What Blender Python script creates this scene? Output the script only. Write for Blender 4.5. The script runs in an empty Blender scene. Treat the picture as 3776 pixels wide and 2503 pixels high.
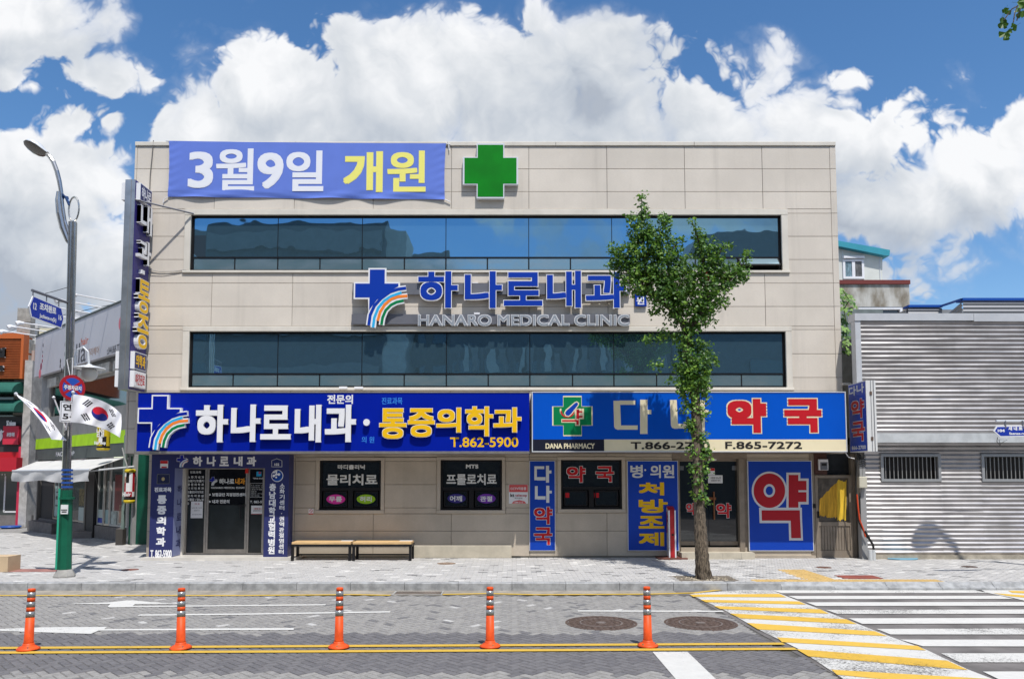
import bpy, math, random
import numpy as np
from mathutils import Matrix, Vector
rnd = random.Random(7)
sc = bpy.context.scene
COL = sc.collection
# ---------------------------------------------------------------- camera
F_, CX, Y0, PITCH, CAMH = 2746.0, 1888.0, 1565.0, math.radians(3.9), 2.13
cd = bpy.data.cameras.new("camera"); cam = bpy.data.objects.new("camera", cd); COL.objects.link(cam)
cam.location = (0, 0, CAMH); cam.rotation_euler = (math.radians(90) + PITCH, 0, 0)
cd.sensor_width = 36; cd.lens = F_ / 3776 * 36; cd.shift_y = (Y0 - 1251.5) / 3776
cd.clip_end = 3000; cd.clip_start = .05
sc.camera = cam
# ---------------------------------------------------------------- light: travels (-.34, 1, -2.05)
SUNDIR = Vector((-.34, 1, -2.05)).normalized()
EL = math.asin(-SUNDIR.z); toward = -SUNDIR
sd = bpy.data.lights.new("sun", 'SUN'); sun = bpy.data.objects.new("sun", sd); COL.objects.link(sun)
sd.energy = 4.6; sd.angle = math.radians(.53); sd.color = (1, .965, .91)
sun.rotation_euler = SUNDIR.to_track_quat('-Z', 'Y').to_euler()
sc.view_settings.view_transform = 'Standard'; sc.view_settings.look = 'None'
sc.view_settings.exposure = 0.0; sc.view_settings.gamma = 1
sc.view_settings.use_curve_mapping = False
sc.render.engine = 'CYCLES'; sc.cycles.use_denoising = True
sc.cycles.max_bounces = 8; sc.cycles.glossy_bounces = 4
CP, SP = math.cos(PITCH), math.sin(PITCH)
def ray(px, py):
    a, b = (px - CX) / F_, (Y0 - py) / F_
    return (a, CP - b * SP, SP + b * CP)
def G(px, py, z=0.0):
    d = ray(px, py); t = (z - CAMH) / d[2]
    return (d[0] * t, d[1] * t)
# ---------------------------------------------------------------- world: Nishita sky with cumulus clouds
W = bpy.data.worlds.new("World"); sc.world = W; W.use_nodes = True
wt = W.node_tree; wt.nodes.clear()
class NT:
    def __init__(s, t): s.t = t
    def n(s, kind, **kw):
        nd = s.t.nodes.new(kind)
        for k, v in kw.items():
            if k.startswith('_'): nd.inputs[int(k[1:])].default_value = v
            else: setattr(nd, k, v)
        return nd
    def l(s, a, b): s.t.links.new(a, b)
    def _in(s, nd, i, v):
        if hasattr(v, 'links'): s.l(v, nd.inputs[i])
        else: nd.inputs[i].default_value = v
    def m(s, op, a, b=0.0, c=0.0, clamp=False):
        nd = s.t.nodes.new('ShaderNodeMath'); nd.operation = op; nd.use_clamp = clamp
        for i, v in enumerate((a, b, c)): s._in(nd, i, v)
        return nd.outputs[0]
    def v(s, op, a, b=(0, 0, 0), c=None):
        nd = s.t.nodes.new('ShaderNodeVectorMath'); nd.operation = op
        s._in(nd, 0, a); s._in(nd, 1, b)
        if op == 'SCALE': s._in(nd, 3, c)
        return nd.outputs['Value' if op in ('LENGTH', 'DOT_PRODUCT') else 'Vector']
    def mr(s, x, a, b, c=0.0, d=1.0, smooth=True):
        nd = s.t.nodes.new('ShaderNodeMapRange'); nd.interpolation_type = 'SMOOTHSTEP' if smooth else 'LINEAR'
        s._in(nd, 0, x); nd.inputs[1].default_value = a; nd.inputs[2].default_value = b; nd.inputs[3].default_value = c; nd.inputs[4].default_value = d
        return nd.outputs[0]
    def mixc(s, f, a, b):
        nd = s.t.nodes.new('ShaderNodeMix'); nd.data_type = 'RGBA'; s._in(nd, 0, f)
        for i, c in ((6, a), (7, b)):
            if hasattr(c, 'links'): s.l(c, nd.inputs[i])
            else: nd.inputs[i].default_value = tuple(c) + ((1,) if len(c) == 3 else ())
        return nd.outputs[2]
    def noise(s, vec, scale, detail=4, rough=.55, dist=0, dim='3D'):
        nd = s.t.nodes.new('ShaderNodeTexNoise'); nd.noise_dimensions = dim; s.l(vec, nd.inputs['Vector'])
        nd.inputs['Scale'].default_value = scale; nd.inputs['Detail'].default_value = detail
        nd.inputs['Roughness'].default_value = rough; nd.inputs['Distortion'].default_value = dist
        return nd.outputs['Fac']
K = 3776 / 2365.0
BLOBS = [(640,220,265,165),(470,290,125,110),(400,310,75,70),(900,250,330,205),(1170,190,235,190),(1400,170,105,140),(1300,350,520,260),(1650,320,200,150),
 (1930,350,210,130),(1960,178,60,44),(2060,310,100,75),(1735,225,52,42),(700,340,360,170),(560,110,60,50),(2270,420,190,150),(2120,480,230,130),(2325,335,105,75),(1980,470,110,90),
 (50,45,205,105),(25,150,90,65),(205,172,75,48),(265,190,75,34),(340,190,55,40),(235,275,75,34),(180,290,60,26),(95,425,230,120),(240,420,65,85),(100,600,320,220),(150,800,330,150)]
dg_ = bpy.data.node_groups.new("cloud_density", 'ShaderNodeTree')
dg_.interface.new_socket('P', in_out='INPUT', socket_type='NodeSocketVector')
dg_.interface.new_socket('D', in_out='OUTPUT', socket_type='NodeSocketFloat')
g = NT(dg_); gi = g.n('NodeGroupInput'); go = g.n('NodeGroupOutput')
P_ = gi.outputs[0]; acc = None
for (bx, by, rx, ry) in BLOBS:
    d0 = ray(bx * K, by * K); u0, v0 = d0[0] / d0[1], d0[2] / d0[1]
    s_ = g.v('MULTIPLY', g.v('SUBTRACT', P_, (u0, v0, 0)), (F_ / (rx * K), F_ / (ry * K), 0))
    d = g.m('MULTIPLY', g.m('SUBTRACT', 1.0, g.v('LENGTH', s_)), max(.42, min(1.0, min(rx, ry) / 90.0)))
    acc = d if acc is None else g.m('SMOOTH_MAX', acc, d, .15)
g.l(acc, go.inputs[0])
w = NT(wt)
tc = w.n('ShaderNodeTexCoord'); sp = w.n('ShaderNodeSeparateXYZ'); w.l(tc.outputs['Generated'], sp.inputs[0])
dy = w.m('MAXIMUM', w.m('ABSOLUTE', sp.outputs[1]), .05)
ux_ = w.m('DIVIDE', sp.outputs[0], dy); vv = w.m('DIVIDE', sp.outputs[2], dy)
cb = w.n('ShaderNodeCombineXYZ'); w.l(ux_, cb.inputs[0]); w.l(vv, cb.inputs[1]); PC = cb.outputs[0]
front = w.mr(sp.outputs[1], .02, .12)
def blobs(off):
    nd = w.n('ShaderNodeGroup'); nd.node_tree = dg_
    w.l(w.v('ADD', PC, off), nd.inputs[0]); return nd.outputs[0]
wn = w.n('ShaderNodeTexNoise', noise_dimensions='2D'); w.l(PC, wn.inputs['Vector']); wn.inputs['Scale'].default_value = 9; wn.inputs['Detail'].default_value = 4
WP = w.v('ADD', PC, w.v('SCALE', w.v('SUBTRACT', wn.outputs['Color'], (.5, .5, .5)), c=.06))
def puffs(off):
    p = w.v('ADD', WP, off); tot = None
    for sc_, am in ((5.5, .62), (12, .36), (26, .19), (57, .10), (120, .05)):
        a_ = w.m('MULTIPLY', w.m('ABSOLUTE', w.m('SUBTRACT', w.noise(w.v('ADD', p, (sc_, .37 * sc_, 0)), sc_, 0, .5, 0, '2D'), .5)), 4 * am)
        tot = a_ if tot is None else w.m('ADD', tot, a_)
    return w.m('MULTIPLY', w.m('SUBTRACT', tot, .62), .8)
N0, N1 = puffs((0, 0, 0)), puffs((.010, .020, 0))
A0, A1 = blobs((0, 0, 0)), blobs((.02, .05, 0))
gen = w.noise(tc.outputs['Generated'], 2.4, 6, .56)
genD = w.m('MULTIPLY', w.m('SUBTRACT', gen, .52), 5.0)
absu = w.m('ABSOLUTE', ux_)
infov = w.m('MULTIPLY', front, w.m('MULTIPLY', w.mr(absu, .72, .95, 1, 0), w.mr(vv, .66, .85, 1, 0)))
D0 = w.m('ADD', w.m('ADD', A0, .05), N0)
Dm = w.m('ADD', w.m('MULTIPLY', D0, infov), w.m('MULTIPLY', genD, w.m('SUBTRACT', 1.0, infov)))
soft = w.noise(PC, 3.2, 4, .55, 0, '2D')
wisp = w.mr(w.noise(w.v('ADD', PC, (3, 1, 0)), 5, 3, .5, 0, '2D'), .40, .62)
hard = w.mr(Dm, -.02, .22); softa = w.mr(Dm, -.30, .65)
alpha = w.m('ADD', w.m('MULTIPLY', hard, w.m('SUBTRACT', 1.0, w.m('MULTIPLY', wisp, .55))), w.m('MULTIPLY', softa, w.m('MULTIPLY', wisp, .55)))
alpha = w.m('MULTIPLY', alpha, w.mr(vv, .0, .05, .6, 1))
fine = w.mr(w.m('SUBTRACT', N0, N1), -.45, .45, 0, 1, False)
big = w.mr(w.m('SUBTRACT', A0, A1), -.30, .40, 0, 1, False)
rim = w.mr(Dm, .05, .55, 1, 0)
sh = w.m('ADD', w.m('MULTIPLY', big, .27), w.m('ADD', w.m('MULTIPLY', fine, .27), w.m('ADD', w.m('MULTIPLY', rim, .16), w.m('MULTIPLY', w.m('SUBTRACT', soft, .5), 1.15))))
sh = w.m('ADD', sh, w.m('MULTIPLY', w.mr(w.m('ADD', vv, w.m('MULTIPLY', soft, .12)), .22, .52, 0, 1), .26))
CLOUDK = 1.0
cr = w.n('ShaderNodeValToRGB'); w.l(sh, cr.inputs[0])
el_ = cr.color_ramp.elements
el_[0].position = .12; el_[0].color = (.44, .49, .57, 1)
el_[1].position = .86; el_[1].color = (.95, .96, .98, 1)
e2 = el_.new(.30); e2.color = (.56, .61, .68, 1)
e3 = el_.new(.54); e3.color = (.71, .745, .79, 1)
sky = w.n('ShaderNodeTexSky', sky_type='NISHITA'); sky.sun_disc = False
sky.sun_elevation = EL; sky.sun_rotation = math.atan2(toward.x, toward.y)
sky.air_density = 1.0; sky.dust_density = .35; sky.ozone_density = 3.0; sky.altitude = 60
SKY_STRENGTH = .105
hs = w.n('ShaderNodeHueSaturation'); hs.inputs['Saturation'].default_value = 1.2; hs.inputs['Value'].default_value = 1.45; w.l(sky.outputs[0], hs.inputs['Color'])
ccol = w.v('SCALE', cr.outputs[0], c=CLOUDK / SKY_STRENGTH)
mx = w.mixc(alpha, hs.outputs[0], ccol)
bg = w.n('ShaderNodeBackground'); bg.inputs[1].default_value = SKY_STRENGTH; w.l(mx, bg.inputs[0])
wo = w.n('ShaderNodeOutputWorld'); w.l(bg.outputs[0], wo.inputs[0])
# ---------------------------------------------------------------- helpers
MATS = {}
def mat(name, col, rough=.6, metal=0.0, var=0.0, scale=3.0, bump=0.0, bscale=40.0, spec=.28, coat=0.0, stretch=None, detail=5, col2=None, rnd_obj=0.0, streak=0.0, alpha=1.0, trans=0.0, lines=0.0):
    if name in MATS: return MATS[name]
    m = bpy.data.materials.new(name); m.use_nodes = True; t = NT(m.node_tree)
    b = m.node_tree.nodes['Principled BSDF']
    b.inputs['Roughness'].default_value = rough; b.inputs['Metallic'].default_value = metal
    b.inputs['Specular IOR Level'].default_value = spec; b.inputs['Coat Weight'].default_value = coat; b.inputs['Coat Roughness'].default_value = .05
    b.inputs['Alpha'].default_value = alpha; b.inputs['Transmission Weight'].default_value = trans
    b.inputs['Base Color'].default_value = tuple(col) + (1,)
    geo = t.n('ShaderNodeNewGeometry'); pos = geo.outputs['Position']
    out = None
    if var or col2:
        p = pos if not stretch else t.v('MULTIPLY', pos, stretch)
        f = t.mr(t.noise(p, scale, detail, .6), .32, .68)
        c1 = [c * (1 - var) for c in col]; c2 = list(col2) if col2 else [min(1, c * (1 + var)) for c in col]
        out = t.mixc(f, c1, c2)
    if streak:
        p = t.v('MULTIPLY', pos, (1, 1, .06)); f = t.mr(t.noise(p, 3.2, 6, .65), .52, .78)
        out = t.mixc(t.m('MULTIPLY', f, streak), out if out else tuple(col), [c * .55 for c in col])
    if lines:
        p = t.v('MULTIPLY', pos, (.25, .25, 1)); f = t.mr(t.noise(p, 75, 2, .5), .35, .65)
        out = t.mixc(t.m('MULTIPLY', f, lines), out if out else tuple(col), [c * .75 for c in col])
    if rnd_obj:
        oi = t.n('ShaderNodeObjectInfo')
        sc_ = t.m('ADD', 1 - rnd_obj, t.m('MULTIPLY', oi.outputs['Random'], 2 * rnd_obj))
        if out is None:
            rg = t.n('ShaderNodeRGB'); rg.outputs[0].default_value = tuple(col) + (1,); out = rg.outputs[0]
        out = t.v('SCALE', out, c=sc_)
    if out is not None: t.l(out, b.inputs['Base Color'])
    if bump:
        bn = t.n('ShaderNodeBump'); bn.inputs['Strength'].default_value = bump; bn.inputs['Distance'].default_value = .01
        t.l(t.noise(pos, bscale, 4, .6), bn.inputs['Height']); t.l(bn.outputs[0], b.inputs['Normal'])
    MATS[name] = m
    return m
def link(o, parent=None):
    COL.objects.link(o)
    if parent is not None:
        o.parent = parent; o.matrix_parent_inverse = ROOTINV.get(parent.name, Matrix.Identity(4))
    return o
ROOTINV = {}
def mobj(name, verts, faces, mats, parent=None, mi=None, smooth=False):
    me = bpy.data.meshes.new(name); me.from_pydata([tuple(v) for v in verts], [], [tuple(f) for f in faces])
    for m in (mats if isinstance(mats, (list, tuple)) else [mats]): me.materials.append(m)
    if mi is not None: me.polygons.foreach_set('material_index', mi)
    if smooth: me.polygons.foreach_set('use_smooth', [True] * len(me.polygons))
    me.update()
    return link(bpy.data.objects.new(name, me), parent)
def thing(name, label, cat, loc=(0, 0, 0), group=None):
    o = bpy.data.objects.new(name, None); COL.objects.link(o); o.empty_display_size = .2
    o.location = loc; ROOTINV[o.name] = Matrix.Translation(-Vector(loc))
    o['label'] = label; o['category'] = cat
    if group: o['group'] = group
    return o
def tag(o, label, cat, group=None):
    o['label'] = label; o['category'] = cat
    if group: o['group'] = group
    return o
def struct(o): o['kind'] = 'structure'; return o
class Plane:
    """vertical plane; u along it, d outward, towards the street"""
    def __init__(s, ox, oy, ux=1.0, uy=0.0):
        l = math.hypot(ux, uy); s.o = (ox, oy); s.u = (ux / l, uy / l); s.n = (s.u[1], -s.u[0])
    def hit(s, px, py, d=0.0):
        r = ray(px, py); ox, oy = s.o[0] + s.n[0] * d, s.o[1] + s.n[1] * d
        t = (ox * s.n[0] + oy * s.n[1]) / (r[0] * s.n[0] + r[1] * s.n[1])
        x, y = r[0] * t, r[1] * t
        return ((x - ox) * s.u[0] + (y - oy) * s.u[1], CAMH + r[2] * t)
    def pt(s, u, d, z): return (s.o[0] + s.u[0] * u + s.n[0] * d, s.o[1] + s.u[1] * u + s.n[1] * d, z)
class View:
    def __init__(s, ox, oy, k): s.a = (ox, oy, k)
    def p(s, x, y): return (s.a[0] + x / s.a[2], s.a[1] + y / s.a[2])
FV = View(0, 0, 1.0)
def R(P, V, x0, y0, x1, y1, d=0.0):
    a = V.p(x0, (y0 + y1) / 2); b = V.p(x1, (y0 + y1) / 2)
    u0 = P.hit(*a, d)[0]; u1 = P.hit(*b, d)[0]
    z1 = P.hit(*V.p((x0 + x1) / 2, y0), d)[1]; z0 = P.hit(*V.p((x0 + x1) / 2, y1), d)[1]
    return (u0, u1, z0, z1)
class B:
    def __init__(s): s.v = []; s.f = []; s.m = []
    def add(s, vs, fs, mi=0):
        k = len(s.v); s.v += [tuple(v) for v in vs]; s.f += [tuple(i + k for i in f) for f in fs]; s.m += [mi] * len(fs); return s
    def box(s, x0, x1, y0, y1, z0, z1, mi=0):
        return s.add([(x0,y0,z0),(x1,y0,z0),(x1,y1,z0),(x0,y1,z0),(x0,y0,z1),(x1,y0,z1),(x1,y1,z1),(x0,y1,z1)],
            [(0,3,2,1),(4,5,6,7),(0,1,5,4),(1,2,6,5),(2,3,7,6),(3,0,4,7)], mi)
    def pbox(s, P, r, d0, d1, mi=0, bev=0.0):
        u0, u1, z0, z1 = r
        if bev:
            b = bev
            vs = [P.pt(u, d0, z) for u, z in ((u0,z0),(u1,z0),(u1,z1),(u0,z1))] + [P.pt(u, d1 - b, z) for u, z in ((u0,z0),(u1,z0),(u1,z1),(u0,z1))] + \
                 [P.pt(u, d1, z) for u, z in ((u0+b,z0+b),(u1-b,z0+b),(u1-b,z1-b),(u0+b,z1-b))]
            fs = [(0,1,2,3)[::-1]] + [(i,(i+1)%4,4+(i+1)%4,4+i) for i in range(4)] + [(4+i,4+(i+1)%4,8+(i+1)%4,8+i) for i in range(4)] + [(8,9,10,11)]
            return s.add(vs, fs, mi)
        return s.poly(P, [(u0,z0),(u1,z0),(u1,z1),(u0,z1)], d0, d1, mi)
    def poly(s, P, pts, d0, d1, mi=0, side=None):
        n = len(pts); vs = [P.pt(u, d0, z) for u, z in pts] + [P.pt(u, d1, z) for u, z in pts]
        s.add(vs, [tuple(range(n, 2*n)), tuple(range(n))[::-1]], mi)
        k = len(s.v) - 2 * n
        for i in range(n):
            j = (i + 1) % n; s.f.append((k+i, k+j, k+n+j, k+n+i)); s.m.append(mi if side is None else side)
        return s
    def frame(s, P, r, w, d0, d1, mi=0):
        u0, u1, z0, z1 = r
        s.pbox(P, (u0, u1, z1 - w, z1), d0, d1, mi); s.pbox(P, (u0, u1, z0, z0 + w), d0, d1, mi)
        s.pbox(P, (u0, u0 + w, z0 + w, z1 - w), d0, d1 - .001, mi); s.pbox(P, (u1 - w, u1, z0 + w, z1 - w), d0, d1 - .001, mi); return s
    def tube(s, pts, rad, seg=10, mi=0, cap=True):
        pts = [Vector(p) for p in pts]; n = len(pts)
        rad = rad if isinstance(rad, (list, tuple)) else [rad] * n
        k = len(s.v); prev = None
        for i, p in enumerate(pts):
            t = (pts[min(i+1, n-1)] - pts[max(i-1, 0)]).normalized()
            a = prev if prev is not None else (Vector((0, 0, 1)) if abs(t.z) < .9 else Vector((1, 0, 0)))
            a = (a - t * a.dot(t)).normalized(); prev = a; b = t.cross(a)
            for j in range(seg):
                th = 2 * math.pi * j / seg; s.v.append(tuple(p + (a * math.cos(th) + b * math.sin(th)) * rad[i]))
        for i in range(n - 1):
            for j in range(seg):
                s.f.append((k+i*seg+j, k+i*seg+(j+1)%seg, k+(i+1)*seg+(j+1)%seg, k+(i+1)*seg+j)); s.m.append(mi)
        if cap:
            s.f.append(tuple(k+j for j in range(seg))[::-1]); s.m.append(mi); s.f.append(tuple(k+(n-1)*seg+j for j in range(seg))); s.m.append(mi)
        return s
    def lathe(s, c, prof, seg=20, mi=0, sx=1, sy=1):
        k = len(s.v)
        for (r, z) in prof:
            for j in range(seg):
                th = 2 * math.pi * j / seg; s.v.append((c[0] + r * math.cos(th) * sx, c[1] + r * math.sin(th) * sy, c[2] + z))
        for i in range(len(prof) - 1):
            for j in range(seg):
                s.f.append((k+i*seg+j, k+i*seg+(j+1)%seg, k+(i+1)*seg+(j+1)%seg, k+(i+1)*seg+j)); s.m.append(mi)
        s.f.append(tuple(k+j for j in range(seg))[::-1]); s.m.append(mi); s.f.append(tuple(k+(len(prof)-1)*seg+j for j in range(seg))); s.m.append(mi)
        return s
    def strip(s, P, pts, wd, d0, d1, mi=0):
        """band of width wd along a (u,z) polyline, extruded outward"""
        L, Rr = [], []
        n = len(pts)
        for i, (u, z) in enumerate(pts):
            a, b = pts[max(i-1, 0)], pts[min(i+1, n-1)]; tx, tz = b[0]-a[0], b[1]-a[1]; l = math.hypot(tx, tz) or 1
            nx, nz = -tz / l * wd / 2, tx / l * wd / 2; L.append((u+nx, z+nz)); Rr.append((u-nx, z-nz))
        for i in range(n - 1): s.poly(P, [Rr[i], Rr[i+1], L[i+1], L[i]], d0, d1, mi)
        return s
    def make(s, name, mats, parent=None, smooth=False): return mobj(name, s.v, s.f, mats, parent, s.m, smooth)
# --- lettering: the bundled font holds Hangul; strokes are thickened by stacked shifted copies
_GC = {}
_tc = bpy.data.curves.new("lettering", "FONT"); _to = bpy.data.objects.new("lettering", _tc)
_ts = bpy.data.scenes.new("type_setting"); _ts.collection.objects.link(_to)   # a scene of its own keeps each update cheap
def glyph(s, space):
    if (s, space) in _GC: return _GC[(s, space)]
    _tc.body = s; _tc.size = 1; _tc.resolution_u = 4; _tc.space_character = space
    vl = _ts.view_layers[0]; vl.update(); dgr = vl.depsgraph
    me = _to.evaluated_get(dgr).to_mesh()
    v = np.array([(q.co.x, q.co.y) for q in me.vertices]); f = [tuple(p.vertices) for p in me.polygons]
    _to.evaluated_get(dgr).to_mesh_clear()
    key = {}; mp = []
    for i, c in enumerate(v): mp.append(key.setdefault((round(c[0], 5), round(c[1], 5)), i))
    f = [tuple(mp[i] for i in q) for q in f]; f = [q for q in f if len(set(q)) >= 3]
    es = {}
    for q in f:
        for i in range(len(q)):
            a, b = q[i], q[(i + 1) % len(q)]
            if (b, a) in es: del es[(b, a)]
            else: es[(a, b)] = 1
    _GC[(s, space)] = (v, f, list(es)); return _GC[(s, space)]
def text(name, s, P, rect, d, m, parent=None, r=0.0, depth=0.0, side=None, space=1.0, ol=None, flip=False):
    """ol = (material, extra width): a wider copy behind"""
    v, f, es = glyph(s, space); r *= .62
    u0, u1, z0, z1 = rect
    lo, hi = v.min(0), v.max(0); sz = np.maximum(hi - lo, 1e-6)
    p = (v - lo) / sz * np.array([(u1 - u0) - 2 * r, (z1 - z0) - 2 * r]) + np.array([u0 + r, z0 + r])
    if flip: p[:, 0] = u0 + u1 - p[:, 0]
    V_, F_2, M_ = [], [], []
    def layer(rr, dd, dep, mi, ms):
        offs = [(0, 0)]
        if rr > 0:
            rs = [rr] if rr < .03 else [rr, rr * .5]
            for q in rs: offs += [(q*a, q*b) for a in (-1, 0, 1) for b in (-1, 0, 1) if (a or b)]
        for k, (a, b) in enumerate(offs):
            n0 = len(V_); top = dd + dep + k * .00015
            V_.extend(P.pt(x + a, top, z + b) for x, z in p)
            F_2.extend(tuple(i + n0 for i in q) for q in f); M_.extend([mi] * len(f))
            if dep > 0:
                n1 = len(V_); V_.extend(P.pt(x + a, dd, z + b) for x, z in p)
                F_2.extend((n1 + i, n1 + j, n0 + j, n0 + i) for i, j in es); M_.extend([ms] * len(es))
    mats = [m, side or m]; dd = d
    if ol:
        mats += [ol[0]]; layer(r + ol[1], d, depth, 2, 2 if not side else 1); dd = d + .004
    layer(r, dd, depth, 0, 1)
    return mobj(name, V_, F_2, mats, parent, M_)
# ================================================================ views used for reading measurements
VA=View(0,400,2.24); VB=View(0,1000,2.24); VC=View(0,1600,1.737); VD=View(500,500,1.972); VE=View(500,1400,2.091); VG=View(1300,900,2.151)
VH=View(1000,1600,2.629); VI=View(1800,1350,1.96); VT=View(2100,650,1.96); VR=View(2500,1350,1.844); VS=View(2950,850,2.413); VU=View(3000,1350,1.96)
V5=View(0,2000,1.82); V6=View(1200,2000,1.82); V7=View(2400,2000,1.7195); V8=View(3400,0,3.92); VK=View(1300,1420,3.38); VL=View(1900,1420,3.38)
VM=View(2500,1420,3.38); VO=View(1600,500,3.38); VP=View(530,1660,3.733); VX=View(100,1650,3.92)
# ================================================================ materials
M_FAC = mat('facade_stone', (.66, .60, .525), .8, var=.06, scale=.7, bump=.15, bscale=60, rnd_obj=.04, streak=.32, lines=.16)
M_FACL = mat('facade_trim', (.66, .62, .55), .75, var=.06, scale=2, streak=.2)
M_FACW = mat('facade_low', (.49, .425, .345), .8, var=.09, scale=1.1, bump=.2, bscale=60, rnd_obj=.04, streak=.25, lines=.2)
M_JOINT = mat('joint_grey', (.27, .25, .22), .9)
M_BLACK = mat('black_frame', (.012, .012, .014), .35)
M_DARK = mat('dark_interior', (.02, .02, .022), .7)
def glass_mat(name, tint, rough=.015, wav=.02, dcol=(.01, .03, .045), metal=.88, dirt=0.0):
    m = bpy.data.materials.new(name); m.use_nodes = True; t = NT(m.node_tree); b = m.node_tree.nodes['Principled BSDF']
    b.inputs['Metallic'].default_value = metal; b.inputs['Roughness'].default_value = rough
    geo = t.n('ShaderNodeNewGeometry')
    if dirt:
        f = t.mr(t.noise(t.v('MULTIPLY', geo.outputs['Position'], (1, 1, 2.5)), 1.6, 4), .35, .7)
        t.l(t.mixc(t.m('MULTIPLY', f, dirt), tint, (.40, .46, .46)), b.inputs['Base Color'])
        t.l(t.m('ADD', rough, t.m('MULTIPLY', f, .12)), b.inputs['Roughness'])
    else: b.inputs['Base Color'].default_value = tint + (1,)
    bn = t.n('ShaderNodeBump'); bn.inputs['Strength'].default_value = wav; bn.inputs['Distance'].default_value = .1
    t.l(t.noise(geo.outputs['Position'], 1.1, 2, .4), bn.inputs['Height']); t.l(bn.outputs[0], b.inputs['Normal'])
    return m
M_GLASS = glass_mat('mirror_glass', (.20, .39, .52), .012, .05)
M_GLASSL = glass_mat('hopper_glass', (.26, .42, .49), .10, .05, metal=.7, dirt=.5)
M_SHOPG = mat('shop_glass', (.012, .016, .018), .03, spec=.9, coat=.6)
M_FILM = mat('door_film', (.022, .028, .03), .22, var=.2, scale=2, spec=.5)
M_ALU = mat('aluminium', (.42, .39, .36), .38, metal=.75, var=.1, scale=9)
M_STEEL = mat('stainless', (.52, .50, .47), .22, metal=.95, var=.08, scale=6)
M_ALUB = mat('bronze_aluminium', (.26, .215, .17), .5, metal=.25, var=.1, scale=5)
M_WHITE = mat('white_acrylic', (.80, .80, .82), .4, spec=.4)
M_SILV = mat('silver_edge', (.66, .68, .71), .4, metal=.2)
M_NAVY = mat('deep_blue_panel', (.002, .014, .31), .24, var=.05, scale=.7, spec=.2)
M_BLUE = mat('pharmacy_blue', (.002, .085, .52), .26, var=.06, scale=.6, spec=.3)
M_BLUE2 = mat('panel_blue', (.004, .05, .40), .4, var=.05, scale=.9)
M_CREAM = mat('cream_print', (.78, .69, .47), .45, var=.06, scale=1.2, streak=.1)
M_YEL = mat('yellow_print', (.86, .50, .008), .4)
M_YEL2 = mat('pale_yellow_print', (.86, .80, .20), .8)
M_RED = mat('red_print', (.52, .012, .02), .4)
M_REDD = mat('dark_red_print', (.40, .012, .022), .4)
M_GRN = mat('green_print', (.0, .20, .065), .4)
M_LBLUE = mat('light_blue_print', (.04, .24, .75), .4)
M_CYAN = mat('cyan_print', (.03, .42, .75), .4)
M_ORNG = mat('orange_print', (.88, .23, .03), .4)
M_PNAVY = mat('porch_navy', (.028, .034, .13), .4, var=.06, scale=1, spec=.3)
M_BLKP = mat('black_print', (.02, .018, .018), .5)
M_GREYS = mat('grey_bar', (.17, .175, .20), .45, metal=.3, var=.06)
M_PAPER = mat('paper', (.75, .75, .76), .7)
M_CONC = mat('concrete', (.34, .33, .31), .85, var=.18, scale=4, bump=.3)
M_WIRE = mat('black_cable', (.02, .02, .02), .6)
M_WIREG = mat('grey_cable', (.35, .35, .34), .6)
# ================================================================ ground
M_TERR = mat('far_ground', (.22, .21, .20), .95, var=.15, scale=.4)
gr = mobj('ground', [(-400, -400, -.09), (400, -400, -.09), (400, 500, -.09), (-400, 500, -.09)], [(0, 1, 2, 3)], M_TERR); struct(gr)
M_BED = mat('road_joint_sand', (.115, .11, .104), .95, var=.3, scale=9)
M_ASPH = mat('asphalt', (.165, .153, .148), .92, var=.28, scale=1.3, bump=.5, bscale=180, detail=8)
M_GUT = mat('gutter_concrete', (.30, .27, .225), .9, var=.22, scale=3, bump=.3, detail=8)
def brickm(n, c, v=.12): return mat(n, c, .88, var=v, scale=14, bump=.35, bscale=120)
RB = [brickm('road_brick_light', (.285, .275, .262)), brickm('road_brick_light_b', (.255, .246, .238)), brickm('road_brick_dark', (.155, .150, .156)), brickm('road_brick_dark_b', (.135, .131, .138)),
      brickm('road_brick_white', (.47, .46, .445)), brickm('road_brick_grey', (.16, .157, .16))]
PB = [brickm('paving_light', (.455, .443, .43), .07), brickm('paving_light_b', (.42, .41, .398), .07), brickm('paving_light_c', (.485, .472, .457), .06), brickm('paving_white', (.64, .625, .60), .05), brickm('paving_grey', (.20, .196, .193), .1)]
road = mobj('road', [(-60, -60, -.010), (60, -60, -.010), (60, 13.62, -.010), (-60, 13.62, -.010)], [(0, 1, 2, 3)], M_BED); struct(road)
# band edges on the ground
bl = [G(*V7.p(x, y)) for x, y in ((245, 328), (470, 430), (700, 560), (930, 672), (1220, 865))]
br = [G(*V7.p(x, y)) for x, y in ((735, 290), (985, 390), (1310, 515), (1500, 590), (1745, 680), (2010, 805))]
def lin(p, q): return lambda y: p[0] + (q[0] - p[0]) * (y - p[1]) / (q[1] - p[1])
Lx = lin(bl[0], bl[-1]); Rx = lin(br[0], br[-1])
asph = B(); 
asph.add([(Lx(13.62), 13.62, -.004), (Lx(-8), -8, -.004), (60, -8, -.004), (60, 13.62, -.004)], [(0, 1, 2, 3)])
struct(asph.make('crossing_asphalt', M_ASPH))
gu = B(); gu.add([(-60, 13.45, .0), (Lx(13.45) - .2, 13.45, .0), (Lx(13.45) - .2, 14.03, .0), (-60, 14.03, .0)], [(0, 1, 2, 3)])
gutter = gu.make('gutter', M_GUT); struct(gutter)
gu = B(); gu.add([(Lx(13.45) - .2, 13.45, -.001), (60, 13.45, -.001), (60, 14.03, -.001), (Lx(13.45) - .2, 14.03, -.001)], [(0, 1, 2, 3)]); struct(gu.make('gutter_asphalt', M_ASPH))
_bm = {}
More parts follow.
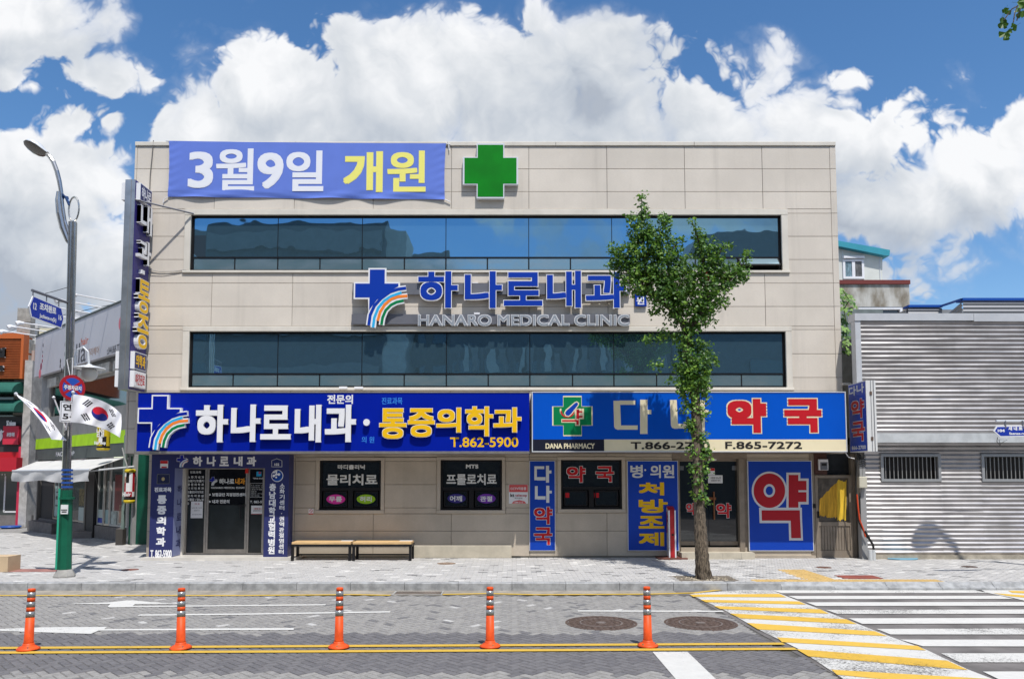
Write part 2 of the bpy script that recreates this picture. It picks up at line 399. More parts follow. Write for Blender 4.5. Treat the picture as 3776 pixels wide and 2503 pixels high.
def brick_mesh(l, w, m, dep=.012):
    k = (l, w, m.name)
    if k not in _bm:
        e = .0035; x0, x1, y0, y1 = e, l - e, e, w - e; c = .006
        b = B(); b.add([(x0,y0,-dep),(x1,y0,-dep),(x1,y1,-dep),(x0,y1,-dep),(x0+c,y0+c,0),(x1-c,y0+c,0),(x1-c,y1-c,0),(x0+c,y1-c,0)],
              [(0,1,5,4),(1,2,6,5),(2,3,7,6),(3,0,4,7),(4,5,6,7)])
        me = bpy.data.meshes.new('brick'); me.from_pydata(b.v, [], b.f); me.materials.append(m); _bm[k] = (me, b)
    return _bm[k]
def lay_bricks(items, mats, parent, name, near_n, cap=.004):
    """items: (x, y, z, rot, l, w, mi); nearest near_n become objects, the rest one stuff mesh"""
    items.sort(key=lambda q: q[0] ** 2 * .6 + q[1] ** 2)
    for (x, y, z, rot, l, w_, mi) in items[:near_n]:
        me, _ = brick_mesh(l, w_, mats[mi]); o = bpy.data.objects.new('brick', me)
        o.location = (x, y, z + rnd.uniform(-.0018, .0018)); o.rotation_euler = (rnd.uniform(-.006, .006), rnd.uniform(-.006, .006), rot); link(o, parent)
    V, Fc, Mi = [], [], []
    for (x, y, z, rot, l, w_, mi) in items[near_n:]:
        _, b = brick_mesh(l, w_, mats[mi]); c, s = math.cos(rot), math.sin(rot); k = len(V); dz = rnd.uniform(-.0018, .0018)
        tx, ty = rnd.uniform(-.006, .006), rnd.uniform(-.006, .006)
        V += [(x + a*c - q*s, y + a*s + q*c, z + h + dz + a*tx + q*ty) for a, q, h in b.v]; Fc += [tuple(i + k for i in f) for f in b.f]; Mi += [mi] * len(b.f)
    o = mobj(name, V, Fc, mats, parent, Mi); o['kind'] = 'stuff'; return o
# herringbone road at 45 degrees
items = []
bw = .098; c45 = math.cos(math.pi/4)
for i in range(-240, 240):
    for j in range(-240, 240):
        k = (i - j) % 4
        if k not in (0, 3): continue
        if k == 0: cx_, cy_, hor = (i + 1) * bw, (j + .5) * bw, True
        else: cx_, cy_, hor = (i + .5) * bw, (j + 1) * bw, False
        X = (cx_ - cy_) * c45; Y = (cx_ + cy_) * c45 + 10.0
        if not (6.3 < Y < 13.40 and abs(X) < .72 * Y + .4 and X < Lx(Y) - .06): continue
        rot = math.pi / 4 + (0 if hor else math.pi / 2)
        ox, oy = (-bw, -bw/2)
        x = X + ox * math.cos(rot) - oy * math.sin(rot); y = Y + ox * math.sin(rot) + oy * math.cos(rot)
        t = rnd.random(); wob = rnd.uniform(-.08, .08)
        if 8.22 < Y + wob < 10.25: mi = 3 if t < .3 else 2
        else: mi = 4 if t > .986 and Y > 10.6 else (5 if t > .945 else (1 if t < .35 else 0))
        items.append((x, y, 0, rot, 2 * bw, bw, mi))
lay_bricks(items, RB, road, 'paving_brick_field', 300)
# ---- sidewalk
pave_base = B(); pave_base.add([(-60, 14.16, .128), (60, 14.16, .128), (60, 40, .128), (-60, 40, .128)], [(0, 1, 2, 3)])
pavement = pave_base.make('pavement', mat('paving_joint', (.27, .262, .25), .95, var=.2, scale=8)); struct(pavement)
SZ = .14
tp = [[G(*V7.p(x, y), SZ) for x, y in q] for q in (((800,168),(960,168),(1120,225),(1000,250)), ((610,225),(650,250),(1130,250),(1110,225)), ((1110,225),(1480,228),(1820,252),(1130,250)))]
def inpoly(x, y, poly):
    c = False; n = len(poly)
    for i in range(n):
        (x1, y1), (x2, y2) = poly[i], poly[(i+1) % n]
        if (y1 > y) != (y2 > y) and x < (x2-x1)*(y-y1)/(y2-y1)+x1: c = not c
    return c
TREE_B = (3.72, 14.62)
pit = (TREE_B[0] - .62, TREE_B[0] + .62, TREE_B[1] - .36, TREE_B[1] + .42)
items = []; row = 0; y = 14.165
tac_rows = (14.18, 14.48); 
def in_tac(cx_, cy_): return (4.54 < cx_ < 8.16 and cy_ < 14.50) or (5.6 < cx_ < 6.22 and 14.5 <= cy_ < 16.0) or (6.42 < cx_ < 7.2 and 14.6 < cy_ < 15.04)
while y < 26:
    xo = (row * .5 % 1) * .2; x = -20.0 + xo
    while x < 16:
        cx_, cy_ = x + .1, y + .05
        ok = abs(cx_) < .70 * cy_ + .5 and (cy_ < 18.3 or cx_ < -8.4)
        if ok and pit[0] < cx_ < pit[1] and pit[2] < cy_ < pit[3]: ok = False
        if ok and in_tac(cx_, cy_): ok = False
        if ok:
            t = rnd.random(); mi = 4 if t > .958 else (3 if t > .915 else (0 if t < .5 else (1 if t < .72 else 2)))
            items.append((x, y, SZ, 0, .2, .1, mi))
        x += .2
    y += .1; row += 1
lay_bricks(items, PB, pavement, 'paving_brick_field', 300)
# tactile paving
M_TAC = mat('tactile_yellow', (.62, .43, .17), .8, var=.1, scale=8)
tb = B(); b0 = B()
tiles = [(4.55 + .3 * i, 14.185, 0) for i in range(12)] + [(5.61 + .3 * i, 14.49 + .3 * j, 1) for j in range(5) for i in range(2)]
for (x, y, kk) in tiles:
    b = B(); b.box(x + .004, x + .296, y + .004, y + .296, .125, .139)
    for q in range(4):
        if kk == 0: b.box(x + .03 + .07*q, x + .055 + .07*q, y + .02, y + .28, .139, .144)
        else: b.box(x + .03 + .07*q, x + .055 + .07*q, y + .02, y + .28, .139, .144)
    b.make('tactile_tile', M_TAC, pavement)
# kerb stones
M_KERB = mat('kerb_granite', (.33, .335, .34), .85, var=.25, scale=6, bump=.4, bscale=90, detail=9)
x = -21.0
while x < 20:
    top = .14 if x < 4.2 else max(.055, .14 - (x - 4.2) * .06)
    if x > 12.5: top = min(.14, .055 + (x - 12.5) * .05)
    b = B(); b.box(x + .004, x + .996, 14.005, 14.16, -.02, top - .012); v = b.v
    b.add([(x+.004, 14.005, top-.012), (x+.996, 14.005, top-.012), (x+.996, 14.02, top), (x+.004, 14.02, top), (x+.996, 14.16, top), (x+.004, 14.16, top)], [(0,1,2,3), (3,2,4,5)])
    if top < .135: b.add([(x+.004, 14.06, top), (x+.996, 14.06, top), (x+.996, 14.17, .1405), (x+.004, 14.17, .1405), (x+.004, 14.06, top-.03), (x+.996, 14.06, top-.03)], [(0,1,2,3), (4,5,1,0)])
    b.make('kerb_stone', M_KERB, pavement); x += 1.0
# ---- painted markings
def paint_mat(name, col, wear=.5):
    m = bpy.data.materials.new(name); m.use_nodes = True; t = NT(m.node_tree); b = m.node_tree.nodes['Principled BSDF']; b.inputs['Roughness'].default_value = .7
    pos = t.n('ShaderNodeNewGeometry').outputs['Position']
    big = t.noise(pos, .9, 3, .5); fine = t.noise(t.v('MULTIPLY', pos, (.6, 1, 1)), 55, 5, .8)
    f = t.mr(t.m('ADD', t.m('MULTIPLY', big, .9), t.m('MULTIPLY', fine, 1.4)), 1.50 - .26 * wear, 1.56 - .26 * wear)
    dirt = t.mr(t.noise(pos, 7, 6, .7), .3, .75, .0, .22)
    t.l(t.mixc(dirt, col, [c * .45 for c in col]), b.inputs['Base Color'])
    t.l(t.m('SUBTRACT', 1.0, f), b.inputs['Alpha'])
    return m
M_PW = paint_mat('white_road_paint', (.63, .62, .59), .45); M_PW2 = paint_mat('worn_white_road_paint', (.62, .61, .58), 1.0); M_PY = paint_mat('yellow_road_paint', (.68, .43, .06), .3)
M_PYL = paint_mat('yellow_line_paint', (.62, .40, .05), .15); M_PY2 = paint_mat('worn_yellow_road_paint', (.66, .41, .05), .75)
def marking(name, V, pts, m, z, parent=road, thick=.0):
    w_ = [G(*V.p(x, y), z) for x, y in pts]
    o = mobj(name, [(x, y, z) for x, y in w_], [tuple(range(len(w_)))[::-1]], m, parent); return o
z1, z2, z3 = .006, .010, .014
# band
base = bl + br[::-1]
o = mobj('crossing_band', [(x, y, z1) for x, y in bl + [G(*V7.p(2230, 890), 0)] + br[::-1] + [G(*V7.p(290, 321), 0)]], [tuple(range(len(bl) + len(br) + 2))], M_PW2, road)
YS = [((245,328),(270,342),(860,345),(815,323)), ((315,360),(350,376),(985,391),(940,371)), ((400,400),(440,419),(1130,449),(1075,421)), ((500,447),(570,478),(1308,515),(1240,484)),
      ((610,507),(680,548),(1500,591),(1420,560)), ((800,598),(832,629),(1745,681),(1690,652)), ((920,672),(1000,719),(2010,805),(1880,746)), ((1145,803),(1180,835),(2500,960),(2160,862))]
for i, q in enumerate(YS): marking('yellow_stripe', V7, q, M_PY2 if i in (3, 6) else M_PY, z2)
WS = [((770,301),(830,319),(2130,317),(2090,297)), ((870,336),(930,357),(2300,355),(2215,335)), ((985,377),(1050,400),(2700,398),(2600,374)), ((1110,425),(1185,450),(2800,449),(2700,421)),
      ((1255,478),(1340,513),(2900,510),(2800,474)), ((1430,545),(1520,580),(3000,580),(2900,542)), ((1580,613),(1725,655),(3100,657),(3000,613)), ((1840,700),(1960,757),(3200,757),(3100,698)), ((2105,815),(2260,890),(3300,890),(3200,813))]
for i, q in enumerate(WS): marking('crosswalk_stripe', V7, q, M_PW2 if i in (3, 5, 7) else M_PW, z1)
marking('crossing_band', V7, ((1960,281),(2300,350),(2600,420),(2700,330),(2366,292)), M_PW, z1)
for q in (((1960,280),(2030,292),(2366,300),(2366,293),(2010,279)), ((2265,303),(2290,316),(2400,322),(2400,306)), ((2170,318),(2260,336),(2400,350),(2400,335))): marking('yellow_stripe', V7, q, M_PY, z2)
marking('stop_line', V7, ((10,690),(160,865),(415,865),(232,690)), M_PW2, z1)
def line_strip(name, pts, wd, m, z):
    ws = [G(*p) for p in pts]; v = []
    for i, (x, y) in enumerate(ws):
        a, b = ws[max(i-1, 0)], ws[min(i+1, len(ws)-1)]; l = math.hypot(b[0]-a[0], b[1]-a[1]); nx, ny = -(b[1]-a[1])/l*wd/2, (b[0]-a[0])/l*wd/2
        v += [(x+nx, y+ny, z), (x-nx, y-ny, z)]
    return mobj(name, v, [(2*i, 2*i+1, 2*i+3, 2*i+2) for i in range(len(ws)-1)], m, road)
line_strip('centre_line', [(-120, 2391), (0, 2390), (1200, 2383), (2400, 2377), (2890, 2374)], .115, M_PYL, z2)
line_strip('centre_line', [(-120, 2408), (0, 2407), (1200, 2402.5), (2400, 2396), (2935, 2393)], .115, M_PYL, z2)
line_strip('edge_line', [(-150, 2196), (300, 2196), (900, 2196), (1302, 2192.5), (1440, 2195)], .10, M_PYL, z2)
line_strip('edge_line', [(1632, 2192), (1804, 2188.5), (1969, 2193), (2200, 2192), (2400, 2190.5), (2563, 2186), (2743, 2164.6), (2827, 2168.6)], .10, M_PYL, z2)
line_strip('lane_line', [(511, 2267.6), (900, 2264), (1439, 2255.5)], .11, M_PW, z1)
line_strip('lane_line', [(2131, 2252), (2667, 2253.8)], .11, M_PW, z1)
marking('direction_arrow', V5, ((-200,592),(0,595),(0,590),(470,606),(610,610),(662,588),(1970,584),(1972,571),(700,578),(718,564),(300,566),(0,577),(-200,580)), M_PW, z1)
marking('direction_arrow', V5, ((410,410),(740,410),(722,428),(735,433),(870,431),(2180,419),(2190,411),(890,424),(905,411),(1190,408),(1000,396),(895,386),(850,386),(720,400)), M_PW, z1)
# manholes
M_IRON = mat('cast_iron', (.12, .085, .07), .75, metal=.3, var=.35, scale=20, bump=.5)
def manhole(px, py, r, label, m=M_IRON, z=0.0, rings=True, cat='manhole cover', sy=1.0, grp=None):
    x, y = G(px, py, z); t = thing('manhole_cover', label, cat, (x, y, z), grp)
    b = B(); b.lathe((x, y, z), [(r, -.02), (r, .004), (r * .93, .006), (r * .925, -.002)], 40, 0); b.make('rim', m, t)
    b = B(); b.lathe((x, y, z), [(r * .915, -.02), (r * .915, .003)], 40, 0)
    if rings:
        for q in range(5):
            rr = r * (.84 - .15 * q); n = max(6, int(rr * 2 * math.pi / .085))
            for i in range(n):
                a = 2 * math.pi * (i + .5 * (q % 2)) / n; px_, py_ = x + rr * math.cos(a), y + rr * math.sin(a)
                b.box(px_ - .018, px_ + .018, py_ - .018, py_ + .018, z + .003, z + .008)
        b.lathe((x, y, z + .003), [(r * .12, 0), (r * .12, .006)], 12)
    b.make('lid', m, t)
    if rings: B().lathe((x, y, z), [(r * .60, .0), (r * .60, .0085), (r * .56, .0085), (r * .56, .002)], 40).lathe((x, y, z), [(r * .14, .003), (r * .14, .010)], 20).make('ring', mat('polished_iron', (.24, .20, .18), .5, metal=.4, var=.3, scale=15), t)
    return t
manhole(*V6.p(1850, 538), .52, 'large round iron manhole cover in the road left of the last orange post')
manhole(*V7.p(315, 510), .52, 'large round iron manhole cover beside the yellow and white crossing band')
manhole(*V6.p(812, 139), .21, 'small worn manhole cover in the pavement right of the benches', mat('rust_iron', (.26, .19, .14), .9, var=.4, scale=15), SZ, False)
manhole(*V7.p(1097, 157), .16, 'small brown round cover in the pavement in front of the aluminium door', mat('brown_cover', (.16, .085, .06), .9, var=.2), SZ, False)
manhole(*V7.p(2020, 152), .16, 'small dark round cover in the pavement by the corrugated wall', M_IRON, SZ, False)
manhole(*V5.p(873, 181), .17, 'small reddish round cover in the pavement in front of the navy porch pillar', mat('red_cover', (.20, .09, .07), .9, var=.2), SZ, False)
x, y = G(*V7.p(1310, 222), SZ)
tag(B().box(6.43, 7.19, 14.61, 15.03, .12, .146).make('utility_cover', mat('red_resin', (.26, .075, .055), .85, var=.15)), 'rectangular dark red utility cover set in the yellow tactile paving', 'utility cover')
x, y = G(*V5.p(245, 187), SZ)
tag(B().box(x - .55, x + .5, y - .22, y + .24, .12, .146).make('utility_cover', mat('red_resin2', (.32, .16, .14), .85, var=.2)), 'dusty red utility cover in the pavement left of the green lamp post', 'utility cover')
# drain grate by the kerb
gx0, gy0 = G(*V6.p(445, 352)); gx1, _ = G(*V6.p(782, 352))
t = thing('drain_grate', 'rectangular steel drain grate at the foot of the kerb', 'drain grate', (gx0, 13.6, 0))
B().box(gx0, gx1, 13.47, 13.50, .0, .012).box(gx0, gx1, 13.84, 13.87, 0, .012).box(gx0, gx0 + .03, 13.5, 13.84, 0, .012).box(gx1 - .03, gx1, 13.5, 13.84, 0, .012).make('rim', M_CONC, t)
B().box(gx0+.03, gx1-.03, 13.5, 13.84, .001, .003).make('pit', M_BLACK, t)  # flat black sheet under the bars stands for the shade inside the drain
nb = 30
for i in range(nb):
    xx = gx0 + .05 + (gx1 - gx0 - .1) * i / (nb - 1); B().box(xx - .008, xx + .008, 13.5, 13.84, .003, .012).make('bar', mat('rust_bar', (.22, .18, .15), .8, var=.3), t)
# ================================================================ the medical building
YW = 18.26
PW = Plane(0, YW); PS = Plane(0, 17.16)
bld = thing('medical_building', 'three-storey beige panelled building with two long mirror window bands', 'building', (0, YW + 5, .14))
def Xp(px, py, Y=YW): return Plane(0, Y).hit(px, py)[0]
def Zp(py, Y=YW): return Plane(0, Y).hit(CX, py)[1]
XL, XR = Xp(495, 700), Xp(3093, 1000)
ZT = Zp(526); ZB = Zp(1672)
XLg, XRg = Xp(548, 1800), Xp(3172, 1900)
ZW3 = (Zp(999), Zp(795)); W3 = (Xp(704, 900), Xp(2881, 900)) + ZW3
W2 = (Xp(698, 1330), Xp(2897, 1330), Zp(1429), Zp(1223))
dr_top = Zp(1729)
CD = (Xp(645, 1880), Xp(972, 1880), .14, Zp(1727))      # clinic doorway
PD = (Xp(2496, 1880), Xp(2738, 1880), .14, Zp(1690))    # pharmacy doorway
gw = [R(PW, VH, 470, 255, 1066, 736), R(PW, VH, 1642, 250, 2238, 735), R(PW, VI, 526, 676, 966, 1031)]
AD = (Xp(3003, 1880), Xp(3160, 1880), .14, Zp(1672))
def wallwith(name, r, holes, P, d0, d1, m, parent):
    us = sorted({r[0], r[1]} | {h[0] for h in holes} | {h[1] for h in holes}); us = [u for u in us if r[0] <= u <= r[1]]
    b = B()
    for a, c in zip(us, us[1:]):
        mid = (a + c) / 2; zs = [r[2], r[3]]
        hs = sorted([(h[2], h[3]) for h in holes if h[0] < mid < h[1]]); z = r[2]
        for h in hs:
            if h[0] > z: b.pbox(P, (a, c, z, h[0]), d0, d1)
            z = h[1]
        if z < r[3]: b.pbox(P, (a, c, z, r[3]), d0, d1)
    return b.make(name, m, parent)
wallwith('wall', (XL, XR, ZB, ZT), [W3, W2], PW, -.35, 0, M_JOINT, bld)
wallwith('wall', (XLg, XRg, .0, ZB), [CD, PD, AD] + gw, PW, -.35, -.002, M_JOINT, bld)
b = B(); b.box(XL, XL + .3, YW + .35, 29, ZB, ZT).box(XR - .3, XR, YW + .35, 29, .0, ZT).box(XL + .3, XR - .3, YW + .35, 29, ZT - .5, ZT - .3).box(XL, XR, 28.8, 29, 0, ZT - .5); b.make('side_wall', M_FAC, bld)
b = B(); b.box(XL + .3, XR - .3, YW + .36, 28.8, .0, .05).box(XL + .3, XR - .3, YW + 1.9, YW + 2.0, .05, ZT - .5); b.make('interior', M_DARK, bld)
# panels
def sub_panels(r, holes, gap=.009):
    out = [r]
    for h in holes:
        nxt = []
        for (a, c, z0, z1_) in out:
            if h[0] >= c or h[1] <= a or h[2] >= z1_ or h[3] <= z0: nxt.append((a, c, z0, z1_)); continue
            zz0, zz1 = max(z0, h[2]), min(z1_, h[3])
            if z0 < h[2]: nxt.append((a, c, z0, h[2]))
            if z1_ > h[3]: nxt.append((a, c, h[3], z1_))
            if a < h[0]: nxt.append((a, h[0], zz0, zz1))
            if c > h[1]: nxt.append((h[1], c, zz0, zz1))
        out = nxt
    return [q for q in out if q[1] - q[0] > .06 and q[3] - q[2] > .05]
def grow(h, a): return (h[0] - a, h[1] + a, h[2] - a, h[3] + a)
T3 = (Xp(681, 900), Xp(2905, 900), Zp(1009), Zp(772)); T2 = (Xp(673, 1330), Xp(2920, 1330), Zp(1441), Zp(1203))
rowz = [Zp(q) for q in (541.5, 624.5, 708.5, 788, 873, 958, 1045, 1131, 1216, 1305, 1392, 1480, 1580, 1672)]
colx = [Xp(505, 650)] + [Xp(q, 650) for q in (794, 1088, 1378, 1665, 1950, 2237.5, 2524, 2810, 3060)]
for i in range(len(rowz) - 1):
    for j in range(len(colx) - 1):
        for q in sub_panels((colx[j], colx[j+1], rowz[i+1], rowz[i]), [T3, T2]):
            g_ = .0055; B().pbox(PW, (q[0]+g_, q[1]-g_, q[2]+g_, q[3]-g_), 0, .021 + rnd.uniform(-.002, .002), bev=.004).make('facade_panel', M_FAC, bld)
ze = [ZT] + rowz
for i in range(len(rowz) - 1):
    for (a, c) in ((XL, colx[0]), (colx[-1], XR)):
        B().pbox(PW, (a + .001, c - .002, rowz[i+1] + .005, rowz[i] - .005), 0, .027, bev=.005).make('corner_panel', M_FAC, bld)
cx_ = [XL] + [Xp(q, 650) for q in (1090, 1650, 2049, 2560)] + [XR]
for a, c in zip(cx_, cx_[1:]): B().pbox(PW, (a + .004, c - .004, rowz[0] + .008, ZT), -.3, .055, bev=.008).make('coping', M_FACL, bld)
# window surrounds
def surround(T, W_, parent, prefix='window_surround'):
    B().pbox(PW, (T[0], T[1], W_[3], T[3] - .008), -.05, .052, bev=.01).make('window_head', M_FACL, parent)
    B().pbox(PW, (T[0] - .02, T[1] + .02, T[2] + .008, W_[2]), -.05, .066, bev=.01).make('window_sill', M_FACL, parent)
    B().pbox(PW, (T[0], W_[0], W_[2], W_[3]), -.05, .050, bev=.01).make('window_jamb', M_FACL, parent)
    B().pbox(PW, (W_[1], T[1], W_[2], W_[3]), -.05, .050, bev=.01).make('window_jamb', M_FACL, parent)
surround(T3, W3, bld); surround(T2, W2, bld)
def band_window(W_, tops, ysplit, lows, yv, open_last=False):
    win = B().frame(PW, W_, .045, -.12, -.055).make('window', M_BLACK, bld)
    zs = Zp(ysplit); u0, u1, z0, z1_ = W_[0] + .045, W_[1] - .045, W_[2] + .045, W_[3] - .045
    B().pbox(PW, (u0, u1, zs - .018, zs + .018), -.12, -.052).make('transom', M_BLACK, win)
    e = [u0] + [Xp(q, yv) for q in tops] + [u1]
    for a, c in zip(e, e[1:]):
        B().pbox(PW, (a + .009, c - .009, zs + .02, z1_), -.10, -.07).make('pane', M_GLASS, win)
        if c < u1: B().pbox(PW, (c - .007, c + .007, zs + .018, z1_), -.11, -.0605).make('mullion', M_BLACK, win)
    e = [u0] + [Xp(q, yv + 60) for q in lows] + [u1]
    for k, (a, c) in enumerate(zip(e, e[1:])):
        if c < u1: B().pbox(PW, (c - .011, c + .011, z0, zs - .018), -.11, -.0605).make('mullion', M_BLACK, win)
        if open_last and k == len(e) - 2:
            t = math.radians(38); h = zs - z0 - .04
            b = B()
            def tp_(u, s, w_): return PW.pt(u, -.07 + math.sin(t) * s + math.cos(t) * w_, zs - .02 - math.cos(t) * s + math.sin(t) * w_)
            for (ua, uc, sa, sc_, wa, wc, mi) in ((a+.02, c-.02, 0, h, -.02, .01, 1), (a+.05, c-.05, .03, h-.03, .01, .016, 0)):
                vs = [tp_(ua, sa, wa), tp_(uc, sa, wa), tp_(uc, sc_, wa), tp_(ua, sc_, wa), tp_(ua, sa, wc), tp_(uc, sa, wc), tp_(uc, sc_, wc), tp_(ua, sc_, wc)]
                b.add(vs, [(0,3,2,1),(4,5,6,7),(0,1,5,4),(1,2,6,5),(2,3,7,6),(3,0,4,7)], mi)
            b.make('open_hopper', [glass_mat('open_glass', (.45, .62, .70), .1, metal=.6), M_BLACK], win)
            B().pbox(PW, (a + .02, c - .02, z0, zs - .02), -.2, -.19).make('dark_opening', M_DARK, win)
        else:
            B().pbox(PW, (a + .014, c - .014, z0 + .006, zs - .022), -.10, -.065, bev=.004).make('hopper_pane', M_GLASSL, win)
    return win
band_window(W3, [1022, 1334, 1643.5, 1950, 2257, 2566], 947.5, [863, 1022, 1178, 1334, 1490, 1643.5, 1797, 1950, 2104, 2257, 2412, 2566, 2722], 870, True)
band_window(W2, [1021, 1332.5, 1645, 1954, 2265, 2577], 1377, [856, 1020, 1176, 1332.5, 1489, 1645, 1800, 1954, 2112, 2265, 2423, 2577, 2737], 1330)
# ground floor panels
glx = [XLg, Xp(1088, 1850), Xp(1378, 1850), Xp(1665, 1850), Xp(1953, 1850), Xp(2237, 1850), Xp(2480, 1850), Xp(2752, 1850), XRg]
glz = [Zp(1672), Zp(1700), Zp(1785.5), Zp(1871), Zp(1956.5), Zp(2049), .14]
gT = [(h[0] - .09, h[1] + .085, h[2] - .085, h[3] + .075) for h in gw]
doorT = [(CD[0] - .3, CD[1] + .62, .0, ZB), (PD[0] - .10, PD[1] + .12, .0, PD[3] + .02), (AD[0] - .03, XRg + .5, 0, ZB)]
for i in range(len(glz) - 1):
    for j in range(len(glx) - 1):
        for q in sub_panels((glx[j], glx[j+1], glz[i+1], glz[i]), gT + doorT):
            g_ = .0045; B().pbox(PW, (q[0]+g_, q[1]-g_, q[2]+g_, q[3]-g_), -.002, .026, bev=.004).make('facade_panel', M_FACW, bld)
x0, x1 = R(PW, VH, 1370, 1075, 2330, 1165)[:2]
B().pbox(PW, (x0, x1, .14, Zp(2009)), .024, .075, bev=.01).make('plinth', mat('plinth_render', (.50, .45, .36), .9, var=.1, scale=3, streak=.3), bld)
def ground_window(h, T, txts, extra):
    B().pbox(PW, (T[0], T[1], h[3], T[3]), -.02, .058, bev=.008).make('window_head', M_FACW, bld); B().pbox(PW, (T[0], T[1], T[2], h[2]), -.02, .065, bev=.008).make('window_sill', M_FACW, bld)
    B().pbox(PW, (T[0]+.001, h[0], h[2], h[3]), -.02, .055, bev=.008).make('window_jamb', M_FACW, bld); B().pbox(PW, (h[1], T[1]-.001, h[2], h[3]), -.02, .055, bev=.008).make('window_jamb', M_FACW, bld)
    hh = h[3] - h[2]; zs = h[2] + hh * .42
    win = B().frame(PW, h, .05, -.12, -.02).pbox(PW, (h[0] + .05, h[1] - .05, zs - .04, zs + .04), -.12, -.021).pbox(PW, ((h[0]+h[1])/2 - .06, (h[0]+h[1])/2 + .06, h[2] + .05, zs - .04), -.12, -.022).make('window', M_BLACK, bld)
    B().pbox(PW, (h[0] + .05, h[1] - .05, zs + .04, h[3] - .05), -.09, -.065).make('pane', M_SHOPG, win)
    for a, c in ((h[0] + .05, (h[0]+h[1])/2 - .06), ((h[0]+h[1])/2 + .06, h[1] - .05)):
        s_ = B().frame(PW, (a + .03, c - .03, h[2] + .07, zs - .055), .03, -.09, -.05).make('sash', M_BLACK, win)
        B().pbox(PW, (a + .06, c - .06, h[2] + .10, zs - .085), -.09, -.07).make('pane', M_SHOPG, win)
    return win
wins = [ground_window(h, T, None, None) for h, T in zip(gw, gT)]
M_PRT = mat('white_sticker', (.70, .71, .70), .6)
def sticker(V, box_, s, m, P, d, parent, r=.008, ol=None, name='lettering'): return text(name, s, P, R(P, V, *box_, d), d, m, parent, r=r, ol=ol)
GD = -.019
sticker(VH, (645,296,908,342), '마디클리닉', M_PRT, PW, GD, wins[0], .008)
sticker(VH, (536,388,1030,495), '물리치료', M_PRT, PW, GD, wins[0], .014)
sticker(VH, (1888,293,2008,333), 'MTS', M_PRT, PW, GD, wins[1], .010)
sticker(VH, (1698,384,2186,492), '프롤로치료', M_PRT, PW, GD, wins[1], .012)
def ellipse(P, r, d, m, parent, name='oval_patch', n=28, t=.002):
    cu, cz, ru, rz = (r[0]+r[1])/2, (r[2]+r[3])/2, (r[1]-r[0])/2, (r[3]-r[2])/2
    return B().poly(P, [(cu + ru*math.cos(2*math.pi*i/n), cz + rz*math.sin(2*math.pi*i/n)) for i in range(n)], d - .003, d + t).make(name, m, parent)
for w_, bx, col, s, tb_ in ((0,(534,584,716,678),(.62,.03,.30),'무릎',(560,603,686,656)), (0,(828,584,1008,676),(.26,.48,.015),'허리',(860,602,974,655)), (1,(1708,578,1886,668),(.035,.025,.18),'어깨',(1732,597,1850,652)), (1,(1998,578,2176,670),(.15,.03,.34),'관절',(2025,600,2143,652))):
    ellipse(PW, R(PW, VH, *bx), GD, mat('oval_%s' % s, col, .5), wins[w_]); sticker(VH, tb_, s, M_PRT, PW, GD + .004, wins[w_], .007)
for bx, s in (((568,722,703,838),'약'), ((778,722,908,836),'국')): sticker(VI, bx, s, M_RED, PW, GD, wins[2], .022, (M_PRT, .011))
# stickers on that window
for bx in ((553,914,588,949), (768,914,803,949)):
    s_ = B().pbox(PW, R(PW, VI, *bx), -.0695, -.067).make('security_sticker', M_RED, wins[2])
# no smoking sign and CCTV sign on wall
t = B().pbox(PW, R(PW, VH, 366, 724, 413, 776), .026, .032).make('no_smoking_sign', M_PAPER); tag(t, 'small white no smoking plate on the wall under the first dark window', 'sign')
r_ = R(PW, VH, 378, 729, 402, 755); cu, cz = (r_[0]+r_[1])/2, (r_[2]+r_[3])/2
B().strip(PW, [(cu + .035*math.cos(a*.3927), cz + .035*math.sin(a*.3927)) for a in range(17)], .009, .032, .034).strip(PW, [(cu-.025, cz+.025), (cu+.025, cz-.025)], .008, .032, .0345).pbox(PW, R(PW, VH, 366, 766, 413, 776), .032, .034).make('emblem', M_RED, t)
cc = R(PW, VI, 150, 853, 288, 991); t = B().pbox(PW, cc, .026, .034).make('cctv_sign', M_PAPER); tag(t, 'white and red CCTV notice on the wall left of the narrow blue sign', 'sign')
B().pbox(PW, R(PW, VI, 152, 855, 286, 908), .034, .037).make('red_field', mat('pale_red', (.62, .10, .10), .6), t)
text('lettering', 'CCTV작동중', PW, R(PW, VI, 162, 872, 275, 893), .0372, M_PAPER, t, .002)
text('lettering', 'kt', PW, R(PW, VI, 160, 918, 190, 943), .0345, M_BLKP, t, .006); text('lettering', 'telecop', PW, R(PW, VI, 196, 922, 280, 946), .0345, M_REDD, t, .003); text('lettering', '에이티/텔레캅', PW, R(PW, VI, 192, 946, 248, 957), .0345, M_BLKP, t, .0005)
B().poly(PW, [(PW.hit(*VI.p(x, y))) for x, y in ((170,990),(185,974),(225,966),(262,974),(275,990))][::-1], .034, .037).make('red_arc', MATS['pale_red'], t)
text('lettering', '1588-2112', PW, R(PW, VI, 188, 976, 252, 987), .0373, M_PAPER, t, .001)
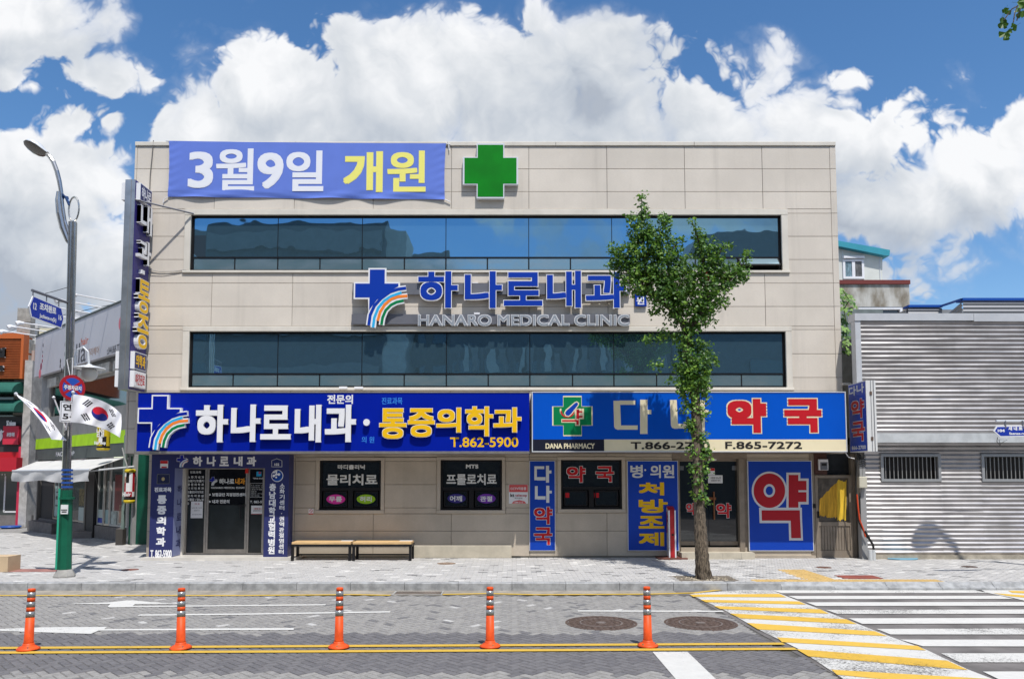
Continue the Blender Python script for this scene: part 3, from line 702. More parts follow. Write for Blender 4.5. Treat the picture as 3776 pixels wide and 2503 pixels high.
# ================================================================ signs on the medical building
def logo(parent, P, r, d, white=True, th=(.0, .0), cross=M_NAVY, kcol=None, gap=.014, wm=M_WHITE):
    """blue cross crossed by four arcs; r = (u0,u1,z0,z1)"""
    u0, u1, z0, z1 = r
    def q(x, y): return (u0 + (x - 30) / 400 * (u1 - u0), z1 - (y - 120) / 425 * (z1 - z0))
    s = (u1 - u0) / 400
    cr_ = [(140,125),(255,125),(255,225),(355,225),(355,250),(290,285),(200,345),(150,410),(140,425),(140,330),(35,330),(35,225),(140,225)]
    arcs = [([(140,525),(150,450),(180,385),(225,335),(290,288),(350,268),(408,260)], 22, cross), ([(172,540),(180,470),(208,400),(250,350),(300,318),(375,292)], 19, M_CYAN),
            ([(205,492),(222,430),(255,378),(300,340),(350,322),(418,316)], 20, M_ORNG), ([(232,522),(240,470),(262,418),(300,380),(340,360),(392,349)], 20, M_GRN)]
    if kcol: arcs = [(a, b_ * .75, k) for (a, b_, _), k in zip(arcs, kcol)]
    def grow_(pts, a):
        c = B(); n = len(pts); out = []
        for i in range(n):
            p0, p1, p2 = pts[i-1], pts[i], pts[(i+1) % n]
            def nrm(a_, b_): dx, dy = b_[0]-a_[0], b_[1]-a_[1]; l = math.hypot(dx, dy); return (dy/l, -dx/l)
            n1, n2 = nrm(p0, p1), nrm(p1, p2); k = 1 + n1[0]*n2[0] + n1[1]*n2[1]; k = max(k, .4)
            out.append((p1[0] + (n1[0]+n2[0])/k*a, p1[1] + (n1[1]+n2[1])/k*a))
        return out
    dd, dp = d, th[0]
    b = B(); b.poly(P, [q(x, y) for x, y in grow_(cr_, 8)][::-1], dd, dd + dp + .002, 0)
    for i, (a, w_, k) in enumerate(arcs): b.strip(P, [q(x, y) for x, y in a], (w_ + 20) * s, dd, dd + dp + .003 + i * .0006, 0)
    b.make('logo_edge', wm, parent)
    b = B(); b.poly(P, [q(x, y) for x, y in grow_(cr_, -3)][::-1], dd + dp, dd + dp + .006, 0)
    b.make('logo_cross', cross, parent)
    for a, w_, k in arcs:
        B().strip(P, [q(x, y) for x, y in a], w_ * s, dd + dp, dd + dp + .010, 0).make('logo_arc', k, parent)
# ---- clinic fascia sign
ra = R(PS, FV, 507, 1448, 1952, 1663)
sgn = thing('clinic_sign', 'long deep blue fascia sign with raised white and yellow Hangul letters above the clinic', 'shop sign', (0, 17.16, 2.7))
B().pbox(PS, (ra[0], ra[1], ra[2], ra[3]), -1.02, -.0).make('sign_box', M_NAVY, sgn)
B().pbox(PS, (ra[0] - .05, ra[1] + .0, ra[2] - .055, ra[2]), -1.07, .02).pbox(PS, (ra[0] - .05, ra[1] + .0, ra[3], ra[3] + .015), -1.07, .012).pbox(PS, (ra[0] - .05, ra[0], ra[2], ra[3]), -1.07, .015).make('frame', M_ALU, sgn)
logo(sgn, PS, R(PS, VE, 32, 122, 430, 545), .01, th=(.085, 0))
for ch, x0, y0, x1, y1 in (('하',478,195,726,483), ('나',748,193,974,480), ('로',975,200,1208,461), ('내',1236,195,1440,483), ('과',1468,194,1706,481)):
    text('raised_letter', ch, PS, R(PS, VE, x0, y0, x1, y1), .045, M_WHITE, sgn, r=.052 if ch != '로' else .045, depth=.06, side=M_SILV)
r_ = R(PS, VE, 1762, 304, 1811, 356); B().lathe((0, 0, 0), [(0.1, 0)], 4) and None
def disc(P, r_, d0, d1, m, parent, name): return ellipse(P, r_, d1, m, parent, name)
def solid_oval(P, r, d0, d1, m, parent, name, n=26):
    cu, cz, ru, rz = (r[0]+r[1])/2, (r[2]+r[3])/2, (r[1]-r[0])/2, (r[3]-r[2])/2
    return B().poly(P, [(cu + ru*math.cos(2*math.pi*i/n), cz + rz*math.sin(2*math.pi*i/n)) for i in range(n)], d0, d1).make(name, m, parent)
solid_oval(PS, r_, .045, .105, M_WHITE, sgn, 'raised_dot')
for ch, x0, y0, x1, y1 in (('통',345,293,677,668), ('증',698,293,1028,647), ('의',1050,286,1355,590), ('학',1410,270,1752,636), ('과',1757,283,2102,588)):
    text('raised_letter', ch, PS, R(PS, VK, x0, y0, x1, y1), .045, M_YEL, sgn, r=.034 if ch in '의과' else .030, depth=.055, ol=(M_WHITE, .009))
text('lettering', '전문의', PS, R(PS, VE, 1478, 115, 1676, 186), .002, M_WHITE, sgn, .011)
text('lettering', '의 원', PS, R(PS, VE, 1743, 437, 1840, 486), .002, M_LBLUE, sgn, .003)
text('lettering', '진료과목', PS, R(PS, VK, 364, 152, 622, 240), .002, M_LBLUE, sgn, .004)
text('lettering', 'T.862-5900', PS, R(PS, VK, 1216, 648, 2066, 770), .002, M_YEL, sgn, .008)
# ---- pharmacy fascia sign
rb = R(PS, FV, 1961, 1443.5, 3121, 1666)
sg2 = thing('pharmacy_sign', 'bright blue pharmacy fascia sign with green cross and cream strip of phone numbers', 'shop sign', (5, 17.16, 2.7))
zc = Plane(0, 17.16).hit(CX, 1619.5)[1]; xb = Plane(0, 17.16).hit(2228, 1640)[0]
B().pbox(PS, (rb[0], rb[1], rb[2], rb[3]), -1.06, -.004).make('sign_box', M_ALU, sg2)
B().pbox(PS, (rb[0] + .02, rb[1] - .02, zc, rb[3] - .02), -.004, .0).make('blue_face', M_BLUE, sg2)
B().pbox(PS, (xb, rb[1] - .02, rb[2] + .02, zc), -.004, .0005).make('cream_face', M_CREAM, sg2)
B().pbox(PS, (rb[0] + .02, xb, rb[2] + .02, zc), -.004, .0005).make('black_face', M_PNAVYB if 'M_PNAVYB' in globals() else mat('near_black_navy', (.012, .014, .03), .4), sg2)
B().frame(PS, (rb[0], rb[1], rb[2], rb[3]), .022, -.004, .012).make('frame', M_SILV, sg2)
def crosspoly(u0, u1, z0, z1, a, b_):
    cu0, cu1, cz0, cz1 = u0 + (u1-u0)*a, u1 - (u1-u0)*a, z0 + (z1-z0)*b_, z1 - (z1-z0)*b_
    return [(cu0,z0),(cu1,z0),(cu1,cz0),(u1,cz0),(u1,cz1),(cu1,cz1),(cu1,z1),(cu0,z1),(cu0,cz1),(u0,cz1),(u0,cz0),(cu0,cz0)]
rc = R(PS, VL, 460, 132, 965, 634)
B().poly(PS, crosspoly(*rc, .27, .26), 0, .003).make('cross_edge', M_CREAM, sg2)
g_ = .03; B().poly(PS, crosspoly(rc[0]+g_, rc[1]-g_, rc[2]+g_, rc[3]-g_, .265, .255), .003, .005).make('green_cross', M_GRN, sg2)
def vp(V, P, pts): return [P.hit(*V.p(x, y)) for x, y in pts]
arc = [(650 + 112*math.cos(a), 318 + 105*math.sin(a)) for a in [math.pi*i/12 for i in range(13)]]
inn = [(650 + 60*math.cos(a), 318 + 52*math.sin(a)) for a in [math.pi*i/12 for i in range(13)]][::-1]
b = B(); b.strip(PS, vp(VL, PS, [(x, y) for x, y in [(650 + 86*math.cos(math.pi*i/12), 312 + 80*math.sin(math.pi*i/12)) for i in range(-1, 14)]]), .038, .005, .007)
b.poly(PS, vp(VL, PS, [(574,465),(574,420),(805,420),(805,505),(745,505),(745,465)])[::1], .005, .0068); b.poly(PS, vp(VL, PS, [(745,425),(745,290),(855,290),(855,420),(805,425)]), .005, .0072); b.make('mortar_edge', M_CREAM, sg2)
b = B(); b.strip(PS, vp(VL, PS, [(650 + 80*math.cos(math.pi*i/12), 320 + 75*math.sin(math.pi*i/12)) for i in range(13)]), .034, .008, .0095)
for q_ in ([(583,432),(790,432),(790,452),(583,452)], [(762,452),(790,452),(790,492),(762,492)], [(762,302),(795,302),(795,418),(762,418)], [(795,320),(836,320),(836,340),(795,340)], [(795,380),(838,380),(838,402),(795,402)]):
    b.poly(PS, vp(VL, PS, q_)[::-1], .0085, .0102)
b.make('mortar_print', M_RED, sg2)
pest = [(620,345),(640,315),(745,222),(765,212),(782,225),(780,245),(695,355),(665,380),(635,375)]
b = B(); b.poly(PS, vp(VL, PS, [(607,345),(628,305),(738,212),(768,200),(796,222),(790,252),(705,362),(668,394),(625,387)])[::-1], .010, .012); b.make('pestle_edge', M_CREAM, sg2)
B().poly(PS, vp(VL, PS, pest)[::-1], .012, .014).make('pestle_print', M_BLUE2, sg2)
text('lettering', 'DANA PHARMACY', PS, R(PS, VL, 378, 723, 990, 790), .003, M_CREAM, sg2, .006)
# big cream 다 나 as plain strokes, red 약 국 with cream outline
def strokes(name, V, P, polys, d0, d1, m, parent):
    b = B()
    for i, q_ in enumerate(polys): b.poly(P, vp(V, P, q_)[::-1], d0, d1 + i * .0002)
    return b.make(name, m, parent)
def rq(x0, y0, x1, y1): return [(x0,y0),(x1,y0),(x1,y1),(x0,y1)]
strokes('letter', VL, PS, [[(1224,193),(1305,193),(1320,552),(1275,554),(1245,540),(1232,515)], rq(1300,190,1496,243), rq(1310,500,1526,553), rq(1556,180,1648,606), rq(1640,306,1695,360)], 0, .003, M_CREAM, sg2)
strokes('letter', VL, PS, [[(1927,183),(2012,183),(2030,540),(1985,541),(1955,530),(1940,500)], rq(2020,480,2225,538), rq(2255,185,2362,600), rq(2355,306,2410,360)], 0, .003, M_CREAM, sg2)
text('letter', '약', PS, R(PS, VM, 616, 170, 1100, 592), .002, M_RED, sg2, r=.076, ol=(M_CREAM, .024))
text('letter', '국', PS, R(PS, VM, 1325, 170, 1788, 588), .002, M_RED, sg2, r=.076, ol=(M_CREAM, .024))
text('lettering', 'T.866-2700', PS, R(PS, View(1900,1420,3.38), 1440, 706, 2425, 797), .003, M_BLKP, sg2, .011)
text('lettering', 'F.865-7272', PS, R(PS, VM, 588, 702, 1545, 794), .003, M_BLKP, sg2, .011)
# ---- green cross box on the parapet
gc = thing('green_cross_sign', 'green cross light box with silver edge on the parapet beside the banner', 'sign', (0, YW, 9))
r_ = R(PW, VO, 365, 130, 1050, 812)
B().poly(PW, crosspoly(*r_, .25, .25), .03, .15).make('casing', M_SILV, gc)
g_ = .042; B().poly(PW, crosspoly(r_[0]+g_, r_[1]-g_, r_[2]+g_, r_[3]-g_, .275-.02, .272-.02), .15, .154).make('green_face', mat('cross_green', (.0, .20, .008), .5, var=.12, scale=1.5, spec=.15), gc)
# ---- clinic letters between the window bands
cl = thing('clinic_letter_sign', 'raised blue Hangul clinic letters with arcs logo on grey rails between the window bands', 'sign', (0, YW, 6))
D_ = .20
b = B(); b.pbox(PW, R(PW, VG, 8, 320, 2195, 408), .06, .12); b.make('rail', M_GREYS, cl)
b = B(); b.pbox(PW, R(PW, VG, 0, 565, 2195, 642), .06, .12); b.make('rail', M_GREYS, cl)
logo(cl, PW, R(PW, VG, 15, 198, 450, 670, D_), D_, th=(.05, 0), cross=mat('clinic_blue', (.004, .040, .36), .4, spec=.2))
for ch, x0, y0, x1, y1, rr in (('하',521,216,834,505,.050), ('나',890,216,1185,507,.050), ('로',1200,224,1505,488,.044), ('내',1542,212,1812,503,.046), ('과',1850,222,2170,504,.044)):
    text('raised_letter', ch, PW, R(PW, VG, x0, y0, x1, y1, D_), .12, MATS['clinic_blue'], cl, r=rr, depth=D_ - .12, ol=(M_WHITE, .017))
text('lettering', 'HANARO MEDICAL CLINIC', PW, R(PW, VG, 522, 562, 2193, 646, .16), .12, mat('letter_grey', (.27, .30, .34), .45), cl, r=.008, depth=.05, ol=(M_WHITE, .010))
yb = R(PW, FV, 2340, 1095, 2382, 1132)
b = B(); b.pbox(PW, (yb[0], yb[1], yb[2], Zp(1060)), .05, .10, bev=.01); b.make('name_plate', MATS['clinic_blue'], cl); text('lettering', '원', PW, R(PW, VG, 2247, 425, 2308, 487), .101, M_WHITE, cl, .010); text('lettering', '의', PW, R(PW, VG, 2247, 352, 2308, 408), .101, M_WHITE, cl, .010)
for x, y in ((965,318),(980,555),(0,0)):
    if x: B().pbox(PW, R(PW, VG, x-15, y-8, x+30, y+8), .03, .07).make('cable_box', M_WHITE, cl)
# ---- banner
bn = thing('cloth_banner', 'blue cloth banner with white and yellow opening date lettering tied to the parapet', 'banner', (-4, YW, 9))
def banner():
    nu, nv = 110, 30; vs, fs = [], []
    c = [PW.hit(*VD.p(x, y)) for x, y in ((252,48),(2258,66),(2250,471),(242,452))]
    for j in range(nv + 1):
        for i in range(nu + 1):
            s, t = i / nu, j / nv
            u = (c[0][0]*(1-s)+c[1][0]*s)*(1-t) + (c[3][0]*(1-s)+c[2][0]*s)*t; z = (c[0][1]*(1-s)+c[1][1]*s)*(1-t) + (c[3][1]*(1-s)+c[2][1]*s)*t
            z += -.02 * math.sin(math.pi * s) * (1 - t) * .6 + (.008*math.sin(s*23) * t)
            u += .02 * math.sin(t * math.pi) * (1 if s < .02 else (-1 if s > .98 else 0))
            e = max(0, 1 - min(s, 1-s) * 6)
            lo_ = max(0, (t - .84)/.16); up_ = max(0, (.12 - t)/.12); d = .066 + .002*math.sin(s*38 + 5*t) * up_ + .022 * lo_ * math.sin(s*21 + t*16 + 2*math.sin(s*9)) + .009*lo_*math.sin(60*t - s*26) + .005 * max(0, 1 - min(s, 1-s)*16) * math.sin(t*44 + s*90) + .0018*math.sin(s*17 + t*4)
            vs.append(PW.pt(u, d, z))
    for j in range(nv):
        for i in range(nu):
            k = j*(nu+1)+i; fs.append((k+nu+1, k+nu+2, k+1, k))
    return mobj('cloth', vs, fs, mat('banner_blue', (.13, .21, .64), .85, var=.03, scale=2), bn, smooth=True)
banner()
MW2 = mat('banner_white', (.80, .81, .86), .85)
for ch, x0, y0, x1, y1, rr, m_ in (('3',382,118,565,382,.050,MW2), ('월',585,95,865,402,.037,MW2), ('9',885,125,1075,388,.050,MW2), ('일',1095,110,1367,405,.045,MW2), ('개',1510,115,1798,412,.060,M_YEL2), ('원',1830,110,2110,409,.042,M_YEL2)):
    text('lettering', ch, PW, R(PW, VD, x0, y0, x1, y1, .07), .0705, m_, bn, r=rr)
b = B()
for pts in (((252,48),(228,42)), ((242,452),(212,470),(207,497)), ((2258,66),(2290,72)), ((2278,75),(2282,118)), ((2250,471),(2290,490))):
    b.tube([PW.pt(*(lambda h: (h[0], .06, h[1]))(PW.hit(*VD.p(x, y)))) for x, y in pts], .012, 6)
b.make('tie_rope', M_WHITE, bn)
# ---- loose cables on the facade, diagonal stay and cable down the corner
def wall_cable(pts, V, d=.045, r=.008, label='', m=M_WIREG, P=PW):
    o = B().tube([P.pt(*(lambda h: (h[0], d, h[1]))(P.hit(*V.p(x, y)))) for x, y in pts], r, 5).make('cable', m); tag(o, label, 'cable'); return o
wall_cable([(1275,272),(1262,420),(1248,560),(1244,680),(1240,790)], VA, label='thin grey cable running down the facade left of the banner', m=mat('mid_cable', (.15, .14, .13), .6), r=.012)
wall_cable([(1225,1332),(1320,1352),(1440,1350),(1540,1335)], VA, label='thin slack cable between the upright sign and the upper window sill')
wall_cable([(1225,1368),(1350,1372),(1450,1358),(1560,1335)], VA, label='second slack cable just under the first beside the upper window', r=.006)
# ---- upright projecting sign on the left corner
YN, YF = 17.42, 18.20
Xs = -9.02
PV = Plane(Xs, YN, 0, 1)      # right face; u = distance back from the street end; n = (+1, 0)
vs_ = thing('projecting_sign', 'tall silver upright clinic sign projecting from the corner with raised letters', 'sign', (Xs, 17.8, 5))
def zP(py, Y): return Plane(0, Y).hit(CX, py)[1]
zt, zb_ = zP(662, YN), zP(1436, YN)
wv = .25
b = B(); b.box(Xs - wv, Xs - .012, YN, YF, zb_, zt); b.make('cabinet', mat('sheet_metal', (.42, .44, .46), .28, metal=.75, var=.15, scale=2.5), vs_)
B().box(Xs - .012, Xs, YN + .02, YF - .02, zb_ + .02, zt - .02).make('navy_face', mat('sign_purple_navy', (.035, .03, .17), .4), vs_)
B().box(Xs - wv - .012, Xs - wv, YN + .02, YF - .02, zb_ + .02, zt - .02).make('navy_face', MATS['sign_purple_navy'], vs_)
B().box(Xs - .105, Xs - .1, YN - .006, YN - .0005, zb_, zt).make('seam', M_JOINT, vs_)
def side_letter(ch, py0, py1, d, m, r=.03, ol=None, u0=.10, u1=.66):
    z1_, z0_ = zP(py0, 17.8), zP(py1, 17.8)
    return text('raised_letter', ch, PV, (u0, u1, z0_, z1_), .0, m, vs_, r=r, depth=d, side=M_WHITE, ol=ol)
for k, (ch, a, c) in enumerate((('내', 757, 860), ('과', 888, 975))): side_letter(ch, a, c, .10, M_WHITE, .028)
B().add([PV.pt(u, d, z) for d in (.0, .08) for u, z in ((.28, zP(1012,17.8)), (.42, zP(1012,17.8)), (.42, zP(998,17.8)), (.28, zP(998,17.8)))], [(4,5,6,7),(0,1,5,4),(1,2,6,5),(2,3,7,6),(3,0,4,7)]).make('raised_dot', M_WHITE, vs_)
side_letter('통', 1035, 1155, .10, M_YEL, .022, (M_WHITE, .012)); side_letter('증', 1162, 1285, .10, M_YEL, .022, (M_WHITE, .012))
for s, a, c, m_, col in (('하나로', 683, 745, M_PNAVY, M_WHITE), ('의학과', 1298, 1362, M_PNAVY, M_YEL), ('야간진료', 1368, 1428, M_WHITE, M_RED)):
    z1_, z0_ = zP(a, 17.6), zP(c, 17.6)
    for sgn_ in (1, -1):
        x0 = Xs if sgn_ > 0 else Xs - wv - .10
        bb = B().box(x0, x0 + .10, YN + .03, YN + .60, z0_, z1_); bb.make('letter_box', M_WHITE, vs_)
    B().box(Xs + .10, Xs + .104, YN + .05, YN + .58, z0_ + .02, z1_ - .02).make('box_face', m_, vs_)
    text('lettering', s, PV, (.09, .54, z0_ + .06, z1_ - .06), .106, col, vs_, .012 if s != '야간진료' else .008)
# stay pole from the sign to the window corner
p0 = (Xs - .02, YN + .02, zP(735, YN)); h1 = PW.hit(*VD.p(430, 575)); p1 = (h1[0], YW - .06, h1[1])
tag(B().tube([p0, p1], .022, 8).make('stay_pole', M_GREYS), 'thin dark stay pole from the upright sign to the upper window corner', 'pole')
# lamp-like small fluorescent fittings on the sill above the clinic sign
for bx in ((1578,56,1638,74), (1695,57,1760,74)):
    t = B().pbox(PW, R(PW, VE, *bx), .07, .13).make('flood_lamp', M_WHITE); tag(t, ('left' if bx[0] < 1600 else 'right') + ' one of two small white tube lamps on the sill above the clinic sign', 'lamp', 'tube lamps above the clinic sign')
# ================================================================ clinic porch
PP = Plane(0, 17.86); PD_ = Plane(0, YW + .16)
por = thing('clinic_porch', 'navy blue clinic entrance with two lettered pillars and a header board', 'entrance', (-8, 17.86, .14))
def quadpanel(P, V, pts, d0, d1, m, parent, name):
    return B().poly(P, vp(V, P, pts)[::-1], d0, d1).make(name, m, parent)
z_s = .205
ul0, ul1 = PP.hit(*VP.p(88, 800))[0], PP.hit(*VP.p(408, 800))[0]
ur0, ur1 = PP.hit(*VP.p(1658, 800))[0], PP.hit(*VP.p(1990, 800))[0]
ztop = Zp(1674); zhd = PP.hit(*VP.p(0, 243))[1]
pil = B().box(ul0, ul1, 17.865, YW + .02, .14, ztop).make('pillar', M_PNAVY, por)
pir = B().box(ur0, ur1, 17.865, YW + .02, .14, ztop).make('pillar', M_PNAVY, por)
hd = B().box(ul1 + .001, ur0 - .001, 17.865, YW + .02, zhd, ztop).make('header_board', M_PNAVY, por)
B().box(ul1, ul1 + .006, 17.88, YW + .12, .21, zhd - .002).make('side_panel', mat('lilac_panel', (.23, .26, .45), .4), pil)
B().box(ul1 + .001, ul1 + .05, YW + .03, YW + .2, .14, zhd).make('door_reveal', M_FACL, por); B().box(ur0 - .05, ur0 - .001, YW + .03, YW + .2, .14, zhd).make('door_reveal', M_FACL, por)
st = B().box(ul0 - .1, ur1 + .25, 17.66, YW + .3, .12, .20).make('door_step', mat('pale_marble', (.60, .57, .52), .4, var=.08, scale=2), por)
for ch, a, c in (('통',615,735), ('증',762,880), ('의',910,1022), ('학',1052,1168), ('과',1198,1318)):
    x0 = 185 - (a - 615) * .03; text('letter', ch, PP, R(PP, VP, x0, a, x0 + 130, c), -.003, M_WHITE, pil, .018)
text('lettering', '진료과목', PP, R(PP, VP, 147, 507, 380, 572), -.003, M_WHITE, pil, .008)
text('lettering', 'T. 862-5900', PP, R(PP, VP, 90, 1368, 384, 1480), -.003, M_WHITE, pil, .009)
t = B().pbox(PP, R(PP, VP, 228, 140, 334, 242), -.005, .002).make('security_sticker', M_PAPER, pil); B().pbox(PP, R(PP, VP, 230, 142, 332, 182), .002, .003).pbox(PP, R(PP, VP, 245, 222, 318, 240), .002, .003).make('sticker_print', M_RED, pil)
B().frame(PP, R(PP, VP, 182, 326, 356, 460), .012, -.005, .004).make('plaque_frame', M_STEEL, pil); B().pbox(PP, R(PP, VP, 190, 333, 349, 453), -.005, .001).make('plaque', mat('plaque_blue', (.02, .025, .07), .3), pil)
ellipse(PP, R(PP, VP, 246, 368, 290, 418), .002, mat('gold', (.45, .36, .18), .5), pil, 'plaque_emblem')
PSd = Plane(ul1 + .006, 17.86, 0, 1)
for i, (ch, a, c) in enumerate((('하',480,590), ('나',668,780), ('로',870,975), ('내',1050,1165), ('과',1235,1350))):
    z1_, z0_ = PP.hit(*VP.p(450, a))[1], PP.hit(*VP.p(450, c))[1]; text('lettering', ch, PSd, (.17, .42, z0_, z1_), .002, M_PNAVY, pil, .012)
logo(hd, PP, R(PP, VP, 455, 65, 617, 237), -.004, cross=mat('dark_blue_print', (.01, .02, .30), .4), kcol=(M_WHITE, M_CYAN, mat('pale_red_print', (.6, .15, .15), .5), M_WHITE))
for ch, x0, x1 in (('하',676,805), ('나',868,992), ('로',1044,1170), ('내',1238,1360), ('과',1418,1547)): text('letter', ch, PP, R(PP, VP, x0, 83, x1, 216), -.003, M_WHITE, hd, .018)
hp = vp(VP, PP, [(1760,228),(1760,138),(1832,110),(1905,138),(1905,228)])
B().poly(PP, hp[::-1], -.005, .003).make('house_number_plate', M_SILV, pir); B().poly(PP, vp(VP, PP, [(1766,222),(1766,142),(1832,117),(1899,142),(1899,222)])[::-1], .003, .006).make('plate_face', mat('plate_blue', (.02, .03, .13), .4), pir); text('lettering', '102', PP, R(PP, VP, 1800, 176, 1866, 210), .0065, M_WHITE, pir, .004)
ellipse(PP, R(PP, VP, 1755, 265, 1920, 432), .0, M_WHITE, pir, 'emblem_rim'); ellipse(PP, R(PP, VP, 1764, 274, 1911, 423), .004, mat('emblem_blue', (.015, .10, .42), .3, col2=(.01, .02, .16), scale=5), pir, 'emblem')
b = B()
for x, y, rr in ((1795,300,14), (1825,290,16), (1862,330,19), (1790,350,18), (1825,370,13), (1828,328,16)): 
    cu, cz = PP.hit(*VP.p(x, y)); k = rr / 3.733 * 17.9 / F_; b.poly(PP, [(cu + k*math.cos(a*.5236), cz + k*math.sin(a*.5236)) for a in range(12)], .004, .0085 + x * 1e-6)
b.strip(PP, vp(VP, PP, [(1825,290),(1828,328),(1862,330)]), .03, .004, .0082).strip(PP, vp(VP, PP, [(1828,328),(1790,350)]), .03, .004, .0083).make('emblem_figure', M_WHITE, pir)
for i, ch in enumerate('충남대학교협력병원'): 
    a = 455 + i * 108.5; x0 = 1728 - i * 2.4; text('letter', ch, PP, R(PP, VP, x0, a, x0 + 92, a + 102), -.003, M_WHITE, pir, .011)
for i, ch in enumerate('소화기센터·권역관절염센터'):
    a = 455 + i * 75.5; x0 = 1872 - i * 1.2
    if ch == '·': solid_oval(PP, R(PP, VP, x0 + 25, a + 28, x0 + 37, a + 42), -.004, .001, M_WHITE, pir, 'dot'); continue
    text('letter', ch, PP, R(PP, VP, x0, a, x0 + 68, a + 64), -.003, M_WHITE, pir, .005)
# doors: three leaves
dz1 = zhd + .02
drs = [(572, 866, 'side_light'), (866, 1425, 'glass_door'), (1425, 1660, 'side_light')]
for x0, x1, nm in drs:
    u0, u1 = PD_.hit(*VP.p(x0, 900))[0], PD_.hit(*VP.p(x1, 900))[0]
    leaf = B().frame(PD_, (u0 + .004, u1 - .004, .2, dz1), .045, -.05, .03).make(nm, M_ALU, por)
    zf = PD_.hit(*VP.p(0, 750))[1]
    B().pbox(PD_, (u0 + .045, u1 - .045, .24 if nm != 'glass_door' else .33, zf), -.02, .0).make('frosted_pane', M_FILM, leaf)
    B().pbox(PD_, (u0 + .045, u1 - .045, zf, dz1 - .04), -.02, .0005).make('black_pane', mat('black_film', (.008, .008, .010), .12, spec=.4), leaf)
    if nm == 'glass_door':
        B().pbox(PD_, (u0 + .045, u1 - .045, .245, .33), -.05, .028).make('bottom_rail', M_ALU, leaf)
        B().tube([PD_.pt(*(lambda h: (h[0], .09, h[1]))(PD_.hit(*VP.p(1350, y)))) for y in (765, 850, 940)], .022, 8).pbox(PD_, R(PD_, VP, 1322, 742, 1405, 772), 0, .09).make('handle', M_BLACK, leaf)
        door = leaf
    elif x0 < 700: lleaf = leaf
    else: rleaf = leaf
B().pbox(PD_, (CD[0] + .0, CD[1] + .1, dz1, ztop + .3), -.1, .02).make('lintel', M_ALU, por)
sub = [( '진료과목',638,283,790,318,lleaf), ('소 화 기 내 과',603,350,830,388,lleaf), ('순환기/호흡기',603,402,830,438,lleaf), ('통 증 의 학 과',603,452,828,488,lleaf), ('이 비 인 후 과',603,504,828,540,lleaf), ('프롤로/MTS치료',600,555,826,592,lleaf), ('물 리 치 료 실',598,607,824,643,lleaf), ('고혈압 / 당뇨병',597,657,824,694,lleaf), ('갑',597,712,627,746,lleaf)]
for s, x0, y0, x1, y1, pr in sub: text('lettering', s, PD_, R(PD_, VP, x0, y0, x1, y1), .002, M_PRT, pr, .0035)
text('lettering', '하나로', PD_, R(PD_, VP, 1038, 388, 1246, 465), .002, M_PRT, door, .008); text('lettering', '내과', PD_, R(PD_, VP, 1260, 382, 1396, 468), .002, mat('amber_print', (.80, .33, .03), .5), door, .008)
text('lettering', 'HANARO MEDICAL CLINIC', PD_, R(PD_, VP, 928, 500, 1390, 526), .002, M_PRT, door, .003)
text('lettering', '보험공단 지정검진센터', PD_, R(PD_, VP, 942, 583, 1400, 632), .002, M_PRT, door, .005); text('lettering', '내과 전문의', PD_, R(PD_, VP, 942, 677, 1180, 728), .002, M_PRT, door, .005)
for y in (608, 703): solid_oval(PD_, R(PD_, VP, 893, y-14, 921, y+14), 0, .003, M_PRT, door, 'dot')
logo(door, PD_, R(PD_, VP, 905, 363, 1020, 488), .0015, cross=MATS['dark_blue_print'], kcol=(M_PRT, M_PRT, M_PRT, M_PRT), wm=M_SILV)
text('lettering', 'T. 862-59', PD_, R(PD_, VP, 1462, 690, 1650, 725), .002, M_PRT, rleaf, .004); text('lettering', '"행복한 토치원', PD_, R(PD_, VP, 1503, 374, 1648, 398), .002, M_PRT, rleaf, .002)
B().frame(PD_, R(PD_, VP, 1462, 450, 1648, 645), .007, .0, .0025).make('print_border', M_PRT, rleaf)
for i, s in enumerate(('평  일 : 오전 9:00 ~ 6:30', '토요일 : 오전 9:00 ~ 2:00', '(점심시간 없음)', '일요일 : 휴진', '점심시간 : 1:00 ~ 2:00', '문의 : 862-5900')): text('lettering', s, PD_, R(PD_, VP, 1482, 475 + i*28, 1482 + (162, 162, 150, 70, 160, 110)[i], 489 + i*28), .002, M_PRT, rleaf, .001)
B().pbox(PD_, R(PD_, VP, 1552, 290, 1620, 356), .0005, .002).make('blue_sticker', M_CYAN, rleaf); ellipse(PD_, R(PD_, VP, 1578, 290, 1616, 328), .003, mat('pink_print', (.5, .08, .2), .5), rleaf, 'pink_sticker')
nt = B().pbox(PD_, R(PD_, VP, 650, 700, 814, 930), .003, .006).make('paper_notice', M_PAPER); tag(nt, 'white printed opening notice taped to the clinic side glass left of the door', 'notice')
text('lettering', '개 원', PD_, R(PD_, VP, 702, 724, 770, 748), .0065, M_REDD, nt, .001)
for i, (s, wd) in enumerate((('2019년 3월 11일부터', 140), ('진료합니다', 80), ('-하나로내과 원장-', 135))): text('lettering', s, PD_, R(PD_, VP, 732 - wd/2, (782, 820, 873)[i], 732 + wd/2, (796, 832, 887)[i]), .0065, M_BLKP, nt, .0005)
nt = B().pbox(PD_, R(PD_, VP, 1480, 758, 1645, 878), .003, .006).make('paper_notice', M_PAPER); tag(nt, 'small white and red notice on the clinic glass right of the door', 'notice')
text('lettering', '고혈압·당뇨병', PD_, R(PD_, VP, 1512, 790, 1645, 812), .0065, M_REDD, nt, .002); text('lettering', '등록관리의료기관', PD_, R(PD_, VP, 1508, 820, 1645, 838), .0065, M_BLKP, nt, .001); B().pbox(PD_, R(PD_, VP, 1480, 872, 1645, 878), .006, .007).make('red_edge', M_REDD, nt)
t = B().pbox(PD_, R(PD_, VP, 1412, 250, 1450, 315), .03, .07).make('door_sensor', mat('sensor_red', (.72, .03, .02), .4)); tag(t, 'small red box at the top corner of the clinic door', 'door sensor')
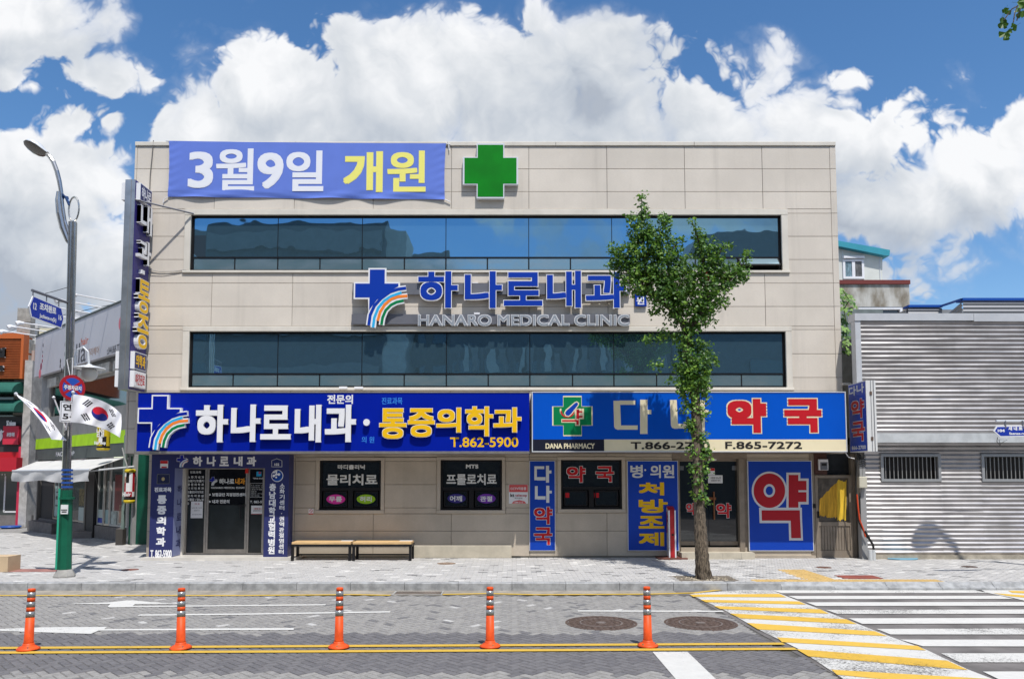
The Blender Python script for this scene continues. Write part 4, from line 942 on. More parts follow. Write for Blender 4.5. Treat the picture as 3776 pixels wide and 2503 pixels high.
# ================================================================ pharmacy front
PA = Plane(0, YW - .06)
n1 = thing('narrow_pharmacy_sign', 'tall narrow blue board reading downward in white and red left of the dark pharmacy window', 'sign', (2.2, YW - .06, 1))
q_ = R(PA, VI, 298, 682, 486, 1333)
B().pbox(PA, q_, -.06, -.001).make('board', M_SILV, n1); B().pbox(PA, grow(q_, -.014), -.001, .002).make('blue_face', M_BLUE2, n1)
strokes('letter', VI, PA, [rq(334,722,352,822), rq(352,722,405,742), rq(352,800,415,824), rq(418,718,440,840), rq(440,752,457,774)], .002, .005, M_PRT, n1)
strokes('letter', VI, PA, [rq(338,865,358,960), rq(358,938,415,962), rq(420,862,442,985), rq(442,898,460,918)], .002, .005, M_PRT, n1)
text('letter', '약', PA, R(PA, VI, 332, 1016, 464, 1140), .003, M_RED, n1, .020, ol=(M_PRT, .010)); text('letter', '국', PA, R(PA, VI, 332, 1164, 462, 1288), .003, M_RED, n1, .020, ol=(M_PRT, .010))
n2 = thing('prescription_sign', 'wide blue board with white clinic text over four large yellow letters beside the pharmacy door', 'sign', (4.6, YW - .06, 1))
q_ = R(PA, VI, 1008, 682, 1376, 1333); B().pbox(PA, q_, -.06, -.001).make('board', M_SILV, n2); B().pbox(PA, grow(q_, -.014), -.001, .002).make('blue_face', M_BLUE2, n2)
for ch, x0, x1 in (('병',1028,1118), ('의',1172,1248), ('원',1260,1345)): text('letter', ch, PA, R(PA, VI, x0, 712, x1, 806), .002, M_PRT, n2, .014)
solid_oval(PA, R(PA, VI, 1128, 742, 1142, 756), 0, .004, M_PRT, n2, 'dot')
for ch, a, c in (('처',838,932), ('방',958,1060), ('조',1080,1172), ('제',1198,1298)): text('letter', ch, PA, R(PA, VI, 1088, a, 1272 if ch != '방' else 1298, c), .002, M_YEL, n2, .030)
n3 = thing('big_pharmacy_sign', 'large blue board with one huge dark red syllable between pharmacy door and aluminium door', 'sign', (7.5, YW - .06, 1))
q_ = R(PA, VR, 478, 641, 917, 1255); B().pbox(PA, q_, -.06, -.001).make('board', M_SILV, n3); B().pbox(PA, grow(q_, -.018), -.001, .002).make('blue_face', M_BLUE2, n3)
BR = mat('board_white', (.62, .62, .63), .5)
def ring(V, P, cx, cy, ra_, rb_, ia, ib, d0, d1, m, parent, name, n=40):
    b = B()
    o = vp(V, P, [(cx + ra_*math.cos(2*math.pi*i/n), cy + rb_*math.sin(2*math.pi*i/n)) for i in range(n)]); i_ = vp(V, P, [(cx + ia*math.cos(2*math.pi*i/n), cy + ib*math.sin(2*math.pi*i/n)) for i in range(n)])
    for k in range(n): j = (k+1) % n; b.poly(P, [o[j], o[k], i_[k], i_[j]], d0, d1)
    return b.make(name, m, parent)
ring(VR, PA, 621, 845, 120, 130, 25, 30, .002, .004, BR, n3, 'letter_edge')
strokes('letter_edge', VR, PA, [rq(737,722,832,975), rq(815,762,888,938), [(551,960),(842,960),(844,1065),(555,1065)], [(752,1050),(844,1050),(850,1183),(756,1183)]], .002, .0042, BR, n3)
ring(VR, PA, 621, 845, 107, 117, 39, 45, .005, .007, M_REDD, n3, 'letter')
strokes('letter', VR, PA, [rq(752,738,818,960), rq(815,778,873,842), rq(815,855,873,921), [(568,978),(828,978),(830,1048),(570,1048)], [(766,1040),(830,1040),(836,1167),(770,1167)]], .005, .007, M_REDD, n3)
# pharmacy entrance
pe = thing('pharmacy_entrance', 'dark glass pharmacy doors with red syllables, a wooden pull bar and two steps', 'entrance', (6.2, YW, .14))
PE = Plane(0, YW + .10)
e0, e1 = PE.hit(*VR.p(8, 900))[0], PE.hit(*VR.p(404, 900))[0]; em = (e0 + e1) / 2; ez = PE.hit(*VR.p(0, 630))[1]
B().pbox(PE, (PD[0]-.1, PD[1]+.12, ez, ZB), -.1, .14).pbox(PE, (e1, e1 + .12, .3, ez), -.1, .16).pbox(PE, (e1 + .12, PD[1]+.12, .14, ez), -.1, .10).pbox(PE, (PD[0]-.1, e0, .14, ez), -.1, .10).make('door_frame', M_ALUB, pe)
ezb = PE.hit(*VR.p(0, 1222))[1]
B().box(Xp(2502, 2000), Xp(2766, 2000), YW - .34, YW - .04, .12, .29).make('step', mat('step_stone', (.50, .45, .36), .75, var=.1, scale=3), pe)
B().box(Xp(2510, 2000), Xp(2752, 2000), YW - .04, YW + .3, .12, ezb - .02).make('step', mat('step_stone_b', (.40, .34, .27), .75, var=.1, scale=3), pe)
for x in (2580, 2650, 2717): B().box(Xp(x, 2000) - .003, Xp(x, 2000) + .003, YW - .3415, YW - .335, .13, .288).make('step_joint', M_JOINT, pe)
lv = []
for a, c in ((e0, em - .004), (em + .004, e1)):
    lf = B().pbox(PE, (a, c, ezb + .12, ez - .06), -.012, .0).make('glass_door', M_SHOPG, pe); lv.append(lf)
    B().pbox(PE, (a + .01, c - .01, ezb + .02, ezb + .12), -.03, .02).make('bottom_rail', M_ALUB, lf); B().pbox(PE, (a + .01, c - .01, ez - .06, ez), -.03, .02).make('top_rail', M_ALUB, lf)
B().pbox(PE, R(PE, VR, 0, 678, 38, 706), 0, .02).make('patch_fitting', M_STEEL, lv[0]); B().pbox(PE, R(PE, VR, 365, 676, 402, 706), 0, .02).make('patch_fitting', M_STEEL, lv[1])
B().tube([PE.pt(PE.hit(*VR.p(239, 850))[0], .07, PE.hit(*VR.p(239, y))[1]) for y in (852, 945, 1040)], .018, 8).pbox(PE, R(PE, VR, 190, 890, 255, 908), .0, .05).make('pull_bar', mat('varnished_wood', (.22, .08, .03), .35), lv[1])
text('letter', '약', PE, R(PE, VR, 56, 930, 118, 1008), .002, M_RED, lv[0], .014, ol=(M_PRT, .008)); text('letter', '약', PE, R(PE, VR, 260, 930, 362, 1030), .002, M_RED, lv[1], .018, ol=(M_PRT, .008))
t = B().pbox(PE, R(PE, VR, 204, 740, 303, 794), .002, .006).make('paper_notice', M_PAPER, None); tag(t, 'white typed notice taped to the pharmacy glass door under a red sticker', 'notice'); text('lettering', '고혈압·당뇨병', PE, R(PE, VR, 220, 752, 290, 765), .0065, M_BLKP, t, .001); text('lettering', '등록관리 약국', PE, R(PE, VR, 226, 770, 288, 783), .0065, M_BLKP, t, .001)
B().pbox(PE, R(PE, VR, 203, 692, 250, 738), .002, .004).make('security_sticker', M_PAPER, lv[1]); B().pbox(PE, R(PE, VR, 204, 693, 249, 710), .004, .0052).make('sticker_print', M_RED, lv[1])
B().pbox(PE, R(PE, VR, 205, 630, 258, 641), .02, .06).make('ceiling_lamp', M_WHITE, pe)
B().box(Xp(2762, 2000), Xp(3000, 2000), YW - .12, YW, .13, Zp(2046)).make('plinth_ledge', MATS['step_stone_b'], pe)
# slippers by the step
x, y = G(*VR.p(512, 1297), SZ)
t = thing('slippers', 'pair of small white slippers left at the end of the pharmacy step', 'slippers', (x, y, .14))
for s_ in (-1, 1):
    b = B(); n = 14; sole = [(x + s_*.055 + .04*math.cos(a*2*math.pi/n), y + .10*math.sin(a*2*math.pi/n)) for a in range(n)]
    b.add([(p, q, .14) for p, q in sole] + [(p, q, .165) for p, q in sole], [tuple(range(n))[::-1], tuple(range(n, 2*n))] + [(i, (i+1) % n, n + (i+1) % n, n + i) for i in range(n)])
    b.tube([(x + s_*.055 - .04, y + .02, .16), (x + s_*.055, y + .03, .20), (x + s_*.055 + .04, y + .02, .16)], .018, 6); b.make('slipper', M_WHITE, t)
# ---- aluminium door on the right
PQ = Plane(0, YW - .04)
ad = thing('aluminium_door', 'old aluminium door with ribbed lower panel and torn yellow paper behind its pane', 'door', (8.3, YW, .14))
q_ = R(PQ, VR, 937, 740, 1188, 1300)
B().frame(PQ, q_, .07, -.06, .0).make('frame', M_ALUB, ad)
zr = PQ.hit(*VR.p(0, 1058))[1]; zr2 = PQ.hit(*VR.p(0, 1085))[1]
B().pbox(PQ, (q_[0]+.07, q_[1]-.07, zr2, zr), -.05, -.002).pbox(PQ, (q_[0]+.07, q_[1]-.07, q_[2]+.07, q_[2]+.17), -.05, -.003).make('rail', M_ALUB, ad)
n = 11; w_ = (q_[1] - q_[0] - .14) / n
for i in range(n): B().pbox(PQ, (q_[0]+.07+w_*i+.004, q_[0]+.07+w_*(i+1)-.004, q_[2]+.17, zr2), -.05, -.02, bev=.005).make('slat', M_ALUB, ad)
B().pbox(PQ, (q_[0]+.07, q_[1]-.07, q_[2]+.17, zr2), -.06, -.051).make('backing', M_JOINT, ad)
B().pbox(PQ, (q_[0]+.07, q_[1]-.07, zr, q_[3]-.07), -.05, -.045).make('pane', mat('dusty_pane', (.10, .085, .07), .35, var=.3, scale=4), ad)
def ragged(x0, x1, top, bot, n):
    up, dn = [], []
    for i in range(n + 1):
        x = x0 + (x1 - x0) * i / n; up.append((x, top(i / n) + rnd.uniform(-9, 9))); dn.append((x + rnd.uniform(-2, 2), bot(i / n) + rnd.uniform(-9, 9)))
    return up + dn[::-1]
MY1 = mat('yellow_paper', (.58, .32, .03), .7, var=.25, scale=9, stretch=(3, 1, .3)); MY2 = mat('yellow_paper_b', (.70, .45, .04), .6, var=.25, scale=9, stretch=(4, 1, .3))
B().poly(PQ, vp(VR, PQ, ragged(966, 1100, lambda t: 905 - 130*t, lambda t: 1015 + 15*t, 16))[::-1], -.043, -.041).make('yellow_paper', MY1, ad)
B().poly(PQ, vp(VR, PQ, ragged(1086, 1150, lambda t: 778, lambda t: 1045, 9))[::-1], -.041, -.038).make('yellow_paper', MY2, ad)
B().pbox(PQ, R(PQ, VR, 948, 985, 958, 1030), .0, .04).pbox(PQ, R(PQ, VR, 918, 935, 932, 962), .0, .05).make('handle', M_BLACK, ad)
B().pbox(PQ, (AD[0] + .06, AD[1] + .1, q_[3] + .02, ZB), -.22, -.16).make('transom_pane', mat('transom_glass', (.03, .032, .035), .15, var=.3, scale=2), ad)
B().pbox(PQ, (q_[0] - .12, q_[0] - .01, .14, ZB), -.1, .0).pbox(PQ, (q_[1] + .01, q_[1] + .10, .14, ZB), -.3, -.02).make('jamb', M_ALUB, ad)
em_ = thing('electric_meter', 'white electric meter on a dark wooden board above the aluminium door', 'meter', (7.6, YW, 2.2))
B().pbox(PQ, R(PQ, VR, 925, 590, 1010, 735), -.02, .02).make('board', mat('brown_board', (.075, .035, .028), .7), em_)
q2 = R(PQ, VR, 950, 632, 1012, 706); B().pbox(PQ, q2, .02, .10, bev=.02).make('casing', M_WHITE, em_)
cu, cz = (q2[0]+q2[1])/2, q2[3] - .16; B().pbox(PQ, (cu-.09, cu+.09, cz-.10, cz+.09), .10, .104).make('window', M_GREYS, em_); B().pbox(PQ, (cu-.06, cu+.06, cz-.0, cz+.06), .104, .107).make('dial', M_BLKP, em_)
# gas/junction clutter between the door and the corrugated wall
jb = thing('junction_box', 'cream junction box hanging on cables beside the corrugated wall', 'junction box', (8.9, 17.95, 1.6))
PJ = Plane(0, 17.92)
B().pbox(PJ, R(PJ, VR, 1218, 750, 1272, 826), 0, .12, bev=.015).make('casing', mat('cream_box', (.55, .52, .42), .5), jb)
def cab(pts, V, r, label, m, Y): tag(B().tube([(lambda h: (h[0], Y, h[1]))(Plane(0, Y).hit(*V.p(x, y))) for x, y in pts], r, 7).make('cable', m), label, 'cable')
cab([(1222,575),(1215,700),(1208,840),(1218,960),(1230,1060),(1262,1120),(1290,1170)], VR, .016, 'black cable hanging from the small pharmacy sign past the junction box', M_WIRE, 17.86)
cab([(1217,870),(1225,960),(1235,1040),(1262,1110),(1275,1160)], VR, .018, 'orange red cable below the junction box', mat('orange_cable', (.62, .07, .02), .5), 17.84)
cab([(1240,600),(1255,700),(1248,800),(1238,900),(1240,1000)], VR, .022, 'thick black cable bundle behind the junction box', M_WIRE, 17.95)
cab([(1140,587),(1160,618),(1200,628)], VR, .012, 'short white cable under the end of the pharmacy sign', M_WHITE, 17.9)
for i in range(7): cab([(1228 + (i%2)*6, 615+i*12),(1262, 622+i*12),(1278, 612+i*12)], VR, .008, ['top','second','third','fourth','fifth','sixth','lowest'][i] + ' of the seven black cable loops under the small pharmacy sign', M_WIRE, 17.88 + .01*i)
t = B()
for x in (410, 434): 
    c = Plane(0, 17.75).hit(*VU.p(x, 1380))[0]; t.tube([(c, 17.75, .13), (c, 17.75, .62)], .05, 12)
t = thing('pipe_stubs', 'two white conduit stubs standing at the corner of the corrugated wall', 'pipe', (9.3, 17.7, .14))
for x in (410, 434):
    c = Plane(0, 17.72).hit(*VU.p(x, 1380))[0]; B().tube([(c, 17.72, .13), (c, 17.72, Plane(0, 17.72).hit(*VU.p(x, 1325))[1])], .048, 12).make('pipe', mat('pale_pipe', (.55, .56, .56), .5), t)
cab([(372,1190),(400,1240),(430,1290),(436,1330)], VU, .028, 'pair of thick black cables entering the white conduit stubs', M_WIRE, 17.74)
# small projecting pharmacy sign
YN2, YF2 = 16.75, 17.5
pj = thing('small_projecting_sign', 'narrow white framed blue pharmacy sign projecting over the aluminium door', 'sign', (8.3, 17.8, 3))
X2 = Plane(0, YN2).hit(*VU.p(384, 350))[0]; w2 = Plane(0, YN2).hit(*VU.p(455, 350))[0] - X2
za, zb2 = zP(1350 + 102/1.96, YN2), zP(1350 + 614/1.96, YN2)
YF2 = YN2 * (384/1.96 + 3000 - CX) / (258/1.96 + 3000 - CX) + .01
B().box(X2, X2 + w2, YN2, YF2, zb2, za).make('cabinet', mat('white_metal', (.68, .68, .67), .45), pj)
B().box(X2 - .006, X2, YN2 + .02, YF2 - .02, zb2 + .02, za - .02).make('blue_face', M_BLUE2, pj)
B().box(X2 + .10, X2 + .112, YN2 - .004, YN2, zb2, za).box(X2 + w2 - .06, X2 + w2 - .05, YN2 - .012, YN2, zb2, za).make('seam', M_GREYS, pj)
for py in (195, 522): zz = zP(1350 + py/1.96, YN2); B().box(X2 + .08, X2 + .13, YN2 - .012, YN2 - .0045, zz - .04, zz + .04).make('latch', mat('brown_latch', (.12, .08, .06), .5), pj)
PL = Plane(X2 - .006, YF2, 0, -1)   # u from back to front, n = -x
Lw = YF2 - YN2
def zpj(y): return zP(1350 + y/1.96, 17.1)
for ch, ua, uc, ya, yc in (('다', .06, .46, 135, 205), ('나', .50, .92, 130, 198)): text('letter', ch, PL, (ua*Lw, uc*Lw, zpj(yc), zpj(ya)), .002, M_PRT, pj, .012)
for ch, ya, yc in (('약', 238, 375), ('국', 398, 540)): text('letter', ch, PL, (.16*Lw, .90*Lw, zpj(yc), zpj(ya)), .003, M_RED, pj, .026, ol=(M_PRT, .014))
text('lettering', '866-2700', PL, (.12*Lw, .92*Lw, zpj(600), zpj(572)), .002, M_PRT, pj, .007)
# red standing sign with rounded top
x, y = G(*VI.p(1320, 1392), SZ)
rs = thing('standing_sign', 'narrow red and white round-topped sign standing on a rusty base by the pharmacy step', 'sign', (x, y, .14))
yn = y; Pn = Plane(0, yn); f0 = R(Pn, VI, 1308, 1010, 1354, 1398); 
hgt = f0[3] - f0[2]
B().box(f0[0] - .28, f0[1] + .26, yn - .12, yn + .75, .14, .175).make('base', mat('rusty_base', (.15, .06, .045), .8, var=.3, scale=9), rs)
def dome(x0, x1, y0, y1, z0, z1, name, m):
    b = B(); n = 10; cy, rr = (y0 + y1) / 2, (y1 - y0) / 2
    prof = [(y0, z0)] + [(cy - rr*math.cos(math.pi*i/n), z1 - rr*.7 + rr*.7*math.sin(math.pi*i/n)) for i in range(n + 1)] + [(y1, z0)]
    k = len(prof); b.add([(x0, a, c) for a, c in prof] + [(x1, a, c) for a, c in prof], [tuple(range(k)), tuple(range(k, 2*k))[::-1]] + [(i, k+i, k+(i+1) % k, (i+1) % k) for i in range(k)]); return b.make(name, m, rs)
dome(f0[0], f0[1], yn, yn + .62, .175, f0[3], 'cabinet', mat('sign_red', (.50, .03, .035), .4, var=.15, scale=5))
dome(f0[0] - .008, f0[0], yn + .03, yn + .59, .2, f0[3] - .03, 'side_face', mat('aged_white', (.55, .53, .50), .5, var=.12, scale=3))
dome(f0[1], f0[1] + .008, yn + .03, yn + .59, .2, f0[3] - .03, 'side_face', MATS['aged_white'])
b = B(); b.box(f0[0] - .012, f0[0] + .02, yn - .012, yn, .175, f0[3] - .1).box(f0[1] - .02, f0[1] + .012, yn - .012, yn, .175, f0[3] - .1); b.make('white_trim', M_WHITE, rs)
B().box(f0[0] + .06, f0[0] + .11, yn - .008, yn, f0[2] + hgt*.45, f0[2] + hgt*.48).make('slot', M_BLKP, rs)
PR_ = Plane(f0[0] - .008, yn + .62, 0, -1); text('lettering', '약', PR_, (.08, .54, .75, 1.25), .002, M_REDD, rs, .03)
# ---- benches
def bench(x0, x1, label):
    t = thing('bench', label, 'bench', ((x0 + x1) / 2, 17.9, .14), 'wooden benches against the clinic wall')
    zs = Plane(0, 17.75).hit(*VH.p(0, 1040))[1]; ya, yb_ = 17.58, 18.04
    n = 3; w_ = (yb_ - ya) / n
    for i in range(n): B().box(x0 + .02, x1 - .02, ya + w_*i + .004, ya + w_*(i+1) - .004, zs - .05, zs).make('plank', mat('pine_wood', (.68, .45, .22), .55, var=.18, scale=3, stretch=(1, 12, 12)), t)
    b = B(); b.box(x0, x1, ya - .02, ya + .0, zs - .10, zs - .052).box(x0, x1, yb_, yb_ + .02, zs - .10, zs - .052).box(x0, x0 + .02, ya, yb_, zs - .10, zs - .053).box(x1 - .02, x1, ya, yb_, zs - .10, zs - .053); b.make('frame', M_BLACK, t)
    for xx in (x0 + .04, x1 - .04):
        for yy in (ya + .02, yb_ - .02): B().box(xx - .03, xx + .03, yy - .03, yy + .03, .14, zs - .06).make('leg', M_BLACK, t)
    B().box(x0 + .06, x1 - .06, yb_ - .035, yb_ - .005, .22, .26).make('stretcher', M_BLACK, t)
    return t
PB_ = Plane(0, 17.68)
a0, a1, a2, a3 = [PB_.hit(*VH.p(x, 1040))[0] for x in (203, 788, 792, 1371)]
bench(a0, a1, 'left wooden bench on a black frame beside the clinic porch, food plate under it'); bench(a2, a3, 'right wooden bench on a black frame under the blank wall between the dark windows')
for k, (c0, c1, l) in enumerate(((655, 770, 'left'), (1230, 1355, 'right'))):
    u0, u1 = PB_.hit(*VH.p(c0, 1020))[0], PB_.hit(*VH.p(c1, 1020))[0]; zs = Plane(0, 17.75).hit(*VH.p(0, 1040))[1]
    tag(B().box(u0, u1, 17.88, 18.0, zs, zs + .006).make('paper_sheet', M_PAPER), 'white sheet lying at the end of the %s bench seat' % l, 'paper')
x, y = G(*VH.p(270, 1195), SZ); t = thing('food_plate', 'plate of food scraps on the ground under the left bench', 'plate', (x, y, .14))
B().lathe((x, y, .14), [(.09, 0), (.19, .02), (.195, .026), (.1, .012)], 24).make('plate', mat('plate_pink', (.62, .45, .38), .5), t); B().lathe((x + .05, y + .02, .155), [(.06, 0), (.07, .04), (.05, .06)], 12).make('bread', mat('bread', (.52, .38, .2), .8, var=.2, scale=20), t); B().lathe((x - .06, y, .155), [(.05, 0), (.04, .025)], 9).make('fruit_peel', M_ORNG, t)
x, y = G(*VH.p(388, 1190), SZ); t = B().lathe((x, y, .14), [(.10, 0), (.12, .03), (.12, .07), (.09, .10)], 16, sy=.7).make('black_bowl', M_BLACK); tag(t, 'small black bowl on the ground under the left bench', 'bowl')
# ================================================================ street lamps, signs and flags on the left
M_GP = mat('green_cover', (.006, .10, .055), .45, var=.15, scale=3, streak=.2); M_GP2 = mat('bright_green_strip', (.03, .36, .22), .45)
M_BLB = mat('blue_band', (.02, .08, .34), .5)
M_SBLUE = mat('street_sign_blue', (.012, .04, .36), .4)
lx, ly = G(237, 2126, SZ); PLm = Plane(0, ly)
def pz(py, Y=None): return Plane(0, Y or ly).hit(CX, py)[1]
def px_(px, py, Y=None): return Plane(0, Y or ly).hit(px, py)[0]
lamp = thing('street_lamp', 'tall stainless street lamp with curved arm and green lower cover at the corner', 'street lamp', (lx, ly, SZ))
b = B(); zb0, zb1 = SZ, pz(1600 + 865/1.737)
b.lathe((lx, ly, 0), [(.20, zb0 - .02), (.20, zb0 + .03), (.135, zb1)], 8); b.make('concrete_foot', M_CONC, lamp)
def octo(name, m, y0, y1, x0l, x0r, x1l, x1r, parent=lamp, seg=8):
    ca, cb_ = px_((x0l + x0r)/2, y0), px_((x1l + x1r)/2, y1); ra_, rb_ = (px_(x0r, y0) - px_(x0l, y0))/2, (px_(x1r, y1) - px_(x1l, y1))/2
    return B().tube([(ca, ly, pz(y0)), (cb_, ly, pz(y1))], [ra_*1.04, rb_*1.04], seg).make(name, m, parent)
octo('green_cover', M_GP, 2098, 1806, 214, 261, 224, 265)
B().tube([(px_(221, 2098) - .0, ly - .13, pz(2095)), (px_(234, 1803), ly - .13, pz(1800))], .02, 6).make('green_strip', M_GP2, lamp)
zz = pz(1836); B().tube([(px_(244, 1836), ly, zz - .02), (px_(244, 1836), ly, zz + .02)], .155, 12).make('collar', M_GP, lamp)
q = PLm.hit(253, 1876); B().pbox(PLm, (q[0] - .07, q[0] + .07, q[1] - .09, q[1] + .09), .13, .145).make('number_plate', M_PAPER, lamp)
B().pbox(PLm, (q[0] - .06, q[0] + .06, q[1] - .02, q[1] + .0), .145, .147).pbox(PLm, (q[0] - .05, q[0] + .05, q[1] - .06, q[1] - .035), .145, .147).make('print', M_BLKP, lamp)
for i in range(5):
    y = 1731 + i * 15.5; c = px_(248, y); B().tube([(c, ly, pz(y + 5)), (c, ly, pz(y - 2))], .105, 8).make('blue_band', M_BLB, lamp)
top_ = (px_(271, 820), ly, pz(820)); bot_ = (px_(246, 1800), ly, pz(1800))
for dx, dyy, rr in ((-.035, -.03, .045), (.038, -.02, .04), (0, .045, .045)):
    B().tube([(bot_[0] + dx, ly + dyy, bot_[2]), (top_[0] + dx, ly + dyy, top_[2])], rr, 10).make('pole_tube', M_STEEL, lamp)
def LP(x, y, V=VA, off=0.0): h = Plane(0, ly - off).hit(*V.p(x, y)); return (h[0], ly - off, h[1])
# curved arm: wide flat blade low, tube above
arm = [(600,1150),(560,1090),(520,985),(495,870),(484,760),(490,690)]
B().tube([LP(*p) for p in arm], [.03, .05, .065, .07, .062, .05], 10).make('lower_arm', M_STEEL, lamp)
arm2 = [(602,1100),(565,1030),(535,930),(515,800),(505,690),(490,600),(470,520),(440,440),(410,395),(388,378)]
B().tube([LP(*p) for p in arm2], [.03, .035, .035, .035, .04, .045, .045, .045, .045, .04], 10).make('arm', M_STEEL, lamp)
# lamp head: flattened shell
hc0, hc1 = Vector(LP(198, 300)), Vector(LP(395, 375))
ax = (hc1 - hc0).normalized(); L_ = (hc1 - hc0).length
def head(parent, a0, ax, L_, sgn=1):
    b = B(); n = 14; prof = [(0, .02), (.08, .55), (.25, .92), (.45, 1.0), (.65, .85), (.85, .45), (1.0, .22)]
    up = Vector((0, .38, 1)); up = up - ax * ax.dot(up); up.normalize(); sd_ = ax.cross(up)
    rings = []
    for t, w_ in prof:
        k = len(b.v)
        for j in range(n):
            th = 2*math.pi*j/n; s_, c_ = math.sin(th), math.cos(th)
            b.v.append(tuple(a0 + ax * (L_*t) + sd_ * (c_ * .21 * w_) + up * ((s_ * .15 if s_ > 0 else s_ * .03) * w_)))
        rings.append(k)
    for r0, r1 in zip(rings, rings[1:]):
        for j in range(n): b.f.append((r0+j, r0+(j+1) % n, r1+(j+1) % n, r1+j)); b.m.append(1 if math.sin(2*math.pi*(j+.5)/n) < 0 else 0)
    return b.make('lamp_head', [M_SILV, mat('lamp_lens', (.16, .15, .135), .15, metal=.4)], parent, True)
head(lamp, hc0, ax, L_)
# ring ornament beside the pole top
rc_ = LP(610, 832); ringp = [(rc_[0] + .115*math.cos(a*.2618), ly - .02*math.cos(a*.2618), rc_[2] + .255*math.sin(a*.2618)) for a in range(25)]
B().tube(ringp, .016, 8, cap=False).make('ring', M_STEEL, lamp)
B().add([tuple(p) for p in ringp[:24]], [tuple(range(24))]).make('clear_disc', mat('clear_disc', (.7, .72, .75), .1, alpha=.35), lamp)
B().tube([LP(515, 755), LP(525, 712), LP(550, 735), LP(570, 800)], [.02, .05, .04, .02], 8).make('blue_ribbon', mat('steel_blue', (.05, .10, .24), .3, metal=.4), lamp)
# arm and small globe lamp
gl = thing('globe_lamp', 'old hanging globe lamp on a bent pipe arm beside the no parking sign', 'lamp', LP(735, 850, VB, -.3))
B().tube([LP(622,850,VB,-.3), LP(622,700,VB,-.3), LP(640,648,VB,-.3), LP(690,628,VB,-.3), LP(728,665,VB,-.3), LP(735,770,VB,-.3)], .022, 8).make('arm', M_SILV, gl)
gc_ = LP(735, 835, VB, -.3)
B().lathe((gc_[0], gc_[1], gc_[2]), [(.04, .17), (.06, .15), (.30, .09), (.31, .075), (.17, .07)][::-1], 24).make('shade', M_SILV, gl)
B().lathe(gc_, [(.165*math.cos(a), .165*math.sin(a)*.95 - .03) for a in [math.radians(d) for d in (-85, -65, -45, -25, 0, 20, 38)]], 24).make('globe', mat('globe_glass', (.62, .62, .58), .12), gl, True)
# street name sign, turned to the side street
PN = Plane(-9.02, 13.72, .07, 1)
def shape_sign(parent, P, V, outer, inner, d):
    B().poly(P, vp(V, P, outer)[::-1], d, d + .02).make('sign_plate', M_WHITE, parent); B().poly(P, vp(V, P, inner)[::-1], d + .02, d + .022).make('blue_face', M_SBLUE, parent)
sn = thing('street_name_sign', 'blue hexagonal street name sign hanging from a bar on the left lamp post', 'street sign', (-9, 14, 4))
shape_sign(sn, PN, VB, [(265,203),(500,303),(521,390),(500,473),(250,380),(229,290)], [(272,212),(497,309),(514,390),(496,463),(255,372),(240,290)], 0)
def q4(P, V, x0, y0, x1, y1):
    a, c = P.hit(*V.p(x0, (y0+y1)/2)), P.hit(*V.p(x1, (y0+y1)/2)); t = P.hit(*V.p((x0+x1)/2, y0)); u = P.hit(*V.p((x0+x1)/2, y1)); return (a[0], c[0], u[1], t[1])
text('lettering', '12', PN, q4(PN, VB, 265, 262, 293, 318), .023, M_WHITE, sn, .006)
text('lettering', '조치원로', PN, q4(PN, VB, 318, 278, 456, 340), .023, M_WHITE, sn, .010)
text('lettering', 'Jochiwon-ro(St)', PN, q4(PN, VB, 316, 368, 456, 412), .023, M_WHITE, sn, .004)
text('lettering', '16', PN, q4(PN, VB, 474, 362, 500, 405), .023, M_WHITE, sn, .006)
h0 = PN.hit(*VB.p(265, 158)); h1_ = PN.hit(*VB.p(560, 298))
b = B().tube([PN.pt(h0[0], 0, h0[1]), PN.pt(h1_[0], 0, h0[1] - .0)], .028, 8); b.make('bar', M_GREYS, sn)
for u in (.08, .45, .8): B().tube([PN.pt(u, .01, h0[1]), PN.pt(u, .01, h0[1] - .15)], .012, 6).make('hanger', M_GREYS, sn)
# round no parking sign and plate under it
c55 = math.radians(60)
PNP = Plane(px_(597, 0, 14.3) if 0 else Plane(0, ly - .22).hit(*VB.p(597, 962))[0], ly - .22, math.cos(c55), math.sin(c55))
np_ = thing('no_parking_sign', 'round red and blue no parking sign turned sideways on the lamp post', 'traffic sign', (lx, ly, 3))
cz_ = Plane(0, ly - .22).hit(*VB.p(597, 962))[1]
def solid(P, cu, cz, r, d0, d1, m, parent, name, n=32): return B().poly(P, [(cu + r*math.cos(2*math.pi*i/n), cz + r*math.sin(2*math.pi*i/n)) for i in range(n)], d0, d1).make(name, m, parent)
solid(PNP, 0, cz_, .255, 0, .01, M_REDD, np_, 'red_rim'); solid(PNP, 0, cz_, .195, .01, .012, mat('sign_mid_blue', (.02, .08, .42), .4), np_, 'blue_disc')
B().strip(PNP, [(-.17, cz_ + .13), (.17, cz_ - .13)], .05, .012, .014).strip(PNP, [(.17, cz_ + .13), (-.17, cz_ - .13)], .05, .012, .0145).make('cross_bar', M_REDD, np_)
text('lettering', '주정차금지', PNP, (-.17, .17, cz_ - .045, cz_ + .045), .0155, M_WHITE, np_, .005)
z0_, z1_ = Plane(0, ly - .22).hit(*VB.p(597, 1248))[1], Plane(0, ly - .22).hit(*VB.p(597, 1078))[1]
pt_ = thing('time_limit_plate', 'white rectangular plate with black Hangul under the round no parking sign', 'traffic sign', (lx, ly, 2.6))
B().pbox(PNP, (-.22, .24, z0_, z1_), 0, .01).make('plate', M_WHITE, pt_); B().frame(PNP, (-.205, .225, z0_ + .015, z1_ - .015), .008, .01, .012).make('border', M_BLKP, pt_)
text('lettering', '연중', PNP, (-.17, .19, (z0_+z1_)/2 + .02, z1_ - .05), .011, M_BLKP, pt_, .008); text('lettering', '5분', PNP, (-.17, .19, z0_ + .05, (z0_+z1_)/2 - .02), .011, M_BLKP, pt_, .008)
